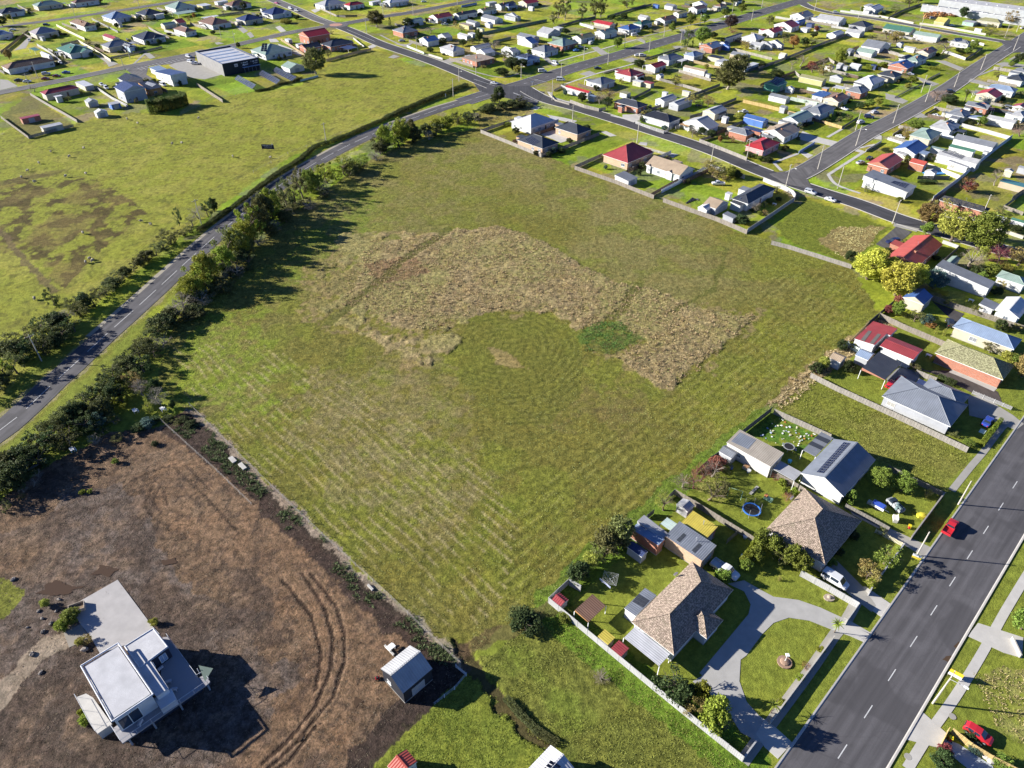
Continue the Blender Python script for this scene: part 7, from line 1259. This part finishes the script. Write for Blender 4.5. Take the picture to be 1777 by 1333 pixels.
# ------------------------------------------------------------------ yard things
def thing_at(mb, name, t, x, y, m, label, cat, rz=0.0, z=0.0, group=None):
    o = mb.build(name, m, None, uv=False); p = at(t, x, y, z); o.location = (p.x, p.y, z); o.rotation_euler = (0,0,rz); tag(o, label, cat, group); return o
def trampoline(t, x, y, r, col, net, label):
    p = at(t, x, y); root = empty('trampoline', p); n = 28; mb = MB(); mb.prism([(r*.86*math.cos(2*math.pi*k/n), r*.86*math.sin(2*math.pi*k/n)) for k in range(n)], .82, .85); mb.build('mat', M_DARK, root, uv=False)
    mb = MB()
    for k in range(n):
        a, b = 2*math.pi*k/n, 2*math.pi*(k+1)/n; mb.solid([(rr*math.cos(q), rr*math.sin(q), z) for q in (a, b) for rr, z in ((r*.84,.84),(r*.84,.92),(r,.92),(r,.84))], [(1,2,6,5),(2,3,7,6),(3,0,4,7),(0,1,5,4)])
    mb.build('padding', mat('plain', col), root, uv=False)
    for k in range(6):
        a = k*math.pi/3; mb = MB(); mb.tube((r*math.cos(a),r*math.sin(a),0),(r*math.cos(a),r*math.sin(a),.85 if not net else 2.5),.035,.035,5); mb.build('leg', M_STEEL, root, uv=False)
    if net:
        mb = MB(); 
        for k in range(36):
            a = k*math.pi/18; b = a+math.pi/18; mb.tube((r*.97*math.cos(a),r*.97*math.sin(a),.9),(r*.97*math.cos(a),r*.97*math.sin(a),2.4),.012,.012,3)
            mb.tube((r*.97*math.cos(a),r*.97*math.sin(a),2.4),(r*.97*math.cos(b),r*.97*math.sin(b),2.4),.02,.02,3)
        mb.build('safety_net', M_DARK, root, uv=False)
    tag(root, label, 'trampoline')
trampoline('R', 1650, 215, 1.9, (.05,.20,.60), True, 'round trampoline with bright blue padding and safety net'); trampoline('S', 1020, 590, 1.25, (.25,.26,.27), False, 'plain black trampoline in the littered backyard'); trampoline('J', 1125, 190, 1.8, (.04,.05,.06), True, 'dark netted trampoline behind the black-roofed house')
# clothes hoist
p = at('Q', 1300, 345); root = empty('clothes_hoist', p); mb = MB(); mb.tube((0,0,0),(0,0,2.2),.04,.03,6); mb.build('pole', M_STEEL, root, uv=False)
for k in range(4):
    a = k*math.pi/2+.5; mb = MB(); mb.tube((0,0,1.9),(1.9*math.cos(a),1.9*math.sin(a),2.2),.03,.02,5); mb.build('arm', M_STEEL, root, uv=False)
mb = MB()
for rr in (.8,1.2,1.6,1.9):
    for k in range(4):
        a = k*math.pi/2+.5; b = a+math.pi/2; mb.tube((rr*math.cos(a),rr*math.sin(a),1.9+.16*rr),(rr*math.cos(b),rr*math.sin(b),1.9+.16*rr),.012,.012,3)
mb.build('lines', M_WHITE, root, uv=False); mb = MB()
for k in range(9):
    a = 2.6+.5; q = Vector((1.9*math.cos(a),1.9*math.sin(a),0)); a2 = a+math.pi/2; r_ = Vector((1.9*math.cos(a2),1.9*math.sin(a2),0)); s = q.lerp(r_, k/9); e = q.lerp(r_, k/9+.09); mb.poly([(s.x,s.y,2.18),(e.x,e.y,2.18),(e.x,e.y,1.6),(s.x,s.y,1.6)])
mb.build('washing', mat('plain', (.35,.38,.55)), root, uv=False); tag(root, 'rotary clothes hoist hung with washing behind brown-tiled house', 'clothes hoist')
def dish(t, x, y, z, label):
    p = at(t, x, y, z); root = empty('satellite_dish', p, R(200)); mb = MB(); n = 14
    for k in range(n):
        a, b = 2*math.pi*k/n, 2*math.pi*(k+1)/n
        for (r0, r1) in ((.001,.25),(.25,.5)): mb.poly([(r1*math.cos(a),-.3*r1*r1-.0,r1*math.sin(a)),(r1*math.cos(b),-.3*r1*r1,r1*math.sin(b)),(r0*math.cos(b),-.3*r0*r0,r0*math.sin(b)),(r0*math.cos(a),-.3*r0*r0,r0*math.sin(a))])
    mb.build('reflector', M_WHITE, root, uv=False); mb = MB(); mb.tube((0,.02,0),(0,.05,-.7),.03,.03,5); mb.build('mast', M_STEEL, root, uv=False); tag(root, label, 'satellite dish')
dish('a', 598, 140, 3.6, 'white satellite dish on the large brown-tiled roof'); dish('S', 1070, 1215, 3.6, 'white satellite dish on the brown-tiled roof near solar-panelled house'); dish('O', 1003, 778, 3.6, 'white satellite dish on the charcoal roof in corner yard')
def toy(t, x, y, label):
    p = at(t, x, y); root = empty('toy_car', p, R(60)); mb = MB(); mb.ball((0,0,.28),.42,.28,.24,10,6); mb.build('body', mat('plain', (.5,.02,.03)), root, uv=False); mb = MB(); mb.box(-.3,.3,-.27,.27,.82,.9)
    for sx in (-.26,.26):
        for sy in (-.22,.22): mb.box(sx-.03,sx+.03,sy-.03,sy+.03,.35,.82)
    mb.build('canopy', mat('plain', (.75,.6,.02)), root, uv=False)
    for sx in (-.28,.28):
        for sy in (-.26,.26): mb = MB(); mb.tube((sx,sy-.04,.12),(sx,sy+.04,.12),.12,.12,8); mb.build('wheel', M_TYRE, root, uv=False)
    tag(root, label, 'toy car')
toy('V', 1040, 680, 'red and yellow toy car on lawn near the red ute'); toy('e', 215, 540, 'red and yellow toy car at the bottom-right driveway')
mb = MB(); mb.box(-1.3,1.3,-.75,.75,.45,.55); mb.box(-1.3,1.3,-.78,-.7,.55,1.05); mb.box(-1.3,1.3,.7,.78,.55,1.05); mb.box(-1.34,-1.26,-.75,.75,.55,1.05); mb.box(-1.2,1.1,-.66,.66,.6,1.2,1); mb.box(1.3,2.2,-.04,.04,.4,.5); mb.box(-2.2,-1.4,-.4,.5,.0,.6,2)
for s in (-1,1): mb.tube((-.1,s*.82,.3),(-.1,s*.98,.3),.3,.3,12,3)
thing_at(mb, 'box_trailer', 'V', 560, 370, [M_WHITE, mat('plain', (.04,.09,.40)), mat('plain', (.55,.50,.42)), M_TYRE], 'white box trailer with blue cover and junk in front yard', 'trailer', R(E2))
mb = MB(); mb.box(-1.9,.2,-.7,.7,.4,.55); mb.box(-1.9,.2,-.74,-.68,.55,1.1); mb.box(-1.9,.2,.68,.74,.55,1.1); mb.box(.3,1.9,-.75,.75,.4,1.0); mb.box(.4,1.3,-.68,.68,1.0,1.55,1)
for k in range(14): x, y = random.uniform(-1.7,0), random.uniform(-.55,.55); mb.box(x, x+.5, y, y+.35, .56, random.uniform(.9,1.5), 2 if k % 2 else 0)
for x in (-1.2,1.3):
    for s in (-1,1): mb.tube((x,s*.66,.32),(x,s*.8,.32),.32,.32,10,3)
thing_at(mb, 'junk_trailer', 'V', 820, 360, [mat('plain', (.30,.32,.33)), M_CG, mat('plain', (.14,.2,.2)), M_TYRE], 'loaded grey junk trailer on lawn beside the blue-covered trailer', 'trailer', R(110))
mb = MB(); mb.box(-.8,.8,-.45,.45,.3,.9); mb.box(-.8,.8,-.45,-.35,.9,1.3); mb.box(-.75,-.65,-.4,.4,0,.3); mb.box(.65,.75,-.4,.4,0,.3); thing_at(mb, 'broken_lounge', 'V', 820, 560, mat('plain', (.55,.53,.48)), 'broken white outdoor lounge dumped on the front lawn', 'lounge', R(70))
mb = MB(); mb.prism([(1.0*math.cos(k*.785)*(1+.15*(k % 2)), .7*math.sin(k*.785)) for k in range(8)], 0, .55); mb.ball((.1,0,.5),.8,.55,.3,10,6); thing_at(mb, 'tarpaulin_heap', 'V', 1230, 500, mat('plain', (.55,.48,.04)), 'yellow covered heap against the pale front wall', 'tarpaulin')
mb = MB(); mb.box(-.9,.9,-.6,.6,.02,.08); mb.box(-.85,.85,-.02,.02,.08,.1,0); thing_at(mb, 'pallet_board', 't12', 1490, 350, mat('plain', (.55,.66,.60)), 'pale green board lying beside the blue car', 'board', R(E1))
# litter in the littered yard, bins, tables
g = random.Random(5); LC = [mat('plain', c) for c in ((.7,.7,.68),(.6,.55,.4),(.5,.52,.55),(.45,.15,.05),(.3,.35,.5))]
for k in range(64):
    u, v2 = g.random(), g.random(); x = 640+v2*560-u*0+u*200; y = 420+v2*230-u*260
    mb = MB(); w = g.uniform(.12,.4); mb.prism([(w*math.cos(i*1.05)*g.uniform(.6,1), w*.7*math.sin(i*1.05)*g.uniform(.6,1)) for i in range(6)], 0, g.uniform(.05,.25)); p = at('S', x, y); o = mb.build('litter', LC[g.choice((0,0,0,1,1,2,3,4))], None, uv=False); o.location = (p.x, p.y, .0); o.rotation_euler = (0,0,g.random()*6); pend(o, 'scrap of litter on grass', PLACE['S'], 'litter', 'litter strewn over the backyard')
for (t, x, y, col, lab) in (('S',400,720,(.6,.55,.03),'yellow tub beside the small grey glasshouse'),('S',585,820,(.6,.55,.03),'yellow tub at the middle of the long beige shed'),('S',740,905,(.6,.55,.03),'yellow tub near the red-leaved shrub'),('S',285,835,(.03,.08,.45),'blue tub on the trampoline lawn'),('S',1035,760,(.12,.45,.6),'light blue tub near the white flat carport'),('S',510,885,(.5,.5,.5),'grey round tub beside the raised planter'),('R',1575,545,(.3,.4,.6),'pale blue drum in the yard of weathered fence'),('R',1545,800,(.05,.35,.6),'bright blue bin beside the bright green hedge'),('P',915,955,(.1,.35,.6),'blue tub by the maroon-roofed sheds')):
    mb = MB(); mb.tube((0,0,0),(0,0,.6),.36,.45,12); mb.tube((0,0,.6),(0,0,.66),.48,.48,12); thing_at(mb, 'tub', t, x, y, mat('plain', col), lab, 'tub')
mb = MB(); mb.box(-1.1,1.1,-.6,.6,0,.6); mb.box(-1.0,1.0,-.5,.5,.601,.64,1); thing_at(mb, 'raised_planter', 'S', 490, 820, [mat('wood', (.5,.42,.3)), mat('plain', (.30,.17,.09))], 'raised timber planter box in front of the long beige shed', 'planter', R(E1))
p = at('S', 330, 1190); root = empty('swing_set', p, R(-25))
for s in (-1.4,1.4):
    for q in (-.7,.7): mb = MB(); mb.tube((s,q,0),(s,0,2.0),.04,.04,5); mb.build('leg', mat('plain', (.3,.5,.38)), root, uv=False)
mb = MB(); mb.tube((-1.45,0,2.0),(1.45,0,2.0),.04,.04,5); mb.build('crossbar', mat('plain', (.3,.5,.38)), root, uv=False)
for x in (-.6,.6): mb = MB(); mb.tube((x-.2,0,2),(x-.2,0,.5),.01,.01,3); mb.tube((x+.2,0,2),(x+.2,0,.5),.01,.01,3); mb.box(x-.25,x+.25,-.1,.1,.45,.5); mb.build('swing_seat', mat('plain', (.6,.5,.1)), root, uv=False)
tag(root, 'pale green swing set above the blue trampoline', 'swing set')
mb = MB(); mb.box(-1.6,1.6,-.3,.3,0,.12); 
for k in range(5): mb.box(-1.5+.62*k,-1.2+.62*k,-.3,.3,.121,.18)
thing_at(mb, 'stacked_ladder', 'S', 580, 1120, mat('plain', (.35,.34,.30)), 'grey ladder-like board lying on the trampoline lawn', 'ladder', R(E1))
mb = MB(); mb.box(-.9,.9,-.4,.4,0,.7); mb.box(-.9,-.3,-.38,.38,.701,1.1,1); thing_at(mb, 'play_slide', 'S', 760, 1240, [mat('plain', (.25,.42,.28)), mat('plain', (.5,.2,.08))], 'green and orange play slide on the trampoline lawn', 'slide', R(E2))
# white tables under the trees of the bare lot
for (t, x, y, lab) in (('c',278,385,'white table under the grey leafless tree on bare lot'),('c',25,400,'white garden seat on the bare lot clearing'),('t9',497,485,'round white table on the left edge of bare lot'),('d',400,120,'white chair at the end of the shaded bench'),('t14',945,520,'white bench beside the small dark shed'),('O',1430,860,'white garden bench on the shaded corner lawn'),('N',1090,175,'white outdoor table on the dark lawn at top right'),('N',545,885,'white garden chair in front of olive-roofed house')):
    mb = MB(); mb.box(-.7,.7,-.4,.4,.66,.74)
    for sx in (-.55,.55):
        for sy in (-.3,.3): mb.box(sx-.04,sx+.04,sy-.04,sy+.04,0,.66)
    mb.box(-.7,.7,.55,.8,.38,.44); mb.box(-.6,-.52,.6,.75,0,.38); mb.box(.52,.6,.6,.75,0,.38); thing_at(mb, 'garden_table', t, x, y, M_WHITE, lab, 'table', R(random.choice((E1,E2))))
mb = MB(); mb.box(-2.6,2.6,-.35,.35,.4,.5)
for s in (-2.4,0,2.4): mb.box(s-.1,s+.1,-.3,.3,0,.4)
thing_at(mb, 'long_bench', 'd', 280, 190, mat('wood', (.4,.38,.35)), 'long grey bench in the shade on left edge of bare lot', 'bench', R(52))
for (t, x, y, l_, w_, lab) in (('c',920,840,2.2,1.0,'upper pale concrete slab on the field bank'),('c',1010,900,2.4,.9,'lower pale concrete slab on the field bank'),('t14',800,100,1.6,.4,'pale plank on the field bank near dark shed'),('t14',930,530,2.6,.3,'timber beam lying beside the white bench')):
    mb = MB(); mb.box(-l_/2,l_/2,-w_/2,w_/2,0,.35); thing_at(mb, 'concrete_slab', t, x, y, M_CONC, lab, 'slab', R(E2))
mb = MB(); mb.box(-.35,.35,-.25,.25,.15,.4); mb.box(-.2,.15,-.2,.2,.4,.62,1); mb.tube((-.35,0,.4),(-1.0,0,.95),.03,.03,5,1)
for sx in (-.3,.3):
    for sy in (-.27,.27): mb.tube((sx,sy-.03,.12),(sx,sy+.03,.12),.12,.12,8,1)
thing_at(mb, 'lawn_mower', 'Z', 135, 785, [mat('paint', (.4,.02,.03)), M_TYRE], 'red lawn mower beside the small dark shed', 'lawn mower', R(20))
mb = MB(); mb.box(-1.3,1.3,-.9,-.82,0,.9); mb.box(-1.3,1.3,.82,.9,0,.9); mb.box(-1.3,-1.22,-.8,.8,0,.9); mb.box(1.22,1.3,-.8,.8,0,.9); mb.box(-1.2,1.2,-.8,.8,0,.45,1); thing_at(mb, 'open_crate', 'X', 95, 430, [mat('wood', (.50,.42,.33)), mat('plain', (.20,.14,.09))], 'open timber crate at the corner of the parking slab', 'crate', R(28))
# rocks round the white house drive
for i, (x, y) in enumerate(((445,290),(350,345),(290,310),(190,370),(265,260),(295,400),(405,180),(580,525),(385,260),(220,555),(280,680),(90,45))):
    mb = MB(); r_ = random.uniform(.3,.6)*(1.6 if i in (0,7) else 1); mb.ball((0,0,r_*.25),r_,r_*.7,r_*.5,9,6)
    for v in mb.v: v *= random.uniform(.8,1.15)
    o = mb.build('rock', mat('concrete', (.20,.175,.155)), None, uv=False); p = at('t13', x, y); o.location = (p.x, p.y, 0); o.rotation_euler = (0,0,random.random()*6); pend(o, 'pale landscaping rock', 'beside the white house drive', 'rock', 'rocks by the drive')
# drying rack on the deck corner of the white house
p = at('X', 1440, 1140, 2.5); root = empty('shade_sail', (p.x, p.y, 2.5)); mb = MB(); mb.tube((0,0,0),(0,0,1.6),.05,.05,6); mb.build('post', M_WHITE, root, uv=False)
A = Vector((0,0,1.6)); mb = MB(); q = [at('X', 1425, 1045, 4.0), at('X', 1585, 1078, 4.0), at('X', 1495, 1225, 3.2)]; q = [v-Vector(root.location) for v in q]; mb.poly(q); mb.poly([v-Vector((0,0,.02)) for v in q[::-1]]); mb.build('sail', mat('plain', (.09,.13,.11)), root, uv=False); tag(root, 'small dark green shade sail at the deck corner of white house', 'shade sail')
# log pile and garden feature
pile = empty('log_pile', at('H', 720, 190)); lm = [mat('wood', c) for c in ((.50,.22,.08),(.42,.17,.07),(.56,.30,.13))]; mb = MB(); mb.tube((-2.2,0,0),(2.2,0,0),.32,.28,8); lme = [make_mesh('log', mb.v, mb.f, m, uv=False) for m in lm]; g = random.Random(3)
for k in range(150):
    o = link('log', lme[k % 3], pile); x = g.uniform(-1,1); q = at('H', 710+210*x, 195-15*x+g.uniform(-35,35))-Vector(pile.location); o.location = (q.x, q.y, g.uniform(.3,1.9)*(1-abs(x)*.5)); o.rotation_euler = (g.uniform(-.2,.2), g.uniform(-.2,.2), R(g.uniform(-30,30)+20)); o.scale = (g.uniform(.6,1.1),)*3
tag(pile, 'large heap of orange-brown logs beside the factory hall', 'log pile')
p = at('t16', 135, 610); mb = MB(); mb.prism([(1.25*math.cos(k*.524), 1.25*math.sin(k*.524)) for k in range(12)], 0, .2); mb.ball((0,0,.25),.8,.8,.25,10,6); mb.tube((0,0,.2),(0,0,2.3),.05,.05,6,1); mb.box(-.3,.3,-.3,.3,2.2,2.35,1); o = mb.build('garden_feature', [mat('concrete', (.30,.20,.14)), M_WHITE], None, uv=False); o.location = p; tag(o, 'round stone garden feature with white post on the front lawn', 'garden feature')
mb = MB(); mb.prism([(1.0*math.cos(k*.524), .8*math.sin(k*.524)) for k in range(12)], 0, .25); mb.ball((0,0,.25),.45,.45,.4,8,5); thing_at(mb, 'garden_feature', 't16', 440, 170, mat('concrete', (.34,.28,.22)), 'small stone garden bed below the white ribbed fence', 'garden feature')
for (t, x, y) in (('e',985,900),('e',1080,990),('e',1150,960)):
    mb = MB(); mb.ball((0,0,.2),.7,.5,.35,9,6); o = mb.build('rock', mat('concrete', (.5,.46,.40)), None, uv=False); o.location = at(t, x, y); pend(o, 'pale garden rock', PLACE['e'], 'rock', 'rocks in the bottom-right garden')
for (t, x, y, lab) in (('t16',980,1255,'round manhole cover on the bottom verge'),('t16',1285,980,'round manhole cover beside the footpath')):
    mb = MB(); mb.prism([(.55*math.cos(k*.45), .55*math.sin(k*.45)) for k in range(14)], 0, .05); thing_at(mb, 'manhole_cover', t, x, y, M_CONCD, lab, 'manhole cover')
# swimming-pool blue cover and tanks
mb = MB(); mb.prism([(p.x-at('L',640,1045).x, p.y-at('L',640,1045).y) for p in polyt('L', (470,1040),(700,1010),(830,1050),(600,1070))], 0, .4); thing_at(mb, 'pool_cover', 'L', 640, 1045, mat('plain', (.06,.24,.55)), 'bright blue pool cover behind the white solar house', 'pool cover')
# vegetable rows in corner yard
for k in range(6):
    a = at('O', 300+k*28, 840-k*12); b = at('O', 385+k*15, 770+k*6); mb = MB(); d = (b-a); mb.tube((0,0,.1),(d.x,d.y,.1),.25,.25,6); o = mb.build('garden_bed', mat('plain', (.06,.06,.07)), None, uv=False); o.location = (a.x, a.y, 0); pend(o, 'black mulched garden row', PLACE['O'], 'garden bed', 'garden rows in the corner yard')

# small garden shrubs beside houses and fences of the built-up blocks
def yard_shrubs():
    g = random.Random(77); spots = []
    for key, (root, ro, pl) in list(HB.items()):
        if key.startswith('+') or root.location.y < 175 or ' S' in key or 'car' in key: continue
        bb = [Vector(c) for c in ro.bound_box]; X = max(abs(c.x) for c in bb); Y = max(abs(c.y) for c in bb); t = key.split()[0]
        for k in range(g.choice((2,3,4,5))):
            side = g.choice((0,1,1,2,3)); u = g.uniform(-1,1); q = {0:(-X-g.uniform(.8,5),u*Y),1:(u*X,-Y-g.uniform(.8,4)),2:(X+g.uniform(.8,4),u*Y),3:(u*X,Y+g.uniform(.8,4))}[side]
            w = root.location+Matrix.Rotation(root.rotation_euler.z,3,'Z') @ Vector((q[0],q[1],0))
            if any((w-r).length < 2.5 for r, _ in spots): continue
            if any(min((Vector((w.x,w.y,0))-s).length for s in R_[1][::3]) < R_[2]+1.5 for R_ in ROADS): continue
            if not any(abs((Matrix.Rotation(-o[0].rotation_euler.z,3,'Z') @ (w-o[0].location)).x) < 5 and abs((Matrix.Rotation(-o[0].rotation_euler.z,3,'Z') @ (w-o[0].location)).y) < 5 for kk, o in HB.items() if o[0] is not root): spots.append((w, t))
    for w, t in spots:
        kind = g.choice(('dark','dark','olive','broad','scrub','autumn','dark','bluegreen')); o = plant(w, g.uniform(1.8,4.5), g.uniform(1.2,3.2), kind, name='garden_shrub')
        pend(o, PWORD[kind]+' garden shrub', PLACE[t], 'shrub', 'garden shrubs '+PLACE[t])
yard_shrubs()
def lot_fences():
    g = random.Random(31); rects = []
    for key, (root, ro, pl) in HB.items():
        bb = [Vector(c) for c in ro.bound_box]; rects.append((root, ro.location.copy(), max(abs(c.x) for c in bb), max(abs(c.y) for c in bb)))
    def free(w):
        for r, off, X, Y in rects:
            q = Matrix.Rotation(-r.rotation_euler.z,3,'Z') @ (w-r.location)-off
            if abs(q.x) < X+.3 and abs(q.y) < Y+.3: return False
        return not any(min((Vector((w.x,w.y,0))-s).length for s in R_[1][::2]) < R_[2]+2.2 for R_ in ROADS)
    for key, (root, ro, pl) in list(HB.items()):
        p = key.split(); t = p[0]
        if t not in 'ABCDEFGHJKL' or 'S' in p or 'car' in p or root.location.y < 215: continue
        bb = [Vector(c) for c in ro.bound_box]; X = max(abs(c.x) for c in bb); Y = max(abs(c.y) for c in bb); M = Matrix.Rotation(root.rotation_euler.z,3,'Z'); along_x = t in 'J'
        for side in (1, -1):
            if g.random() < .38: continue
            o = (Y if along_x else X)+g.uniform(1.2,2.2); lo, hi = -(X if along_x else Y)*g.uniform(.2,1.0), (X if along_x else Y)+g.uniform(4,12); run = []; best = []
            for k in range(25):
                s = lo+(hi-lo)*k/24; q = Vector((s, side*o, 0)) if along_x else Vector((side*o, s, 0)); w = root.location+M @ q
                if free(w): run.append(w)
                else:
                    if len(run) > len(best): best = run
                    run = []
            if len(run) > len(best): best = run
            if len(best) < 8: continue
            pa, pb = to_px(best[0]), to_px(best[-1]); fence('0', (pa, pb), g.choice(('grey','weathered','grey','light','brown','white','dark')), 'paling', g.uniform(1.4,1.8), 0, place=PLACE[t])
lot_fences()
# ------------------------------------------------------------------ uncountable growth: standing dry grass, tufts, weeds
def tufts(name, label, P, n, h, col, seed, blades=6, spread=.28, keep=None):
    g = np.random.default_rng(seed); x0, x1 = min(p.x for p in P), max(p.x for p in P); y0, y1 = min(p.y for p in P), max(p.y for p in P)
    x = g.uniform(x0, x1, n); y = g.uniform(y0, y1, n); k = inpoly(x+(fbm(x,y,.35,3)-.5)*3, y+(fbm(x,y,.35,9)-.5)*3, P)
    k &= fbm(x, y, .22, seed, 3) > .40
    if keep is not None: k &= keep(x, y)
    x, y = x[k], y[k]; m = len(x)
    _, _, hz = zone_fields(x, y); zb = -.05+hz
    a = g.uniform(0, 2*np.pi, (m, blades)); L = h*(.5+.8*g.random((m, blades))); lean = g.uniform(.25, .9, (m, blades)); w = .09*(.6+.8*g.random((m, blades)))
    bx = x[:, None]+np.cos(a)*spread*g.random((m, blades)); by = y[:, None]+np.sin(a)*spread*g.random((m, blades)); bz = np.repeat(zb[:, None], blades, 1)
    tx = bx+np.cos(a)*L*lean; ty = by+np.sin(a)*L*lean; tz = bz+L*(1-.35*lean)
    v = np.stack([np.stack([bx-np.sin(a)*w, by+np.cos(a)*w, bz], -1), np.stack([bx+np.sin(a)*w, by-np.cos(a)*w, bz], -1), np.stack([tx, ty, tz], -1)], 2).reshape(-1, 3).astype(np.float32)
    nf = len(v)//3; me = bpy.data.meshes.new(name); me.vertices.add(len(v)); me.vertices.foreach_set('co', v.ravel()); me.loops.add(len(v)); me.loops.foreach_set('vertex_index', np.arange(len(v), dtype=np.int32)); me.polygons.add(nf); me.polygons.foreach_set('loop_start', (np.arange(nf)*3).astype(np.int32)); me.polygons.foreach_set('loop_total', np.full(nf, 3, np.int32))
    at_ = me.attributes.new('leafv', 'FLOAT', 'FACE'); at_.data.foreach_set('value', g.random(nf).astype(np.float32)); me.update(); me.validate(); me.materials.append(mat('leaf', col)); o = link(name, me); o['kind'] = 'stuff'; o['label'] = label; o['category'] = 'grass'
tufts('dry_grass', 'standing dry tan grass in the middle of the mown field', TANCORE, 22000, .3, (.47,.385,.19), 1)
tufts('grass_tussocks', 'clumped taller tussocks standing in the dry tan grass', TANCORE, 4200, .5, (.48,.39,.20), 21, 9, .5)
tufts('field_grass', 'short mown olive grass tufts across the field', FIELD, 80000, .18, (.27,.265,.09), 2, 3, .3, lambda x, y: (y < 260) & (np.hypot(x-at0(872,597).x, y-at0(872,597).y) > 17))
tufts('lush_grass', 'lush bright green patch in the field', LUSH, 900, .3, (.13,.21,.05), 3)
tufts('fringe_grass', 'long dry grass fringe along right-hand field fence', [Vector((p.x, p.y, 0)) for p in offset(smooth_line(poly0((1530,560),(1480,600),(1410,650),(1345,706))), 2.2)+offset(smooth_line(poly0((1530,560),(1480,600),(1410,650),(1345,706))), -2.2)[::-1]], 5000, .6, (.48,.38,.22), 4)
tufts('lot_grass', 'unmown grass in the empty lot beside the solar house', poly0((1415,660),(1690,785),(1636,850),(1350,712)), 6000, .22, (.26,.27,.065), 5, 4)
tufts('rough_grass', 'rough green grass in the lot below the white fence', poly0((830,1150),(900,1090),(960,1052),(1285,1330),(985,1345)), 7000, .16, (.22,.24,.055), 6, 4)
tufts('bottom_grass', 'green grass at the bottom edge of the picture', poly0((630,1345),(812,1175),(980,1345)), 5000, .13, (.23,.27,.05), 7, 4)
tufts('ground_cover', 'low green plants in the mulched strip of the bare lot', poly0((300,745),(345,735),(800,1155),(775,1170),(570,985),(410,830)), 16000, .42, (.11,.145,.06), 8, 10, .45)
tufts('dirt_stubble', 'short brown stubble on the bare lot', DIRT, 18000, .13, (.24,.185,.135), 9, 4, .3)
tufts('vacant_grass', 'tall pale grass on the vacant lot and right-hand lawn', poly0((1420,425),(1450,395),(1540,392),(1480,455)), 2200, .3, (.5,.42,.21), 10)
tufts('lawn_weeds', 'tall pale weeds on the bottom-right lawn', poly0((1690,1170),(1800,1150),(1800,1290),(1730,1280)), 900, .25, (.46,.42,.18), 12, 4)
finish_labels()
print('objects', len(bpy.data.objects), 'tris', sum(len(m.loop_triangles) if False else sum(max(0, l-2) for l in np.array([p.loop_total for p in m.polygons]) ) if len(m.polygons) < 20000 else len(m.polygons)*2 for m in bpy.data.meshes))
